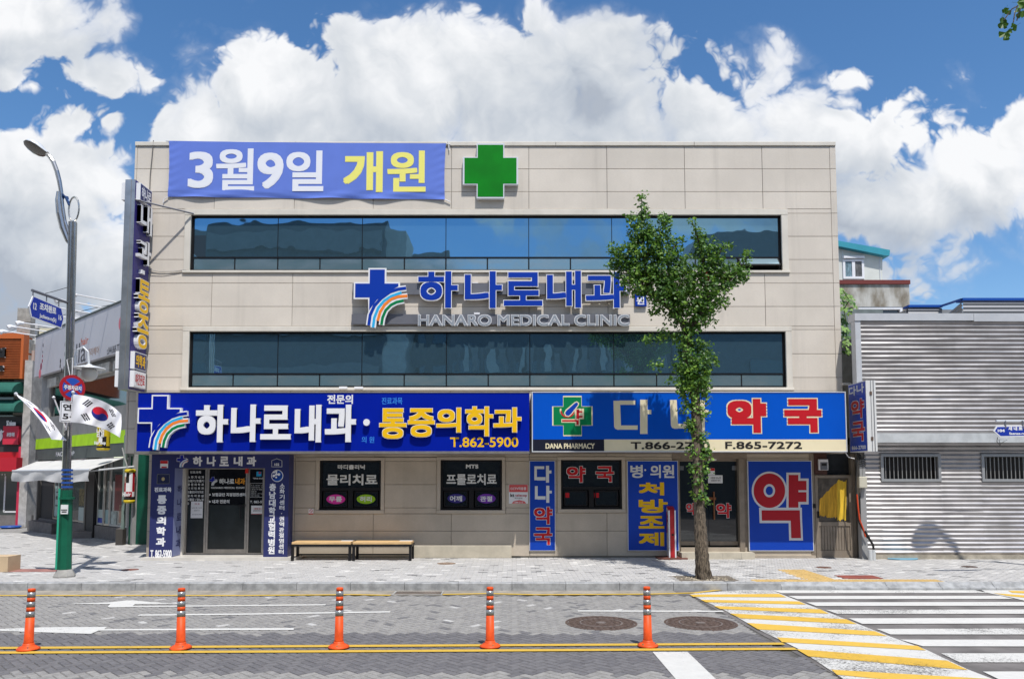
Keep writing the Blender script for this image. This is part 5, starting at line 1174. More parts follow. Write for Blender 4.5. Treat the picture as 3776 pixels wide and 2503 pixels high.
# flags
FW, FR, FB_, FK = mat('flag_white', (.78, .78, .82), .85), mat('flag_red', (.58, .01, .03), .8), mat('flag_blue', (.01, .02, .20), .8), mat('flag_black', (.02, .02, .025), .8)
def flagcol(X, Y):
    dx, dy_ = X - 1.5, Y - 1.0; r = math.hypot(dx, dy_)
    if r < .5:
        a = math.atan2(2, 3); x = dx*math.cos(a) - dy_*math.sin(a); y = dx*math.sin(a) + dy_*math.cos(a)
        if math.hypot(x + .25, y) < .25: return 1
        if math.hypot(x - .25, y) < .25: return 2
        return 1 if y > 0 else 2
    for sx, sy, pat in ((-1, 1, (0,0,0)), (1, -1, (1,1,1)), (1, 1, (1,0,1)), (-1, -1, (0,1,0))):
        L = math.hypot(1.5, 1); ex, ey = sx*1.5/L, sy*1.0/L; dd = dx*ex + dy_*ey - .92; tt = -dx*ey + dy_*ex
        if abs(dd) < .167 and abs(tt) < .25:
            k = (dd + .167) / .125; i = int(k)
            if k - i < .667 and i < 3: return 0 if (pat[i] and abs(tt) < .022) else 3
    return 0
def flag(name, label, S, nu, nv, poleline):
    t = thing('flag', label, 'flag', S(0, 0), 'national flags on the lamp post'); vs, fs, mi = [], [], []
    for j in range(nv + 1):
        for i in range(nu + 1): vs.append(S(i/nu, j/nv))
    for j in range(nv):
        for i in range(nu):
            k = j*(nu+1)+i; fs.append((k, k+1, k+nu+2, k+nu+1)); mi.append(flagcol((i+.5)/nu*3, (j+.5)/nv*2))
    mobj('cloth', vs, fs, [FW, FR, FB_, FK], t, mi, True)
    B().tube(poleline, .014, 8).make('pole', M_WHITE, t); b = B(); e = poleline[-1]; b.lathe((e[0], e[1], e[2]), [(.01, -.035), (.03, -.015), (.035, 0), (.03, .02), (.01, .035)], 10); b.make('finial', M_SILV, t)
def S1(s, t):   # t = 0 bottom, 1 top
    def L(a, b, k): return (a[0]+(b[0]-a[0])*k, a[1]+(b[1]-a[1])*k)
    def bez(a, b, c, k): return L(L(a, b, k), L(b, c, k), k)
    tp = bez((606,1016),(880,1040),(1003,1182), s); bt = bez((582,1244),(830,1262),(990,1374), s)
    x, y = bt[0]+(tp[0]-bt[0])*t, bt[1]+(tp[1]-bt[1])*t
    off = .25 + .06*math.sin(s*9 + t*2) + .16*s + .02*math.sin(s*22 - t*5)
    return LP(x + 6*math.sin(t*3.14)*s, y, VB, off)
flag('flag', 'large spread national flag flying to the right of the lamp post', S1, 132, 88, [LP(545,1310,VB,.15), LP(604,1000,VB,.25)])
def S2(s, t):
    def L(a, b, k): return (a[0]+(b[0]-a[0])*k, a[1]+(b[1]-a[1])*k)
    def bez(a, b, c, k): return L(L(a, b, k), L(b, c, k), k)
    tp = bez((134,1016),(380,1120),(532,1393), s); bt = bez((150,1040),(330,1190),(425,1388), s)
    x, y = bt[0]+(tp[0]-bt[0])*t, bt[1]+(tp[1]-bt[1])*t
    return LP(x, y, VB, .20 + .25*(1-t) + .04*math.sin(s*16 + t*3))
flag('flag', 'drooping national flag seen edge-on to the left of the lamp post', S2, 108, 60, [LP(545,1395,VB,.15), LP(300,1165,VB,.16), LP(132,1013,VB,.19)])
t = thing('bare_flagpole', 'short bare white flagpole without flag leaning left from the lamp post', 'flagpole', LP(540,1290,VB,.1)); B().tube([LP(540,1290,VB,.1), LP(445,1045,VB,.3)], .014, 8).make('pole', M_WHITE, t)
e = LP(443, 1042, VB, .3); B().lathe(e, [(.01, -.03), (.035, 0), (.01, .03)], 10).make('finial', M_SILV, t)
b = B(); b.tube([LP(585,900,VB,.1), LP(552,730,VB,.12), LP(600,712,VB,.1), LP(596,850,VB,.1), LP(560,980,VB,.1)], .008, 5); tag(b.make('cable', M_WHITE), 'white loose cord looped round the lamp post above the no parking sign', 'cable')
tag(B().tube([LP(370,185,VB,.3), LP(440,168,VB,.2), LP(570,130,VB,.05)], .006, 5).make('cable', M_WIRE), 'thin twisted wire from the sign bar up to the lamp post', 'cable')
# right hand lamp post, outside the frame, with its street sign reaching in
rx, ry = 12.2, 14.55
rl = thing('street_lamp', 'street lamp at the pavement edge by the corrugated wall carrying a blue sign', 'street lamp', (rx, ry, SZ))
B().lathe((rx, ry, 0), [(.20, SZ), (.135, .4)], 8).make('concrete_foot', M_CONC, rl); B().tube([(rx, ry, .4), (rx + .02, ry, 6.2)], .075, 10).make('pole_tube', M_STEEL, rl)
B().tube([(rx, ry, 5.2), (rx - .25, ry, 6.0), (rx - .3, ry, 6.8), (rx - .45, ry, 7.4), (rx - .75, ry, 7.7)], .05, 8).make('arm', M_STEEL, rl)
head(rl, Vector((rx - 1.5, ry, 7.55)), Vector((.97, 0, .2)).normalized(), .8)
PRS = Plane(0, 14.45); rsn = thing('street_name_sign', 'blue arrow-ended street name sign reaching in front of the corrugated wall', 'street sign', (10, 14.45, 3))
def rpts(pts): return vp(VU, PRS, pts)
B().poly(PRS, rpts([(1297,468),(1318,432),(1640,426),(1665,465),(1640,505),(1345,511)])[::-1], 0, .02).make('sign_plate', M_WHITE, rsn); B().poly(PRS, rpts([(1306,468),(1324,439),(1636,433),(1658,465),(1636,498),(1348,504)])[::-1], .02, .022).make('blue_face', M_SBLUE, rsn)
text('lettering', '104', PRS, R(PRS, VU, 1325, 455, 1376, 476), .023, M_WHITE, rsn, .007); text('lettering', '새 내 로', PRS, R(PRS, VU, 1402, 437, 1504, 464), .023, M_WHITE, rsn, .007); text('lettering', 'Saenae-ro 106', PRS, R(PRS, VU, 1408, 477, 1575, 495), .023, M_WHITE, rsn, .004)
h = PRS.hit(*VU.p(1316, 397)); B().tube([(h[0], 14.44, h[1]), (rx, ry, h[1] + .01)], .024, 8).make('bar', M_SILV, rsn)
for x in (1382, 1508): u = PRS.hit(*VU.p(x, 415)); B().tube([(u[0], 14.44, u[1] + .06), (u[0], 14.44, u[1] - .10)], .02, 6).make('hanger', M_GREYS, rsn)
cab([(1330,512),(1325,545),(1350,575),(1340,530),(1400,530),(1350,560)], VU, .006, 'thin tangled wire dangling under the right street name sign', M_WIRE, 14.4)
# ================================================================ orange posts along the centre line
M_OR = mat('orange_post', (.72, .085, .014), .5, var=.16, scale=9, detail=9, streak=.2); M_REF = mat('reflective_band', (.33, .34, .34), .3, metal=.5, var=.1, scale=30)
def post():
    t = thing('lane_post', 'x', 'traffic post', (0, 0, 0), 'orange posts along the double yellow line')
    k = .74 / 413.
    def zz(y): return (738 - y) * k
    def rr(z): return .056 - .014 * min(1, z / .74)
    seg = 20
    B().lathe((0,0,0), [(.130, .006), (.128, .022), (.105, .04), (.072, .052), (.064, .066), (.06, .085)], 24).make('base', M_OR, t, True)
    B().lathe((0,0,0), [(.062, .07), (rr(.1), .1), (rr(zz(520)), zz(518))], seg).make('lower_tube', M_OR, t, True)
    for a, c, m in ((518,480,M_REF), (480,450,M_OR), (450,415,M_REF), (415,385,M_OR), (385,350,M_REF)):
        e_ = .0015 if m is M_REF else 0
        B().lathe((0,0,0), [(rr(zz(a)) + e_, zz(a) + .0005), (rr(zz(c)) + e_, zz(c))], seg).make('band' if m is M_REF else 'tube', m, t, True)
    B().lathe((0,0,0), [(rr(zz(350)), zz(350)), (rr(zz(335)) + .001, zz(332)), (rr(.7) - .004, zz(327)), (.02, zz(325))], seg).make('cap', M_OR, t, True)
    for a in (.6, 2.4, 4.2, 5.6): B().lathe((.1*math.cos(a), .1*math.sin(a), .035), [(.012, 0), (.012, .014), (.006, .016)], 8).make('bolt', M_STEEL, t)
    return t
pp = post()
spots = [((104, 2396), 'leftmost orange post on the double yellow line, at the left edge of the picture', (.02, -.010)), ((666, 2392), 'orange post on the double yellow line in front of the clinic door', (.015, .0)), ((1249, 2389), 'orange post on the double yellow line in front of the first dark window', (.0, .004)),
         ((1807, 2386), 'orange post on the double yellow line in front of the blank wall', (0, -.004)), ((2389, 2383.5), 'orange post on the double yellow line beside the manhole, last towards the crossing', (-.01, -.008))]
for i, (p, lab, tilt) in enumerate(spots):
    r = pp if i == 0 else pp.copy()
    if i:
        COL.objects.link(r)
        for ch in list(pp.children): c = ch.copy(); COL.objects.link(c); c.parent = r
    x, y = G(*p); r.location = (x, y, .004); r.rotation_euler = (tilt[1], tilt[0], rnd.uniform(0, 3)); r['label'] = lab
# cardboard box at the left edge
x, y = G(8, 2108, SZ)
t = thing('cardboard_box', 'pale cardboard box cut by the left edge of the picture on the pavement', 'box', (x, y, SZ)); M_CB = mat('cardboard', (.56, .42, .27), .8, var=.06, scale=4)
B().box(x - .45, x + .11, y, y + .4, SZ, SZ + .31).make('carton', M_CB, t); B().box(x - .45, x + .11, y - .002, y + .19, SZ + .311, SZ + .316).make('flap', M_CB, t); B().box(x - .45, x + .11, y + .205, y + .402, SZ + .311, SZ + .316).make('flap', M_CB, t)
# ================================================================ left block: side street houses
A1 = G(132, 1951, SZ); A0 = G(455, 2003, SZ)
P1 = Plane(A1[0], A1[1], A0[0] - A1[0], A0[1] - A1[1]); LEN = math.hypot(A0[0] - A1[0], A0[1] - A1[1])
M_GW = mat('grey_render', (.30, .30, .30), .85, var=.12, scale=2, streak=.4); M_GSIGN = mat('pale_grey_sign', (.46, .46, .50), .5, var=.05, scale=.5); M_LIME = mat('lime_band', (.36, .62, .008), .5, var=.1, scale=2)
M_DGR = mat('dark_grey_fascia', (.07, .085, .08), .6, var=.1)
hs_ = thing('hair_salon_building', 'two-storey grey shop building angled along the side street with lime green band', 'building', (A1[0], A1[1] + 3, SZ))
def zat(P, V, x, y): return P.hit(*V.p(x, y))[1]
zl0, zl1 = zat(P1, VB, 670, 1445), zat(P1, VB, 670, 1352)     # lime band
zf0 = zat(P1, VB, 670, 1545)
zs0, zs1 = zat(P1, VB, 640, 800), zat(P1, VB, 640, 447)
ztop1 = zs1 - .1
def pb(r, d0, d1, name, m, parent, bev=0): return B().pbox(P1, r, d0, d1, 0, bev).make(name, m, parent)
win1 = R(P1, VB, 405, 930, 560, 1200); win1 = (win1[0], win1[1], zat(P1, VB, 480, 1200), zat(P1, VB, 480, 930)); 
win2 = (P1.hit(*VB.p(640, 1000))[0], LEN + .6, zat(P1, VB, 850, 1145), zat(P1, VB, 850, 860))
uent = [P1.hit(*VX.p(x, 900))[0] for x in (133, 325, 460, 850, 960, 1050, 1140, 1400)]
shop = (uent[1], LEN - .0, SZ + .35, zf0)
wallwith('wall', (0, LEN + .6, .0, ztop1), [win1, win2, (uent[0] + .02, LEN + .2, SZ + .02, zf0 + .1)], P1, -.3, 0, M_GW, hs_)
b = B(); b.poly(P1, [(0, 0), (LEN + .6, 0), (LEN + .6, ztop1), (0, ztop1)], -3.2, -3.0); b.make('back_wall', M_DARK, hs_)
B().poly(P1, [(0, ztop1), (LEN + .6, ztop1), (LEN + .6, ztop1 + .1), (0, ztop1 + .1)], -4, 0).make('roof', M_CONC, hs_)
pb((-.02, LEN + .6, zl0, zl1), 0, .12, 'lime_band', M_LIME, hs_); pb((-.02, LEN + .6, zf0, zl0), 0, .11, 'fascia', M_DGR, hs_); pb((-.02, LEN + .6, zl1, zl1 + .75), 0, .10, 'grey_band', mat('mid_grey_panel', (.20, .20, .20), .6, var=.1), hs_)
text('lettering', 'FACESHOP', P1, (P1.hit(*VX.p(470, 80))[0], P1.hit(*VX.p(738, 80))[0], zat(P1, VX, 650, 118), zat(P1, VX, 650, 55)), .112, M_SILV, hs_, .01)
for k, w_ in enumerate((win1, win2)):
    ww = B().frame(P1, w_, .05, -.15, -.05).make('window', M_ALU, hs_); B().pbox(P1, (w_[0]+.05, w_[1]-.05, w_[2]+.05, w_[3]-.05), -.12, -.1).make('pane', M_SHOPG, ww)
# concrete lintel bits under the long sign
n = 7
for i in range(n):
    if i in (1,): continue
    u = LEN * (.12 + .88 * i / n); pb((u, u + LEN * .88 / n - .08 - .1 * (i % 2), zs0 - .45, zs0 - .14), 0, .10 + .02*(i % 3), 'lintel_stone', mat('broken_plaster', (.48, .46, .42), .9, var=.25, scale=5, bump=.5), hs_)
sg = thing('hair_salon_sign', 'long pale grey billboard of a hair salon running along the side street', 'shop sign', (A1[0], A1[1], 4))
zg1, zg0 = zs1, zs0
pb((.05, LEN + .6, zg0, zg1), .12, .28, 'board', M_GSIGN, sg); pb((.03, LEN + .6, zg1, zg1 + .06), .10, .30, 'top_rail', M_DGR, sg)
def s1(name, s, x0, y0, x1, y1, m, r, xm=None): text(name, s, P1, (P1.hit(*VB.p(x0, (y0+y1)/2), .28)[0], P1.hit(*VB.p(x1, (y0+y1)/2), .28)[0], P1.hit(*VB.p((x0+x1)/2, y1), .28)[1], P1.hit(*VB.p((x0+x1)/2, y0), .28)[1]), .283, m, sg, r)
s1('lettering', 'hair', 670, 545, 730, 605, mat('orange_red_print', (.55, .12, .06), .5), .006); s1('lettering', 'lla', 628, 590, 708, 752, mat('dark_print', (.06, .06, .07), .5), .004)
s1('lettering', '헤라헤어', 722, 630, 818, 695, mat('tan_print', (.35, .22, .16), .5), .004); s1('lettering', 't.044.868.7772', 885, 612, 1003, 672, MATS['dark_print'], .004)
for x, y, rr, m in ((330,845,.17,mat('pink_dot', (.55,.14,.18), .6)), (340,785,.13,mat('plum_dot', (.25,.06,.10), .6)), (350,740,.07,MATS['plum_dot']), (352,700,.05,MATS['plum_dot']), (354,665,.05,M_GREYS), (357,610,.07,M_GREYS), (998,430,.20,MATS['pink_dot']), (1010,350,.13,mat('leaf_green_dot', (.12,.30,.10), .6))):
    h = P1.hit(*VB.p(x, y), .28); ellipse(P1, (h[0]-rr*.8, h[0]+rr*.8, h[1]-rr, h[1]+rr), .283, m, sg, 'dot', 14)
prev = [(545,530),(540,600),(538,680),(545,740),(530,800),(510,815),(498,780),(500,740)]
for (x, y) in prev: h = P1.hit(*VB.p(x, y), .28); ellipse(P1, (h[0]-.05, h[0]+.05, h[1]-.10, h[1]+.08), .283, M_BLKP, sg, 'dash', 8)
for k, (x, y) in enumerate(((200,566),(272,531),(348,502),(530,432),(622,383),(695,333),(812,290))):
    h = P1.hit(*VB.p(x + 95, y + 5), .28); u = h[0]; z = P1.hit(*VB.p(x + 95, y + 5))[1]
    t = thing('spot_lamp', ['first','second','third','fourth','fifth','sixth','last'][k] + ' spot lamp from the left on the hair salon billboard', 'lamp', P1.pt(u, .3, z), 'spot lamps on long arms above the hair salon billboard')
    B().tube([P1.pt(u, .1, z), P1.pt(u, 1.25, z + .04)], .022, 6).make('arm', M_WHITE, t)
    B().tube([P1.pt(u, 1.2, z + .02), P1.pt(u, 1.33, z + .02), P1.pt(u, 1.42, z - .03)], [.05, .075, .09], 10).make('lamp_head', M_WHITE, t)
h = P1.hit(*VB.p(675, 398), -1.2); c = P1.pt(h[0], -1.2, h[1])
t = thing('satellite_dish', 'small white satellite dish behind the top edge of the salon billboard', 'satellite dish', c); b = B()
b.add([(c[0] + .32*math.cos(a*.3927), c[1] - .02, c[2] + .32*math.sin(a*.3927)) for a in range(16)] + [(c[0] + .16*math.cos(a*.3927), c[1] + .08, c[2] + .16*math.sin(a*.3927)) for a in range(16)] + [(c[0], c[1] + .1, c[2])], [(a, (a+1) % 16, 16 + (a+1) % 16, 16 + a) for a in range(16)] + [(16+a, 16+(a+1) % 16, 32) for a in range(16)]); b.make('dish', M_WHITE, t, True)
B().tube([(c[0], c[1] + .1, c[2]), (c[0], c[1] + .2, c[2] - .7)], .025, 6).make('mast', M_GREYS, t)
# awning
D_A = 1.35
aw = thing('awning', 'light grey canvas awning with hanging valance over the corner shop', 'awning', (A1[0], A1[1], 2.4))
def ap(px, py, d): h = P1.hit(px, py, d); return P1.pt(h[0], d, h[1])
bk0, bk1 = ap(135, 1701, .12), ap(432, 1689, .12); zbk = (bk0[2] + bk1[2]) / 2
fr0, fr1 = P1.hit(47, 1731, D_A), P1.hit(331, 1737, D_A); zfr = (fr0[1] + fr1[1]) / 2
M_CANV = mat('canvas_grey', (.56, .55, .54), .9, var=.06, scale=3)
b = B(); ub = (P1.hit(135,1701,.12)[0], LEN + .1); uf = (fr0[0], fr1[0])
b.add([P1.pt(ub[0], .12, zbk), P1.pt(ub[1], .12, zbk), P1.pt(uf[1], D_A, zfr), P1.pt(uf[0], D_A, zfr), P1.pt(ub[0], .12, zbk-.02), P1.pt(ub[1], .12, zbk-.02), P1.pt(uf[1], D_A, zfr-.02), P1.pt(uf[0], D_A, zfr-.02)], [(3,2,1,0),(4,5,6,7),(2,3,7,6)]); b.make('canopy', M_CANV, aw)
vs, fs = [], []; n = 60
for i in range(n + 1):
    s = i / n; u = uf[0] + (uf[1] - uf[0]) * s; drop = .34 + .03*math.sin(s*11)
    for j in range(4): vs.append(P1.pt(u, D_A + .01 + .05*math.sin(s*19 + j)*j/3, zfr - drop*j/3))
for i in range(n):
    for j in range(3): k = i*4+j; fs.append((k, k+4, k+5, k+1))
mobj('valance', vs, fs, M_CANV, aw, smooth=True)
B().tube([P1.pt(uf[0], D_A, zfr), P1.pt(uf[1], D_A, zfr)], .03, 8).make('front_bar', M_SILV, aw)
for u in (uf[0] + .3, uf[1] - .3): B().tube([P1.pt(u, .1, zfr + .1), P1.pt(u, D_A - .1, zfr - .03)], .025, 6).make('folding_arm', M_SILV, aw)
# shop front under it
M_COLD = mat('dark_column', (.035, .035, .037), .6)
pb((uent[0] - .0, uent[0] + .12, SZ, zf0), -.3, .02, 'column', mat('grey_column', (.16, .15, .14), .8), hs_); pb((uent[0] + .12, uent[1] - .05, SZ, zf0), -.2, -.1, 'column', M_COLD, hs_); pb((uent[3] - .0, uent[4] - .02, SZ, zf0), -.2, .0, 'column', M_COLD, hs_); pb((uent[3] - .14, uent[3] - .01, SZ, zf0), -.2, .02, 'column', MATS['grey_column'], hs_)
stepm = mat('step_granite', (.17, .155, .15), .85, var=.15, scale=5)
pb((uent[0] + .12, LEN - .05, .1, SZ + .42), -1.4, -.05, 'threshold', stepm, hs_); pb((uent[0] + .3, uent[2] + .5, .1, SZ + .36), -.05, .35, 'step', stepm, hs_); pb((LEN - .4, LEN - .05, .1, SZ + .42), -.05, .06, 'step', stepm, hs_)
M_CLR = mat('clear_shop_glass', (.05, .07, .07), .03, spec=.8, coat=.5)
for a, c, fr in ((uent[1], uent[3] - .16, M_ALU), (uent[4], uent[5], M_WHITE), (uent[5] + .05, uent[6] - .02, M_ALU), (uent[6], uent[7], M_WHITE)):
    w_ = B().frame(P1, (a, c, SZ + .44, zf0 - .02), .06, -.18, -.10).make('shop_window', fr if fr is not M_WHITE else mat('worn_white_frame', (.45, .45, .44), .5), hs_); B().pbox(P1, (a + .06, c - .06, SZ + .5, zf0 - .08), -.15, -.13).make('pane', M_CLR, w_)
u0 = uent[1] + .1; pb((u0, u0 + .42, SZ + .55, zf0 - .3), -.128, -.12, 'shop_banner', mat('pale_mint', (.36, .45, .44), .6), hs_)
zq = SZ + .9
for i, hh in enumerate((.05, .12, .04, .16, .12, .05, .08, .14, .05)): pb((u0 + .08 + .03*(i % 3), u0 + .34 - .03*(i % 2), zq + i*.24, zq + i*.24 + hh), -.12, -.117, 'banner_print', MATS['dark_print'], hs_)
for (x0, y0, x1, y1, m) in ((690,865,815,1095,mat('cool_poster', (.40, .48, .48), .5)), (690,600,820,840,mat('shelf_goods', (.14, .12, .06), .6, var=.8, scale=9)), (968,895,1045,1015,MATS['cool_poster']), (968,1020,1035,1105,M_SBLUE), (1075,900,1130,1120,mat('mint_poster', (.25, .38, .40), .5)), (1150,920,1240,1130,mat('cool_poster_b', (.30, .36, .36), .4, var=.4, scale=6)), (1200,390,1340,915,mat('maroon_poster', (.13, .02, .022), .5, var=.3, scale=2)), (1270,830,1345,1090,mat('peach_poster', (.40, .26, .20), .6, var=.3, scale=4))):
    u_a, u_b = P1.hit(*VX.p(x0, 800))[0], P1.hit(*VX.p(x1, 800))[0]; za_, zb_2 = zat(P1, VX, (x0+x1)/2, y0), zat(P1, VX, (x0+x1)/2, y1); pb((u_a, u_b, zb_2, za_), -.128, -.12, 'poster', m, hs_)
x, y = G(*VX.p(850, 1300), SZ); t = B().box(x - .45, x + .45, y - .25, y + .35, SZ, SZ + .22).make('stone_block', mat('block_stone', (.20, .18, .17), .9, var=.15)); tag(t, 'low grey stone block standing before the corner shop threshold', 'step block')
# green painted end wall with the barber cylinders
PGn = Plane(0, 21.7)
gwq = R(PGn, FV, 478, 1668, 549, 2004)
gwt = thing('green_wall', 'dark green painted wall between the corner shop and the clinic porch', 'wall', (gwq[0], 21.7, SZ))
B().pbox(PGn, (gwq[0], gwq[1] + 1.6, SZ - .02, gwq[3] + .3), -.3, 0).make('wall', mat('green_paint', (.004, .075, .045), .5, var=.2, scale=2, streak=.3), gwt)
b = B(); xx = PGn.hit(462, 1850)[0]; b.box(xx - .05, xx + .03, 21.6, 21.68, SZ, gwq[3] + .5); b.make('pipe', mat('grey_green_pipe', (.15, .20, .18), .6), gwt)
B().box(xx - .14, xx + .06, 21.5, 21.7, SZ, SZ + .45).make('pipe_casing', mat('dark_casing', (.06, .055, .05), .8), gwt)
def barber(P, V, x0, y0, x1, y1, label, parts, txt):
    q_ = R(P, V, x0, y0, x1, y1); cx = (q_[0]+q_[1])/2; r = (q_[1]-q_[0])/2; H = q_[3]-q_[2]; oy = P.pt(cx, r + .06, 0)[1]; ox = P.pt(cx, r + .06, 0)[0]
    t = thing('barber_cylinder', label, 'barber sign', (ox, oy, q_[2]))
    B().lathe((ox, oy, q_[2]), [(r*.75, 0), (r, .03), (r, H*.09)], 20).make('cap', mat('cap_yellow', (.62, .46, .02), .4), t, True)
    B().lathe((ox, oy, q_[3] - H*.10), [(r, 0), (r, H*.07), (r*.75, H*.10)], 20).make('cap', MATS['cap_yellow'], t, True)
    b = B(); n = 20; z0_, z1_ = q_[2] + H*.09, q_[3] - H*.10; lv = [0, .12, .30, .62, .85, 1.0]
    for j in range(len(lv)):
        for i in range(n): b.v.append((ox + r*.94*math.cos(2*math.pi*i/n), oy + r*.94*math.sin(2*math.pi*i/n), z0_ + (z1_-z0_)*lv[j]))
    for j in range(len(lv) - 1):
        for i in range(n): b.f.append((j*n+i, j*n+(i+1) % n, (j+1)*n+(i+1) % n, (j+1)*n+i)); b.m.append(parts[j][(i // 2) % len(parts[j])])
    b.make('drum', [M_PAPER, M_REDD, M_BLKP, mat('skin_print', (.6, .38, .3), .6), MATS['cap_yellow'], mat('pink_print2', (.5, .10, .22), .6)], t, True)
    return t, (ox, oy, r, q_)
t, (ox, oy, r, q_) = barber(PGn, VX, 1463, 310, 1612, 795, 'yellow capped barber cylinder with red and white picture on the green wall', [[2,2], [1,0,0,1], [3,1,0,0,1], [0,3,2,0,1], [1,0,2,0,1]], '')
PBc = Plane(0, oy - r); text('lettering', 'Hair', PBc, (ox - r*.8, ox + r*.8, q_[2] + .20, q_[2] + .31), .0, M_PAPER, t, .006)
P1b = Plane(0, 21.4)
t, (ox, oy, r, q_) = barber(P1b, VB, 842, 1290, 945, 1482, 'yellow and brown hair shop cylinder hanging over the lime green band', [[2,2], [4,4,2], [2,4,4,0], [4,2,4], [4,4]], '')
PBc = Plane(0, oy - r); text('lettering', 'Hair Shop', PBc, (ox - r*.9, ox + r*.9, q_[2] + .14, q_[2] + .26), .0, M_PAPER, t, .006); text('lettering', '남일', PBc, (ox - r*.6, ox + r*.6, q_[2] + .38, q_[2] + .62), .0, M_PAPER, t, .008)
cab([(1375,0),(1395,80),(1410,160),(1440,240),(1450,300)], VX, .018, 'pale cable sagging beside the hair shop cylinder', M_WIREG, 20.5)
# telecom shop with brown sign further back
Y0b = 29.2; P0 = Plane(0, Y0b)
tb_ = thing('phone_shop_building', 'frontal shop building with brown louvre sign, green awnings and phone shop below', 'building', (-20, Y0b, SZ))
def r0(x0, y0, x1, y1, V=VB, d=0.0): return R(P0, V, x0, y0, x1, y1, d)
def p0b(rr, d0, d1, name, m, parent=tb_): return B().pbox(P0, rr, d0, d1).make(name, m, parent)
xe = P0.hit(*VB.p(292, 900))[0]; x00 = -26
ztb = r0(0, 560, 10, 600)[3]
B().box(x00, xe, Y0b, Y0b + 6, 0, ztb - .2).make('wall', mat('weathered_wall', (.30, .29, .28), .85, var=.25, scale=2, streak=.4), tb_)
rr = r0(0, 575, 240, 900); M_RUST = mat('brown_louvre', (.34, .085, .02), .55, var=.1, scale=3)
p0b((x00, rr[1], rr[2], rr[3]), 0, .45, 'sign_box', M_RUST); n = 24
for i in range(n): z = rr[2] + (rr[3]-rr[2])*i/n; B().pbox(P0, (x00, rr[1] - .02, z + .01, z + (rr[3]-rr[2])/n - .03), .45, .475).make('louvre', M_RUST, tb_)
p0b((x00, rr[1] + .10, rr[3], rr[3] + .22), 0, .52, 'sign_edge', mat('orange_edge', (.50, .12, .03), .5)); p0b((rr[1], rr[1] + .10, rr[2], rr[3]), 0, .52, 'sign_edge', MATS['orange_edge'])
text('raised_letter', '컴', P0, r0(22, 650, 118, 730), .48, M_BLKP, tb_, .05, depth=.08, side=M_SILV); text('raised_letter', 'm', P0, r0(40, 795, 105, 840), .48, M_BLKP, tb_, .05, depth=.08, side=M_SILV); text('raised_letter', 'o', P0, r0(-40, 795, 18, 845), .48, M_BLKP, tb_, .05, depth=.08, side=M_SILV)
M_AWG = mat('green_awning', (.02, .11, .085), .8, var=.1)
for (ya, yb2) in ((918, 1018), (1062, 1172)):
    q_ = r0(-300, ya, 240 if ya < 1000 else 255, yb2); b = B(); n = 8; pr = [(0, q_[3])] + [(1.0*math.sin(math.pi/2*i/n), q_[2] + (q_[3]-q_[2])*math.cos(math.pi/2*i/n)) for i in range(1, n + 1)] + [(0, q_[2])]
    k = len(pr); b.add([(x00, Y0b - d, z) for d, z in pr] + [(q_[1], Y0b - d, z) for d, z in pr], [tuple(range(k)), tuple(range(k, 2*k))[::-1]] + [(i, k+i, k+(i+1) % k, (i+1) % k) for i in range(k)])
    b.make('round_awning', M_AWG, tb_)
q_ = r0(-10, 1020, 250, 1060); p0b((x00, q_[1], r0(0,1175,9,1200)[2], r0(0,1010,9,1050)[3]), 0, .01, 'window_band', M_SHOPG)
q_ = r0(0, 1205, 215, 1520); p0b((x00, q_[1] + .25, q_[2], q_[3]), 0, .35, 'shop_fascia', mat('charcoal_fascia', (.045, .045, .047), .5))
p0b((x00, q_[1], q_[2] - .1, q_[2] + .12), .35, .40, 'red_strip', M_REDD); p0b((x00, q_[1] + .2, q_[2] - .62, q_[2] - .1), 0, .8, 'red_awning', mat('red_canvas', (.45, .015, .03), .7))
q2 = r0(45, 1280, 173, 1430, d=.35); p0b(q2, .35, .50, 'red_sign', mat('carrier_red', (.55, .03, .06), .4))
text('lettering', 'SK telecom', P0, (q2[0] + .12, q2[1] - .12, q2[2] + .72, q2[2] + .92), .502, M_WHITE, tb_, .014); text('lettering', '공식 인증 대리점', P0, (q2[0] + .15, q2[1] - .15, q2[2] + .30, q2[2] + .46), .502, M_WHITE, tb_, .008)
B().poly(P0, vp(VB, P0, [(78,1308),(92,1325),(108,1325),(92,1340),(80,1336)])[::-1], .50, .504).make('emblem', M_WHITE, tb_)
ellipse(P0, r0(-60, 1310, 22, 1412, d=.35), .352, M_WHITE, tb_, 'round_letter')
q3 = r0(-200, 1745, 188, 1960); zsh0, zsh1 = SZ + .45, q_[2] - .62
p0b((x00, P0.hit(85, 1800)[0], zsh0, zsh1), .0, .05, 'shop_window', mat('dim_shop_glass', (.045, .055, .052), .05, spec=.7)); p0b((x00, P0.hit(128, 1800)[0], SZ, zsh0), 0, .12, 'threshold', stepm)
xa_, xb3 = P0.hit(8, 1800)[0], P0.hit(22, 1800)[0]
led = B(); zt_ = zsh1 - .1
for i in range(26):
    z = zsh0 + .12 + (zt_ - zsh0 - .2)*i/26; led.pbox(P0, (xb3 - .03, xb3 + .03, z, z + .05), .05, .065)
for i in range(14): u = xb3 + (P0.hit(82, 1800)[0] - xb3)*i/14; led.pbox(P0, (u, u + .05, zsh0 + .1, zsh0 + .16), .05, .065)
for i in range(14): u = xb3 - 1.5*i/14; led.pbox(P0, (u - .05, u, zt_ - .05, zt_), .05, .065)
led = led.make('light_strip', M_PAPER, tb_); led['kind'] = 'stuff'
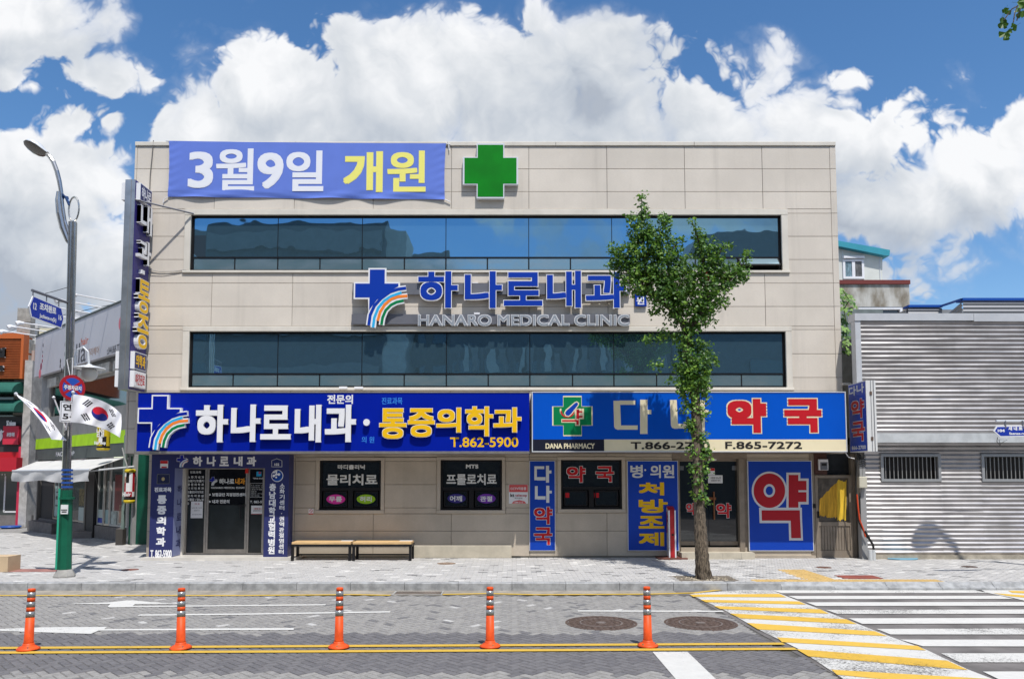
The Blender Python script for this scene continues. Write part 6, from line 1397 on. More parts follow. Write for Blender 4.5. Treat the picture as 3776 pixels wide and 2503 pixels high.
q5 = R(P0, FV, 89, 1640, 118, 1940); p0b((q5[0], q5[1], SZ, r0(0,1440,9,1450)[2]), 0, .42, 'red_column', mat('red_paint', (.52, .03, .07), .5, var=.1)); B().tube([(P0.hit(120, 1800)[0], Y0b - .3, SZ), (P0.hit(120, 1800)[0], Y0b - .3, 7)], .06, 8).make('downpipe', mat('pink_pipe', (.45, .33, .28), .6), tb_)
q6 = r0(255, 915, 318, 1190); B().box(q6[0], q6[1], Y0b - .45, Y0b + .2, SZ, 6.6).make('stone_pier', mat('pier_stone', (.42, .40, .38), .85, var=.2, scale=4), tb_)
for i in range(9): z = 3.2 + i*.62; B().box(q6[0] - .55, q6[0] - .02, Y0b - .2, Y0b + .1, z, z + .55).make('wall_block', mat('block_wall', (.33, .31, .28), .9, var=.2, scale=5), tb_)
t = B().lathe((P0.hit(90, 1942)[0], Y0b - .8, SZ), [(.28, 0), (.36, .05), (.33, .09)], 20).make('blue_basin', M_BLB); tag(t, 'flat blue basin on the ground at the foot of the red column', 'basin')
# roof hut and yellow board behind
P00 = Plane(0, 36); q_ = R(P00, VB, 183, 475, 308, 600)
t = thing('roof_hut', 'small pale concrete roof hut behind the brown sign', 'building', (q_[0], 36, 3)); B().pbox(P00, (q_[0], q_[1], 0, q_[3]), -3, 0).make('wall', mat('pale_concrete', (.50, .49, .47), .9, var=.1), t); B().pbox(P00, (q_[0] - .15, q_[1] + .1, q_[3], q_[3] + .22), -3.1, .15).make('coping', MATS['pale_concrete'], t)
q_ = R(P00, VB, 320, 470, 560, 700); t = thing('cream_board', 'cream sign board with blue swirl showing behind the salon billboard', 'shop sign', (q_[0], 35, 3)); B().pbox(P00, (q_[0], q_[1], 1, q_[3]), -.2, 0).make('board', mat('cream_board', (.60, .55, .40), .7), t)
ellipse(P00, R(P00, VB, 428, 490, 478, 520), .004, M_SBLUE, t, 'blue_swirl')
for k, pts in enumerate(([(0,515),(120,480),(290,420)], [(520,362),(760,310),(1015,255)])):
    o = B().tube([(lambda h: (h[0], 30, h[1]))(Plane(0, 30).hit(*VB.p(x, y))) for x, y in pts], .012, 5).make('overhead_wire', M_WIRE); tag(o, ('thin overhead wire sloping down to the brown sign at the far left', 'thin overhead wire crossing behind the lamp post above the salon billboard')[k], 'wire')
# ================================================================ right block
M_COR = mat('corrugated_silver', (.44, .425, .425), .36, metal=.85, var=.12, scale=2, streak=.3); M_FLASH = mat('flashing', (.55, .56, .58), .5, metal=.2, var=.06, scale=2)
YU, YL = 17.66, 17.97
PCu, PCl = Plane(0, YU), Plane(0, YL)
cb_ = thing('corrugated_building', 'long silver corrugated metal shed front with two barred windows', 'building', (12, 17.8, SZ))
XC0 = PCu.hit(3172, 1300)[0]; XC1 = 19.0
def corr(x0, x1, z0, z1, P, pitch, holes=(), amp=.032, name='corrugated_cladding', m=M_COR):
    b = B(); segs = sorted({x0, x1} | {min(max(h[0], x0), x1) for h in holes} | {min(max(h[1], x0), x1) for h in holes})
    prof = []; z = z0; n = int((z1 - z0) / pitch)
    for i in range(n + 1):
        for f, d in ((0, 0), (.56, amp), (.62, amp), (1.0, 0)):
            # rising slope faces down, falling slope faces up to the sun
            zz_ = z0 + (i + f) * pitch
            if zz_ <= z1: prof.append((d, zz_))
    for a, c in zip(segs, segs[1:]):
        mid = (a + c) / 2; hh = [h for h in holes if h[0] < mid < h[1]]
        ns = max(1, int((c - a) / .45)); ed = [a + (c - a)*k_/ns for k_ in range(ns + 1)]; jit = {}
        for (d0, q0), (d1, q1) in zip(prof, prof[1:]):
            if q1 - q0 < 1e-5: continue
            if any(q0 >= h[2] - .03 and q1 <= h[3] + .03 for h in hh): continue
            def J(u, d, q):
                k_ = (round(u, 4), round(q, 4))
                if k_ not in jit: jit[k_] = (rnd.gauss(0, .0016), rnd.gauss(0, .0012) + (rnd.uniform(-.012, 0) if rnd.random() > .985 else 0))
                return P.pt(u, d + jit[k_][1], q + jit[k_][0])
            for ua, uc in zip(ed, ed[1:]): b.add([J(ua, d0, q0), J(uc, d0, q0), J(uc, d1, q1), J(ua, d1, q1)], [(0, 1, 2, 3)])
    return b.make(name, m, cb_)
zu0, zu1 = PCu.hit(3500, 1597)[1], PCu.hit(3500, 1182)[1]
pitch = PCu.hit(3500, 1200)[1] - PCu.hit(3500, 1200 + 15.85)[1]
corr(XC0, XC1, zu0, zu1, PCu, pitch)
B().box(XC0 - .1, XC1, YU + .02, YU + .16, zu0, zu1 + .02).make('front_sheet', M_FLASH, cb_); B().box(8.95, XC1, YU + .17, 28, zu0, zu1 - .05).make('upper_body', mat('shade_metal', (.16, .17, .17), .7, var=.2), cb_)  # upper body: dark base colour stands for the shade in the gap
zr_ = PCu.hit(3500, 1157)[1]
u_ = PCu.hit(3585, 1170)[0]
B().box(XC0 - .13, u_ - .004, YU - .06, YU + .3, zu1 - .01, zr_).make('ridge_cap', M_FLASH, cb_); B().box(u_ + .004, XC1, YU - .062, YU + .3, zu1 - .03, zr_ - .008).make('ridge_cap', M_FLASH, cb_)
B().box(XC0 - .12, XC0 + .01, YU - .04, YU + .18, zu0, zu1 - .01).make('corner_flashing', M_FLASH, cb_)
zb_1 = PCu.hit(3500, 1631)[1]
B().box(XC0 - .0, XC1, YU - .03, YL + .1, zb_1, zu0 + .0).make('fascia_beam', mat('pale_beam', (.50, .52, .53), .55, var=.12, scale=3, streak=.3), cb_)
XL0 = PCl.hit(3192, 1850)[0]
wbs = [R(PCl, VU, 481, 634, 914, 833), (PCl.hit(*VU.p(1209, 735))[0], PCl.hit(*VU.p(1209, 735))[0] + (R(PCl, VU, 481, 634, 914, 833)[1] - R(PCl, VU, 481, 634, 914, 833)[0])) + R(PCl, VU, 481, 634, 914, 833)[2:]]
zl_b = SZ + .10
corr(XL0, XC1, zl_b, zb_1, PCl, pitch, wbs)
B().box(XL0 + .05, XC1, YL + .14, 28, 0, zb_1).box(XL0 - .14, XL0, YL - .04, YL + .13, .1, zb_1 - .4).make('lower_body', mat('dirty_metal', (.30, .30, .30), .6), cb_)
B().box(XL0, XC1, YL - .06, YL + .2, .1, zl_b - .004).make('footing', mat('dirty_footing', (.40, .36, .29), .9, var=.25, scale=4, bump=.4), cb_)
for k, h in enumerate(wbs):
    w_ = B().frame(PCl, h, .065, -.02, .05).make('window', mat('window_frame_grey', (.33, .335, .34), .5, metal=.3), cb_); i_ = grow(h, -.075)
    B().pbox(PCl, i_, -.12, -.1).make('pane', mat('dark_pane', (.02, .017, .015), .3), w_)
    for j in range(13): u = i_[0] + (i_[1]-i_[0])*(j + .5)/13; B().pbox(PCl, (u - .008, u + .008, i_[2] - .01, i_[3] + .01), .0, .016).make('bar', mat('bar_grey', (.30, .29, .28), .5, metal=.3), w_)
x, y = G(*VU.p(640, 1393), SZ); t = thing('plastic_basin', 'round pale blue plastic basin lid lying at the foot of the corrugated wall', 'basin lid', (x, y, SZ)); B().lathe((x, y, SZ), [(.36, 0), (.37, .02), (.34, .035), (.3, .03)], 28, sy=.6).make('lid', mat('pale_blue_plastic', (.16, .34, .45), .5), t)
x, y = G(*VU.p(770, 1385), SZ); b = B(); 
for i in range(26): a, r_2 = rnd.uniform(0, 6.28), rnd.uniform(0, .28); b.lathe((x + r_2*math.cos(a), y + r_2*.35*math.sin(a), SZ), [(.05, 0), (.045, .02), (.02, .035 + rnd.random()*.02)], 6)
t = b.make('mortar_debris', MATS['dirty_footing']); t['kind'] = 'stuff'
# houses behind
PC2 = Plane(0, 27); cw = thing('concrete_house', 'stained white and brown concrete house wall behind the corrugated shed', 'building', (8, 27, SZ))
q_ = R(PC2, VS, 330, 455, 975, 745); xg = q_[0] - 1
M_STC = mat('stained_concrete', (.55, .54, .50), .9, col2=(.19, .16, .115), scale=2.0, stretch=(1, 1, .45), bump=.4, detail=10, streak=.5)
hw = R(PC2, VS, 522, 678, 918, 800)
wallwith('wall', (xg, q_[1], 0, q_[3]), [hw], PC2, -.4, 0, M_STC, cw); B().pbox(PC2, (xg, q_[1] + .02, q_[3] - .1, q_[3] + .05), -.4, .06).make('coping', mat('maroon_coping', (.17, .04, .035), .7), cw)
B().box(q_[1] - .4, q_[1], 27.4, 33, 0, q_[3]).make('side_wall', M_STC, cw)
w_ = B().frame(PC2, hw, .09, -.2, -.02).pbox(PC2, ((hw[0]+hw[1])/2 - .05, (hw[0]+hw[1])/2 + .05, hw[2] + .09, hw[3] - .09), -.2, -.022).make('window', M_WHITE, cw)
B().pbox(PC2, (hw[0]+.09, (hw[0]+hw[1])/2 - .05, hw[2]+.09, hw[3]-.09), -.15, -.12).make('pane', mat('curtain_pane', (.42, .38, .28), .3, var=.15, scale=6), w_); B().pbox(PC2, ((hw[0]+hw[1])/2 + .05, hw[1]-.09, hw[2]+.09, hw[3]-.09), -.15, -.12).make('pane', M_SHOPG, w_)
PC3 = Plane(0, 29); wh = thing('white_roof_house', 'white panel roof house with turquoise sloping roof edge behind the clinic', 'building', (8, 29, 5))
pts = vp(VS, PC3, [(300,440),(733,440),(733,238),(343,160),(300,150)])
B().poly(PC3, pts[::-1], -3, 0).make('wall', mat('white_cladding', (.66, .67, .62), .6, var=.04), wh)
B().poly(PC3, vp(VS, PC3, [(300,152),(735,240),(768,240),(773,190),(300,105)])[::-1], -3.2, .25).make('roof', mat('turquoise_roof', (.045, .30, .38), .5, var=.06), wh)
for x0, x1, y0, y1 in ((375,380,185,240), (556,560,215,440), (707,712,230,440)): B().pbox(PC3, R(PC3, VS, x0, y0, x1, y1), 0, .02).make('panel_joint', M_SILV, wh)
q_ = R(PC3, VS, 379, 258, 567, 432); w_ = B().frame(PC3, q_, .09, -.02, .05).pbox(PC3, ((q_[0]+q_[1])/2 - .06, (q_[0]+q_[1])/2 + .06, q_[2] + .09, q_[3] - .09), -.02, .045).make('window', M_WHITE, wh)
for a, c, m in ((q_[0]+.09, (q_[0]+q_[1])/2-.06, mat('curtain_blue', (.16, .24, .28), .3, var=.5, scale=7, stretch=(2, 1, .5))), ((q_[0]+q_[1])/2+.06, q_[1]-.09, mat('curtain_grey', (.12, .12, .12), .3, var=.4, scale=7, stretch=(2, 1, .5)))): B().pbox(PC3, (a, c, q_[2]+.09, q_[3]-.09), .0, .02).make('pane', m, w_)
B().pbox(PC3, R(PC3, VS, 379, 233, 563, 252), 0, .12).make('window_hood', M_WHITE, wh)
# blue edged corrugated roofs
M_COD = mat('dark_corrugated', (.30, .30, .31), .45, metal=.3); M_BLE = mat('blue_edge', (.005, .07, .36), .5)
br_ = thing('blue_edged_shed', 'grey corrugated shed with bright blue roof edge behind the ridge cap', 'building', (14, 24, SZ))
PE1, PE2 = Plane(0, 25), Plane(0, 22.5)
def corr2(P, x0, x1, z0, z1, parent):
    b = B(); n = int((z1-z0)/.12)
    for i in range(n): z = z0 + i*.12; b.add([P.pt(x0,0,z),P.pt(x1,0,z),P.pt(x1,.03,z+.05),P.pt(x0,.03,z+.05),P.pt(x1,.0,z+.12),P.pt(x0,.0,z+.12)], [(0,1,2,3),(3,2,4,5)])
    b.make('corrugated_wall', M_COD, parent)
a_ = PE1.hit(*VS.p(960, 700))[0]; c_ = PE1.hit(*VS.p(1262, 700))[0]; zA = PE1.hit(*VS.p(1100, 684))[1]; zA1 = PE1.hit(*VS.p(1100, 664))[1]
d_ = PE2.hit(*VS.p(1447, 660))[0]; zB_ = PE2.hit(*VS.p(1700, 625))[1]; zB1 = PE2.hit(*VS.p(1700, 603))[1]
corr2(PE1, a_, c_, 3, zA, br_); B().pbox(PE1, (a_, c_, zA, zA1), -.3, .06).make('roof_edge', M_BLE, br_)
corr2(PE2, d_, 19, 3, zB_, br_); B().pbox(PE2, (d_ - .02, 19, zB_, zB1), -.3, .06).make('roof_edge', M_BLE, br_)
P3 = Plane(c_, 25, d_ - c_, -2.5); l3 = math.hypot(d_ - c_, 2.5); corr2(P3, 0, l3, 3, zB_ + .06, br_)
b = B(); b.add([P3.pt(0, .05, zA), P3.pt(l3, .05, zB_), P3.pt(l3, .05, zB1), P3.pt(0, .05, zA1), P3.pt(0, -.2, zA1), P3.pt(l3, -.2, zB1)], [(0,1,2,3), (3,2,5,4)]); b.make('roof_edge', M_BLE, br_)
B().box(a_, 19, 25.1, 31, 0, zA - .05).make('body', M_COD, br_)
# gap between clinic and shed: wall coloured dark for the gap's shade, ladder-like cable tray, vine
gp = thing('gap_wall', 'dark narrow wall and dim window in the gap between clinic and corrugated shed', 'wall', (8.6, 20.5, SZ))
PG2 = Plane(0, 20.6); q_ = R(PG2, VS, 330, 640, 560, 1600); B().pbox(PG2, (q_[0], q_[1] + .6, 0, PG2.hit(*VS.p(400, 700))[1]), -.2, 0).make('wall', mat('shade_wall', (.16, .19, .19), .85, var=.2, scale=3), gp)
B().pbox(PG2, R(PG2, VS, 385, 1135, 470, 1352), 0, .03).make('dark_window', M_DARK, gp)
B().box(Xp(3101, 1417), Xp(3131, 1417), YW - .12, YW + .3, Zp(1421), Zp(1413)).make('ledge', M_FACL, gp)
ml = thing('metal_lattice', 'dusty metal lattice strip standing in the gap beside the corrugated shed', 'lattice', (9, 18.6, 3)); PG3 = Plane(0, 18.3)
b = B(); pts0 = vp(VS, PG3, [(450,790),(512,760),(530,1330),(500,1330)]); b.strip(PG3, [pts0[0], vp(VS, PG3, [(505,1330)])[0]], .03, 0, .03).strip(PG3, [pts0[1], pts0[2]], .03, 0, .031)
for i in range(17): y = 800 + i*31; b.strip(PG3, vp(VS, PG3, [(455 + i*2.8, y), (512 + i*1, y - 14)]), .035, 0, .02)
b.make('lattice', mat('dusty_metal', (.24, .22, .20), .7, var=.3, scale=9), ml)
# big vine leaves
vine = thing('gourd_vine', 'broad-leaved green vine climbing in the gap beside the clinic wall', 'vine', (8.7, 19.4, 3))
M_VL = [mat('vine_leaf', (.10, .20, .035), .5, var=.3, scale=8, col2=(.05, .13, .025)), mat('vine_leaf_pale', (.18, .30, .08), .5, var=.25, scale=8)]
def leafmesh(m, lob=5):
    b = B(); pts = [(0, 0, 0)]; n = 20
    for i in range(n + 1):
        a = -math.pi*.87 + 2*math.pi*.87*i/n + math.pi/2; r = .55 + .35*abs(math.cos(lob*(a - math.pi/2)/2)) + (.1 if i % 2 else 0); pts.append((r*math.cos(a)*.5, r*math.sin(a)*.5 + .05, -.10*r*r + .03*math.cos(i*1.9)))
    b.add(pts, [(0, i, i+1) for i in range(1, n + 1)]); me = bpy.data.meshes.new('leaf'); me.from_pydata(b.v, [], b.f); me.materials.append(m); return me
LM = [leafmesh(m) for m in M_VL]
for (x, y, s) in [(375,530,60),(395,560,60),(420,600,70),(380,600,50),(445,620,60),(470,650,60),(495,680,50),(400,650,60),(430,700,80),(385,700,60),(440,740,50),(395,760,50),(380,800,60),(400,830,60),(385,860,50),(410,880,60),(435,900,50),(400,920,60),(380,950,50),(430,950,50),(410,990,60),(440,1010,50),(395,1030,60),(425,1060,60),(400,1085,50),(440,1090,40),(370,560,50),(365,640,50),(460,590,40),(478,615,40)]:
    P = Plane(0, 19.3 + rnd.uniform(-.3, .3)); h = P.hit(*VS.p(x, y)); o = bpy.data.objects.new('leaf', LM[rnd.random() > .6]); o.location = (h[0], P.o[1], h[1]); k = s / 2.413 * 19.3 / F_ * 1.25; o.scale = (k, k, k)
    o.rotation_euler = (math.radians(rnd.uniform(35, 75)), rnd.uniform(-.5, .5), rnd.uniform(-.7, .7)); link(o, vine)
B().tube([(lambda h: (h[0], 19.4, h[1]))(Plane(0, 19.4).hit(*VS.p(x, y))) for x, y in ((430,1120),(400,1000),(420,850),(390,700),(440,620),(380,530))], .015, 6).make('stem', mat('vine_stem', (.12, .16, .05), .7), vine)
# ================================================================ the ginkgo
tree = thing('ginkgo_tree', 'pruned ginkgo street tree with leafy forked crown in front of the pharmacy sign', 'tree', (TREE_B[0], TREE_B[1], SZ))
VI2, VT2 = VI, VT
tz = lambda V, x, y, Y: (lambda h: Vector((h[0], Y, h[1])))(Plane(0, Y).hit(*V.p(x, y)))
YB = TREE_B[1]
def ty(z): return YB + .75 * max(0, min(1, (z - .6) / 4.5))
trunk_pts = [(VI,1562,1537,.175),(VI,1556,1500,.150),(VI,1548,1420,.132),(VI,1540,1300,.122),(VI,1532,1150,.112),(VI,1525,1010,.105),(VI,1520,860,.10),(VI,1515,700,.098),(VI,1512,540,.098),(VI,1505,420,.098),(VI,1500,300,.094),(VI,1495,200,.09),(VI,1478,60,.088),(VT,850,1300,.09),(VT,848,1200,.09),(VT,850,1120,.085)]
def trace(lst, rad=True):
    out, rr_ = [], []
    for (V, x, y, r) in lst:
        Y = YB
        for _ in range(4): p = tz(V, x, y, Y); Y = ty(p.z)
        out.append(p); rr_.append(r)
    return out, rr_
tp_, tr_ = trace(trunk_pts); tp_[0].z = SZ - .05
def bark_tube(pts, rad, seg=26, sub=6, amp=.012):
    P_2, R_2 = [], []
    for i in range(len(pts) - 1):
        for k in range(sub): t = k / sub; P_2.append(pts[i].lerp(pts[i+1], t)); R_2.append(rad[i] + (rad[i+1]-rad[i])*t)
    P_2.append(pts[-1]); R_2.append(rad[-1]); b = B(); b.tube(P_2, R_2, seg)
    ph = [rnd.uniform(0, 6) for _ in range(6)]
    for i in range(len(P_2)):
        for j in range(seg):
            v = Vector(b.v[i*seg+j]); c = P_2[i]; th = 2*math.pi*j/seg; z = c.z
            f = amp*(math.sin(th*7 + ph[0] + 1.5*math.sin(z*5 + ph[1])) * .6 + math.sin(th*11 + ph[2] + 2*math.sin(z*9 + ph[3]))*.4 + .5*math.sin(z*37 + th*3)) * R_2[i]/.12
            if i < sub * 2: f += .03*max(0, 1 - i/(sub*1.5))*math.sin(th*5 + ph[4])
            b.v[i*seg+j] = tuple(v + (v - c).normalized()*f)
    return b
M_BARK = bpy.data.materials.new('bark'); M_BARK.use_nodes = True; t_ = NT(M_BARK.node_tree); bb = M_BARK.node_tree.nodes['Principled BSDF']; bb.inputs['Roughness'].default_value = .95
ps = t_.n('ShaderNodeNewGeometry').outputs['Position']; pp_ = t_.v('MULTIPLY', ps, (1, 1, .16)); nn = t_.noise(pp_, 38, 6, .65, 1.2); f_ = t_.mr(nn, .38, .62)
t_.l(t_.mixc(f_, (.035, .026, .018), (.19, .15, .108)), bb.inputs['Base Color']); bn_ = t_.n('ShaderNodeBump'); bn_.inputs['Strength'].default_value = 1.0; bn_.inputs['Distance'].default_value = .025; t_.l(nn, bn_.inputs['Height']); t_.l(bn_.outputs[0], bb.inputs['Normal'])
bark_tube(tp_, tr_).make('trunk', M_BARK, tree, True)
limbs = [[(VT,850,1140,.08),(VT,820,1060,.07),(VT,740,960,.065),(VT,620,870,.055),(VT,575,800,.045),(VT,550,700,.04),(VT,535,560,.032),(VT,522,400,.022),(VT,520,260,.012),(VT,522,140,.005)],
         [(VT,855,1140,.08),(VT,900,1040,.07),(VT,965,960,.06),(VT,990,870,.05),(VT,985,760,.045),(VT,965,600,.035),(VT,940,480,.025),(VT,905,390,.012),(VT,885,330,.005)],
         [(VT,620,870,.04),(VT,520,780,.03),(VT,420,690,.02),(VT,320,640,.01)], [(VT,740,960,.05),(VT,760,850,.04),(VT,720,700,.03),(VT,700,560,.02),(VT,790,480,.008)],
         [(VT,975,940,.04),(VT,1080,820,.03),(VT,1190,720,.02),(VT,1270,610,.008)], [(VT,985,760,.03),(VT,1060,620,.02),(VT,1100,520,.01),(VT,1175,498,.005)], [(VT,560,740,.03),(VT,450,640,.02),(VT,350,530,.008)], [(VT,540,600,.03),(VT,640,450,.02),(VT,700,350,.008)]]
for l in limbs: p, r = trace(l); bark_tube(p, r, 10, 3, .004).make('limb', M_BARK, tree, True)
p = tz(VT, 985, 745, ty(5)); B().tube([p + Vector((0, -.06, .22)), p + Vector((.01, -.07, -.05)), p + Vector((.0, -.06, -.26))], [.02, .055, .03], 8).make('scar', mat('red_scar', (.33, .07, .04), .9, var=.3, scale=20), tree)
CL = [(VT,a) for a in [(522,140,25,25),(520,215,20,32),(525,265,28,22),(510,310,75,45),(440,290,20,25),(660,310,45,35),(700,370,35,45),(500,400,70,80),(620,420,75,65),(720,450,38,28),(790,480,38,32),(540,500,105,90),(690,540,100,75),(400,560,85,65),(340,620,55,50),(330,540,45,32),(420,680,105,75),(560,640,135,105),(700,680,125,105),(820,640,60,65),(885,330,25,18),(905,385,16,40),(935,450,45,45),(980,520,65,75),(1080,520,55,30),(1170,500,32,18),(1000,600,85,65),(1060,650,75,60),(1160,680,75,55),(1275,600,30,55),(1255,695,55,55),(1180,740,85,45),(480,790,100,75),(640,800,125,115),(800,780,125,115),(950,760,100,105),(1085,770,80,65),(700,920,105,75),(850,900,125,105),(1000,900,105,95),(1110,900,35,45),(620,990,28,14),(745,1010,55,55),(850,1020,95,75),(955,1040,65,55),(1025,1060,25,25),(700,1140,48,38),(830,1150,65,55),(890,1110,55,45),(565,1170,45,22),(640,1185,28,18),(850,1215,80,45),(900,1290,100,75),(970,1230,45,38),(1010,1330,50,55),(850,1360,90,65),(625,1370,52,22),(930,1430,90,65),(840,1480,80,55),(945,1510,75,55),(725,1480,36,18)]] + \
     [(VI,a) for a in [(1440,100,85,85),(1530,100,70,80),(1462,190,80,45),(1560,230,42,36),(1465,290,58,42),(1540,330,42,42),(1485,440,40,52),(1535,520,45,52),(1535,620,50,52),(1585,640,24,52),(1500,740,50,34),(1560,760,34,42),(1530,880,50,44),(1535,960,52,42),(1455,430,22,30),(1470,600,22,30)]]
lv, lf, lm = [], [], []
def add_leaf(p, s, nrm_, mi):
    n = nrm_.normalized(); a = n.cross(Vector((rnd.uniform(-1,1), rnd.uniform(-1,1), rnd.uniform(-1,1)))).normalized(); c = n.cross(a); k = len(lv)
    q = [(0, -.15), (-.75, .45), (-.45, .85), (-.06, .95), (.06, .72), (.5, .9), (.75, .45)]; cz = (0, .12, .02, -.08, -.02, .05, .14)
    for (u, w_), h in zip(q, cz): lv.append(tuple(p + a*(u*s) + c*(w_*s) + n*(h*s)))
    lf.append((k, k+2, k+1)); lf.append((k, k+3, k+2)); lf.append((k, k+4, k+3)); lf.append((k, k+5, k+4)); lf.append((k, k+6, k+5)); lm.extend([mi]*5)
nl = 0
for V, (cx, cy, rx_, ry_) in CL:
    kx = 1 / V.a[2]; low = V is VI
    Y = YB
    for _ in range(4): c = tz(V, cx, cy, Y); Y = ty(c.z)
    sc_m = Y / F_; ax_, az_ = rx_*kx*sc_m, ry_*kx*sc_m; ay_ = min(.55, (ax_ + az_)*.55 + .08) if not low else min(ax_, .24)
    vol = ax_ * az_
    nt_ = max(4, int(vol * (1050 if not low else 1050)))
    for _ in range(nt_):
        th = rnd.uniform(0, 2*math.pi); rad = math.sqrt(rnd.uniform(.05, 1.0)) * (1.12 if rnd.random() > .8 else 1.0); v_ = rnd.uniform(-1, 1)
        tc_ = c + Vector((ax_*rad*math.cos(th), ay_*v_*math.sqrt(max(.05, 1 - .6*rad*rad)), az_*rad*math.sin(th)))
        if low: 
            rr2 = max(.11, ay_*rnd.uniform(.6, 1)); a2 = rnd.uniform(0, 2*math.pi); tc_ = c + Vector((ax_*rnd.uniform(.4, 1)*math.cos(a2), rr2*math.sin(a2), az_*rnd.uniform(-1, 1)))
        out = (tc_ - c); out = Vector((out.x, out.y, out.z + .08)); tone = rnd.random()
        for _k in range(rnd.randint(5, 9)):
            p = tc_ + Vector((rnd.gauss(0, .045), rnd.gauss(0, .045), rnd.gauss(0, .045)))
            n_ = out.normalized()*.6 + Vector((rnd.gauss(0, .6), rnd.gauss(0, .6) - .15, rnd.gauss(0, .5) + .5)) if out.length > 0 else Vector((0, 0, 1))
            mi = 2 if rnd.random() > (.86 if not low else .7) else (1 if tone > .5 else 0)
            add_leaf(p, rnd.uniform(.036, .058), n_, mi); nl += 1
def leafmat(name, c, tr):
    m = bpy.data.materials.new(name); m.use_nodes = True; t = NT(m.node_tree); b = m.node_tree.nodes['Principled BSDF']; b.inputs['Roughness'].default_value = .45; b.inputs['Specular IOR Level'].default_value = .35
    ps = t.n('ShaderNodeNewGeometry').outputs['Position']; cc_ = t.mixc(t.mr(t.noise(ps, 14, 3), .3, .7), [q*.7 for q in c], [min(1, q*1.25) for q in c]); t.l(cc_, b.inputs['Base Color'])
    tl = t.n('ShaderNodeBsdfTranslucent'); tl.inputs['Color'].default_value = tuple(tr) + (1,); ms = t.n('ShaderNodeMixShader'); ms.inputs[0].default_value = .28; out = m.node_tree.nodes['Material Output']
    t.l(b.outputs[0], ms.inputs[1]); t.l(tl.outputs[0], ms.inputs[2]); t.l(ms.outputs[0], out.inputs[0]); return m
LMt = [leafmat('leaf_deep', (.055, .13, .025), (.10, .23, .02)), leafmat('leaf_mid', (.095, .20, .035), (.16, .34, .03)), leafmat('leaf_young', (.21, .35, .05), (.30, .50, .05))]
fo = mobj('foliage', lv, lf, LMt, tree, lm); fo['kind'] = 'stuff'; print('leaves', nl)
# tree pit
b = B(); b.box(pit[0], pit[1], pit[2], pit[3], .10, .133); o = b.make('tree_pit', mat('pit_soil', (.17, .145, .115), .95, var=.4, scale=20, bump=1), None); struct(o)
b = B(); 
for i in range(90): x, y = TREE_B[0] + rnd.gauss(0, .22), TREE_B[1] + rnd.gauss(-.05, .12); b.lathe((x, y, .133), [(rnd.uniform(.01, .03), 0), (.008, rnd.uniform(.008, .02))], 5)
o = b.make('pit_gravel', mat('pit_gravel', (.38, .33, .25), .95, var=.3, scale=30), None); o['kind'] = 'stuff'
# ---- branch tip hanging into the top right corner
bt = thing('hanging_branch', 'ginkgo branch tip with dark fan leaves hanging into the top right corner', 'branch', (3.3, 5, 5)); P5 = Plane(0, 5.0)
def fanmesh(m):
    b = B(); n = 10; pts = [(0, 0, 0)]
    for i in range(n + 1): a = math.radians(28 + 124*i/n); r = 1.0 - (.28 if i == n//2 else 0) + .05*math.sin(i*2.3); pts.append((r*math.cos(a), r*math.sin(a), .10*math.cos(i*1.3)))
    b.add(pts, [(0, i, i+1) for i in range(1, n+1)]); b.tube([(0, -.6, .05), (0, 0, 0)], .02, 4); me = bpy.data.meshes.new('leaf'); me.from_pydata(b.v, [], b.f); me.materials.append(m); return me
fm = [fanmesh(LMt[0]), fanmesh(LMt[1])]
for (x, y, s, ang) in [(1330,20,85,190),(1240,165,95,60),(1205,195,120,105),(1170,245,110,175),(1235,290,90,185),(1330,150,130,170),(1385,215,110,160),(1380,330,130,215),(1300,385,110,120),(1440,60,110,150),(1470,120,120,170),(1430,320,90,250),(1395,5,80,200),(1480,10,110,150),(1530,180,120,190),(1560,60,120,160)]:
    h = P5.hit(*V8.p(x, y)); o = bpy.data.objects.new('leaf', fm[rnd.random() > .5]); yy = 5 + rnd.uniform(-.12, .12); o.location = (h[0], yy, h[1]); k = s/3.92*5.4/F_*.85; o.scale = (k, k, k)
    o.rotation_euler = (math.radians(90 + rnd.uniform(-35, 35)), math.radians(ang), rnd.uniform(-.5, .5)); link(o, bt)
for pts in ([(1640,-60),(1474,20),(1380,90),(1300,135)], [(1380,90),(1340,200),(1320,330)], [(1474,20),(1400,180),(1370,300)], [(1300,135),(1230,230),(1180,300)]):
    B().tube([(lambda h: (h[0], 5.0, h[1]))(P5.hit(*V8.p(x, y))) for x, y in pts], .004, 5).make('twig', M_BARK, bt)
# ================================================================ street side behind the camera, mirrored in the window bands
def back_house(x0, x1, y, h, m, label, rows=3, slope=0, win=True):
    t = thing('opposite_building', label, 'building', ((x0+x1)/2, y - 4, 0)); P = Plane(x1, y, -1, 0)
    b = B(); b.add([(x0,y-8,-.05),(x1,y-8,-.05),(x1,y,-.05),(x0,y,-.05),(x0,y-8,h+slope),(x1,y-8,h),(x1,y,h),(x0,y,h+slope)], [(0,3,2,1),(4,5,6,7),(0,1,5,4),(1,2,6,5),(2,3,7,6),(3,0,4,7)]); b.make('wall', m, t)
    if win:
        nx = max(2, int((x1-x0)/2.2)); w_ = (x1-x0)/nx
        for r in range(rows):
            z = 4.2 + r*3.2
            if z + 1.8 > h: break
            for i in range(nx): B().pbox(P, (i*w_ + .25, (i+1)*w_ - .25, z, z + 1.7), 0, .05).make('window', M_SHOPG, t)
    return t, P
MO1, MO2, MO3 = mat('opp_grey', (.20, .22, .23), .6, var=.1), mat('opp_dark', (.10, .12, .14), .5, var=.1), mat('opp_pale', (.42, .44, .42), .7, var=.08)
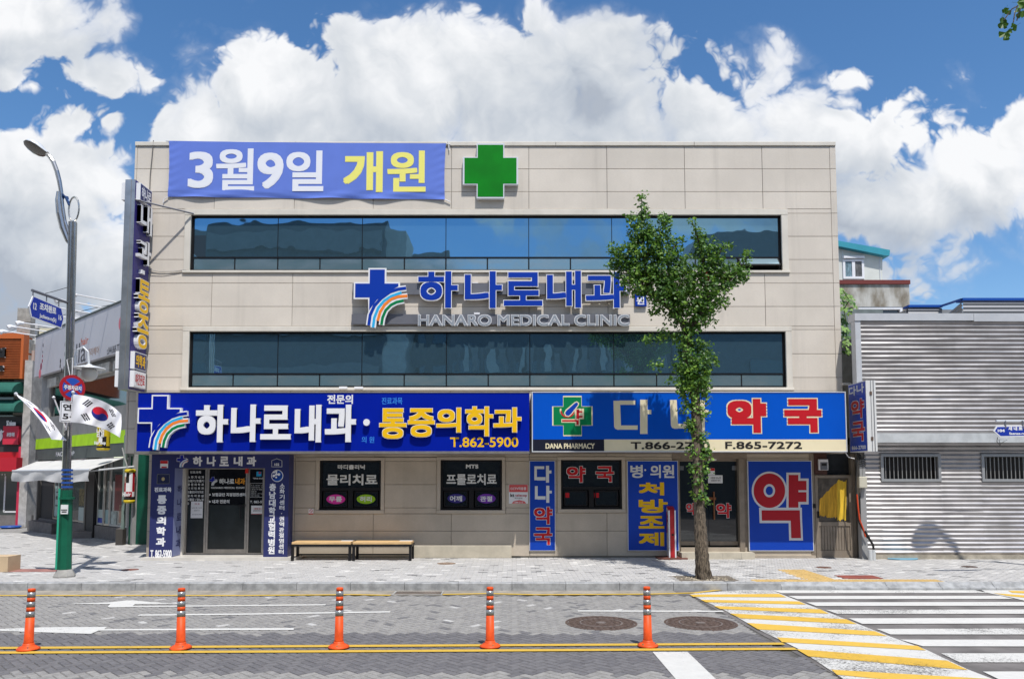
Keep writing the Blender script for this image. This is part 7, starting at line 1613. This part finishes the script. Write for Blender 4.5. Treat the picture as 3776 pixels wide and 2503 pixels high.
t, P = back_house(-30, -18.2, -9, 17.4, MO1, 'grey dental clinic block across the street mirrored at the left of the windows'); B().pbox(P, (.6, 9.8, 15.2, 17.0), .05, .25).make('sign_board', mat('maroon_sign', (.12, .02, .03), .6), t)
text('lettering', '보성치과', P, (1.5, 7.0, 15.6, 16.6), .26, M_WHITE, t, .06)
t, P = back_house(-18.4, -7.6, -7.5, 17.4, MO2, 'tall dark banded office across the street mirrored in the upper left panes', win=False)
for z in (4.5, 7.5, 10.5, 13.2, 15.6): B().pbox(P, (.2, 10.6, z, z + 1.1), 0, .35).make('band', MO1, t)
b = B(); 
B().box(-7.6, -6.4, -11, -7.6, 0, 16.8).make('pier', MO3, t)
back_house(-6.6, -4.0, -11, 16.6, MO1, 'stepped grey block across the street mirrored in the third window pane')
t, P = back_house(-3.9, 9.8, -8.5, 12.6, MO2, 'low dark shop block across the street mirrored in the lower window band', rows=2)
B().pbox(P, (.5, 12.3, 6.6, 8.1), .05, .4).make('sign_board', MO1, t)
for i in range(24):
    B().pbox(P, (.3 + i*.55, .62 + i*.55 + rnd.uniform(-.1, .12), 8.4, 9.9 + rnd.uniform(-.3, .3)), .0, .1 + .1*(i % 2)).make('facade_strip', (MO1, MO3, MO2)[i % 3], t)
b = B(); b.add([(9.9,-16,0),(11.6,-16,0),(11.6,-8,0),(9.9,-8,0),(9.9,-16,14.2),(11.6,-16,16.9),(11.6,-8,16.9),(9.9,-8,14.2)], [(0,3,2,1),(4,5,6,7),(0,1,5,4),(1,2,6,5),(2,3,7,6),(3,0,4,7)]); b.make('sloped_bay', MO2, t)
back_house(-34, 30, -19, 11.8, MO1, 'long grey block added further behind the opposite shops to hide sky in the gaps of the mirrored street', win=False)  # added infill block, keeps a pale strip of sky out of the mirrored gaps
t, P = back_house(11.6, 21, -8, 17.2, MO2, 'dark hall with sloping roof across the street mirrored in the right panes', slope=-.3, win=False)
B().pbox(P, (3, 6.5, 5, 9), 0, .1).make('arched_window', M_SHOPG, t)
bpy.data.scenes.remove(_ts); bpy.data.objects.remove(_to)
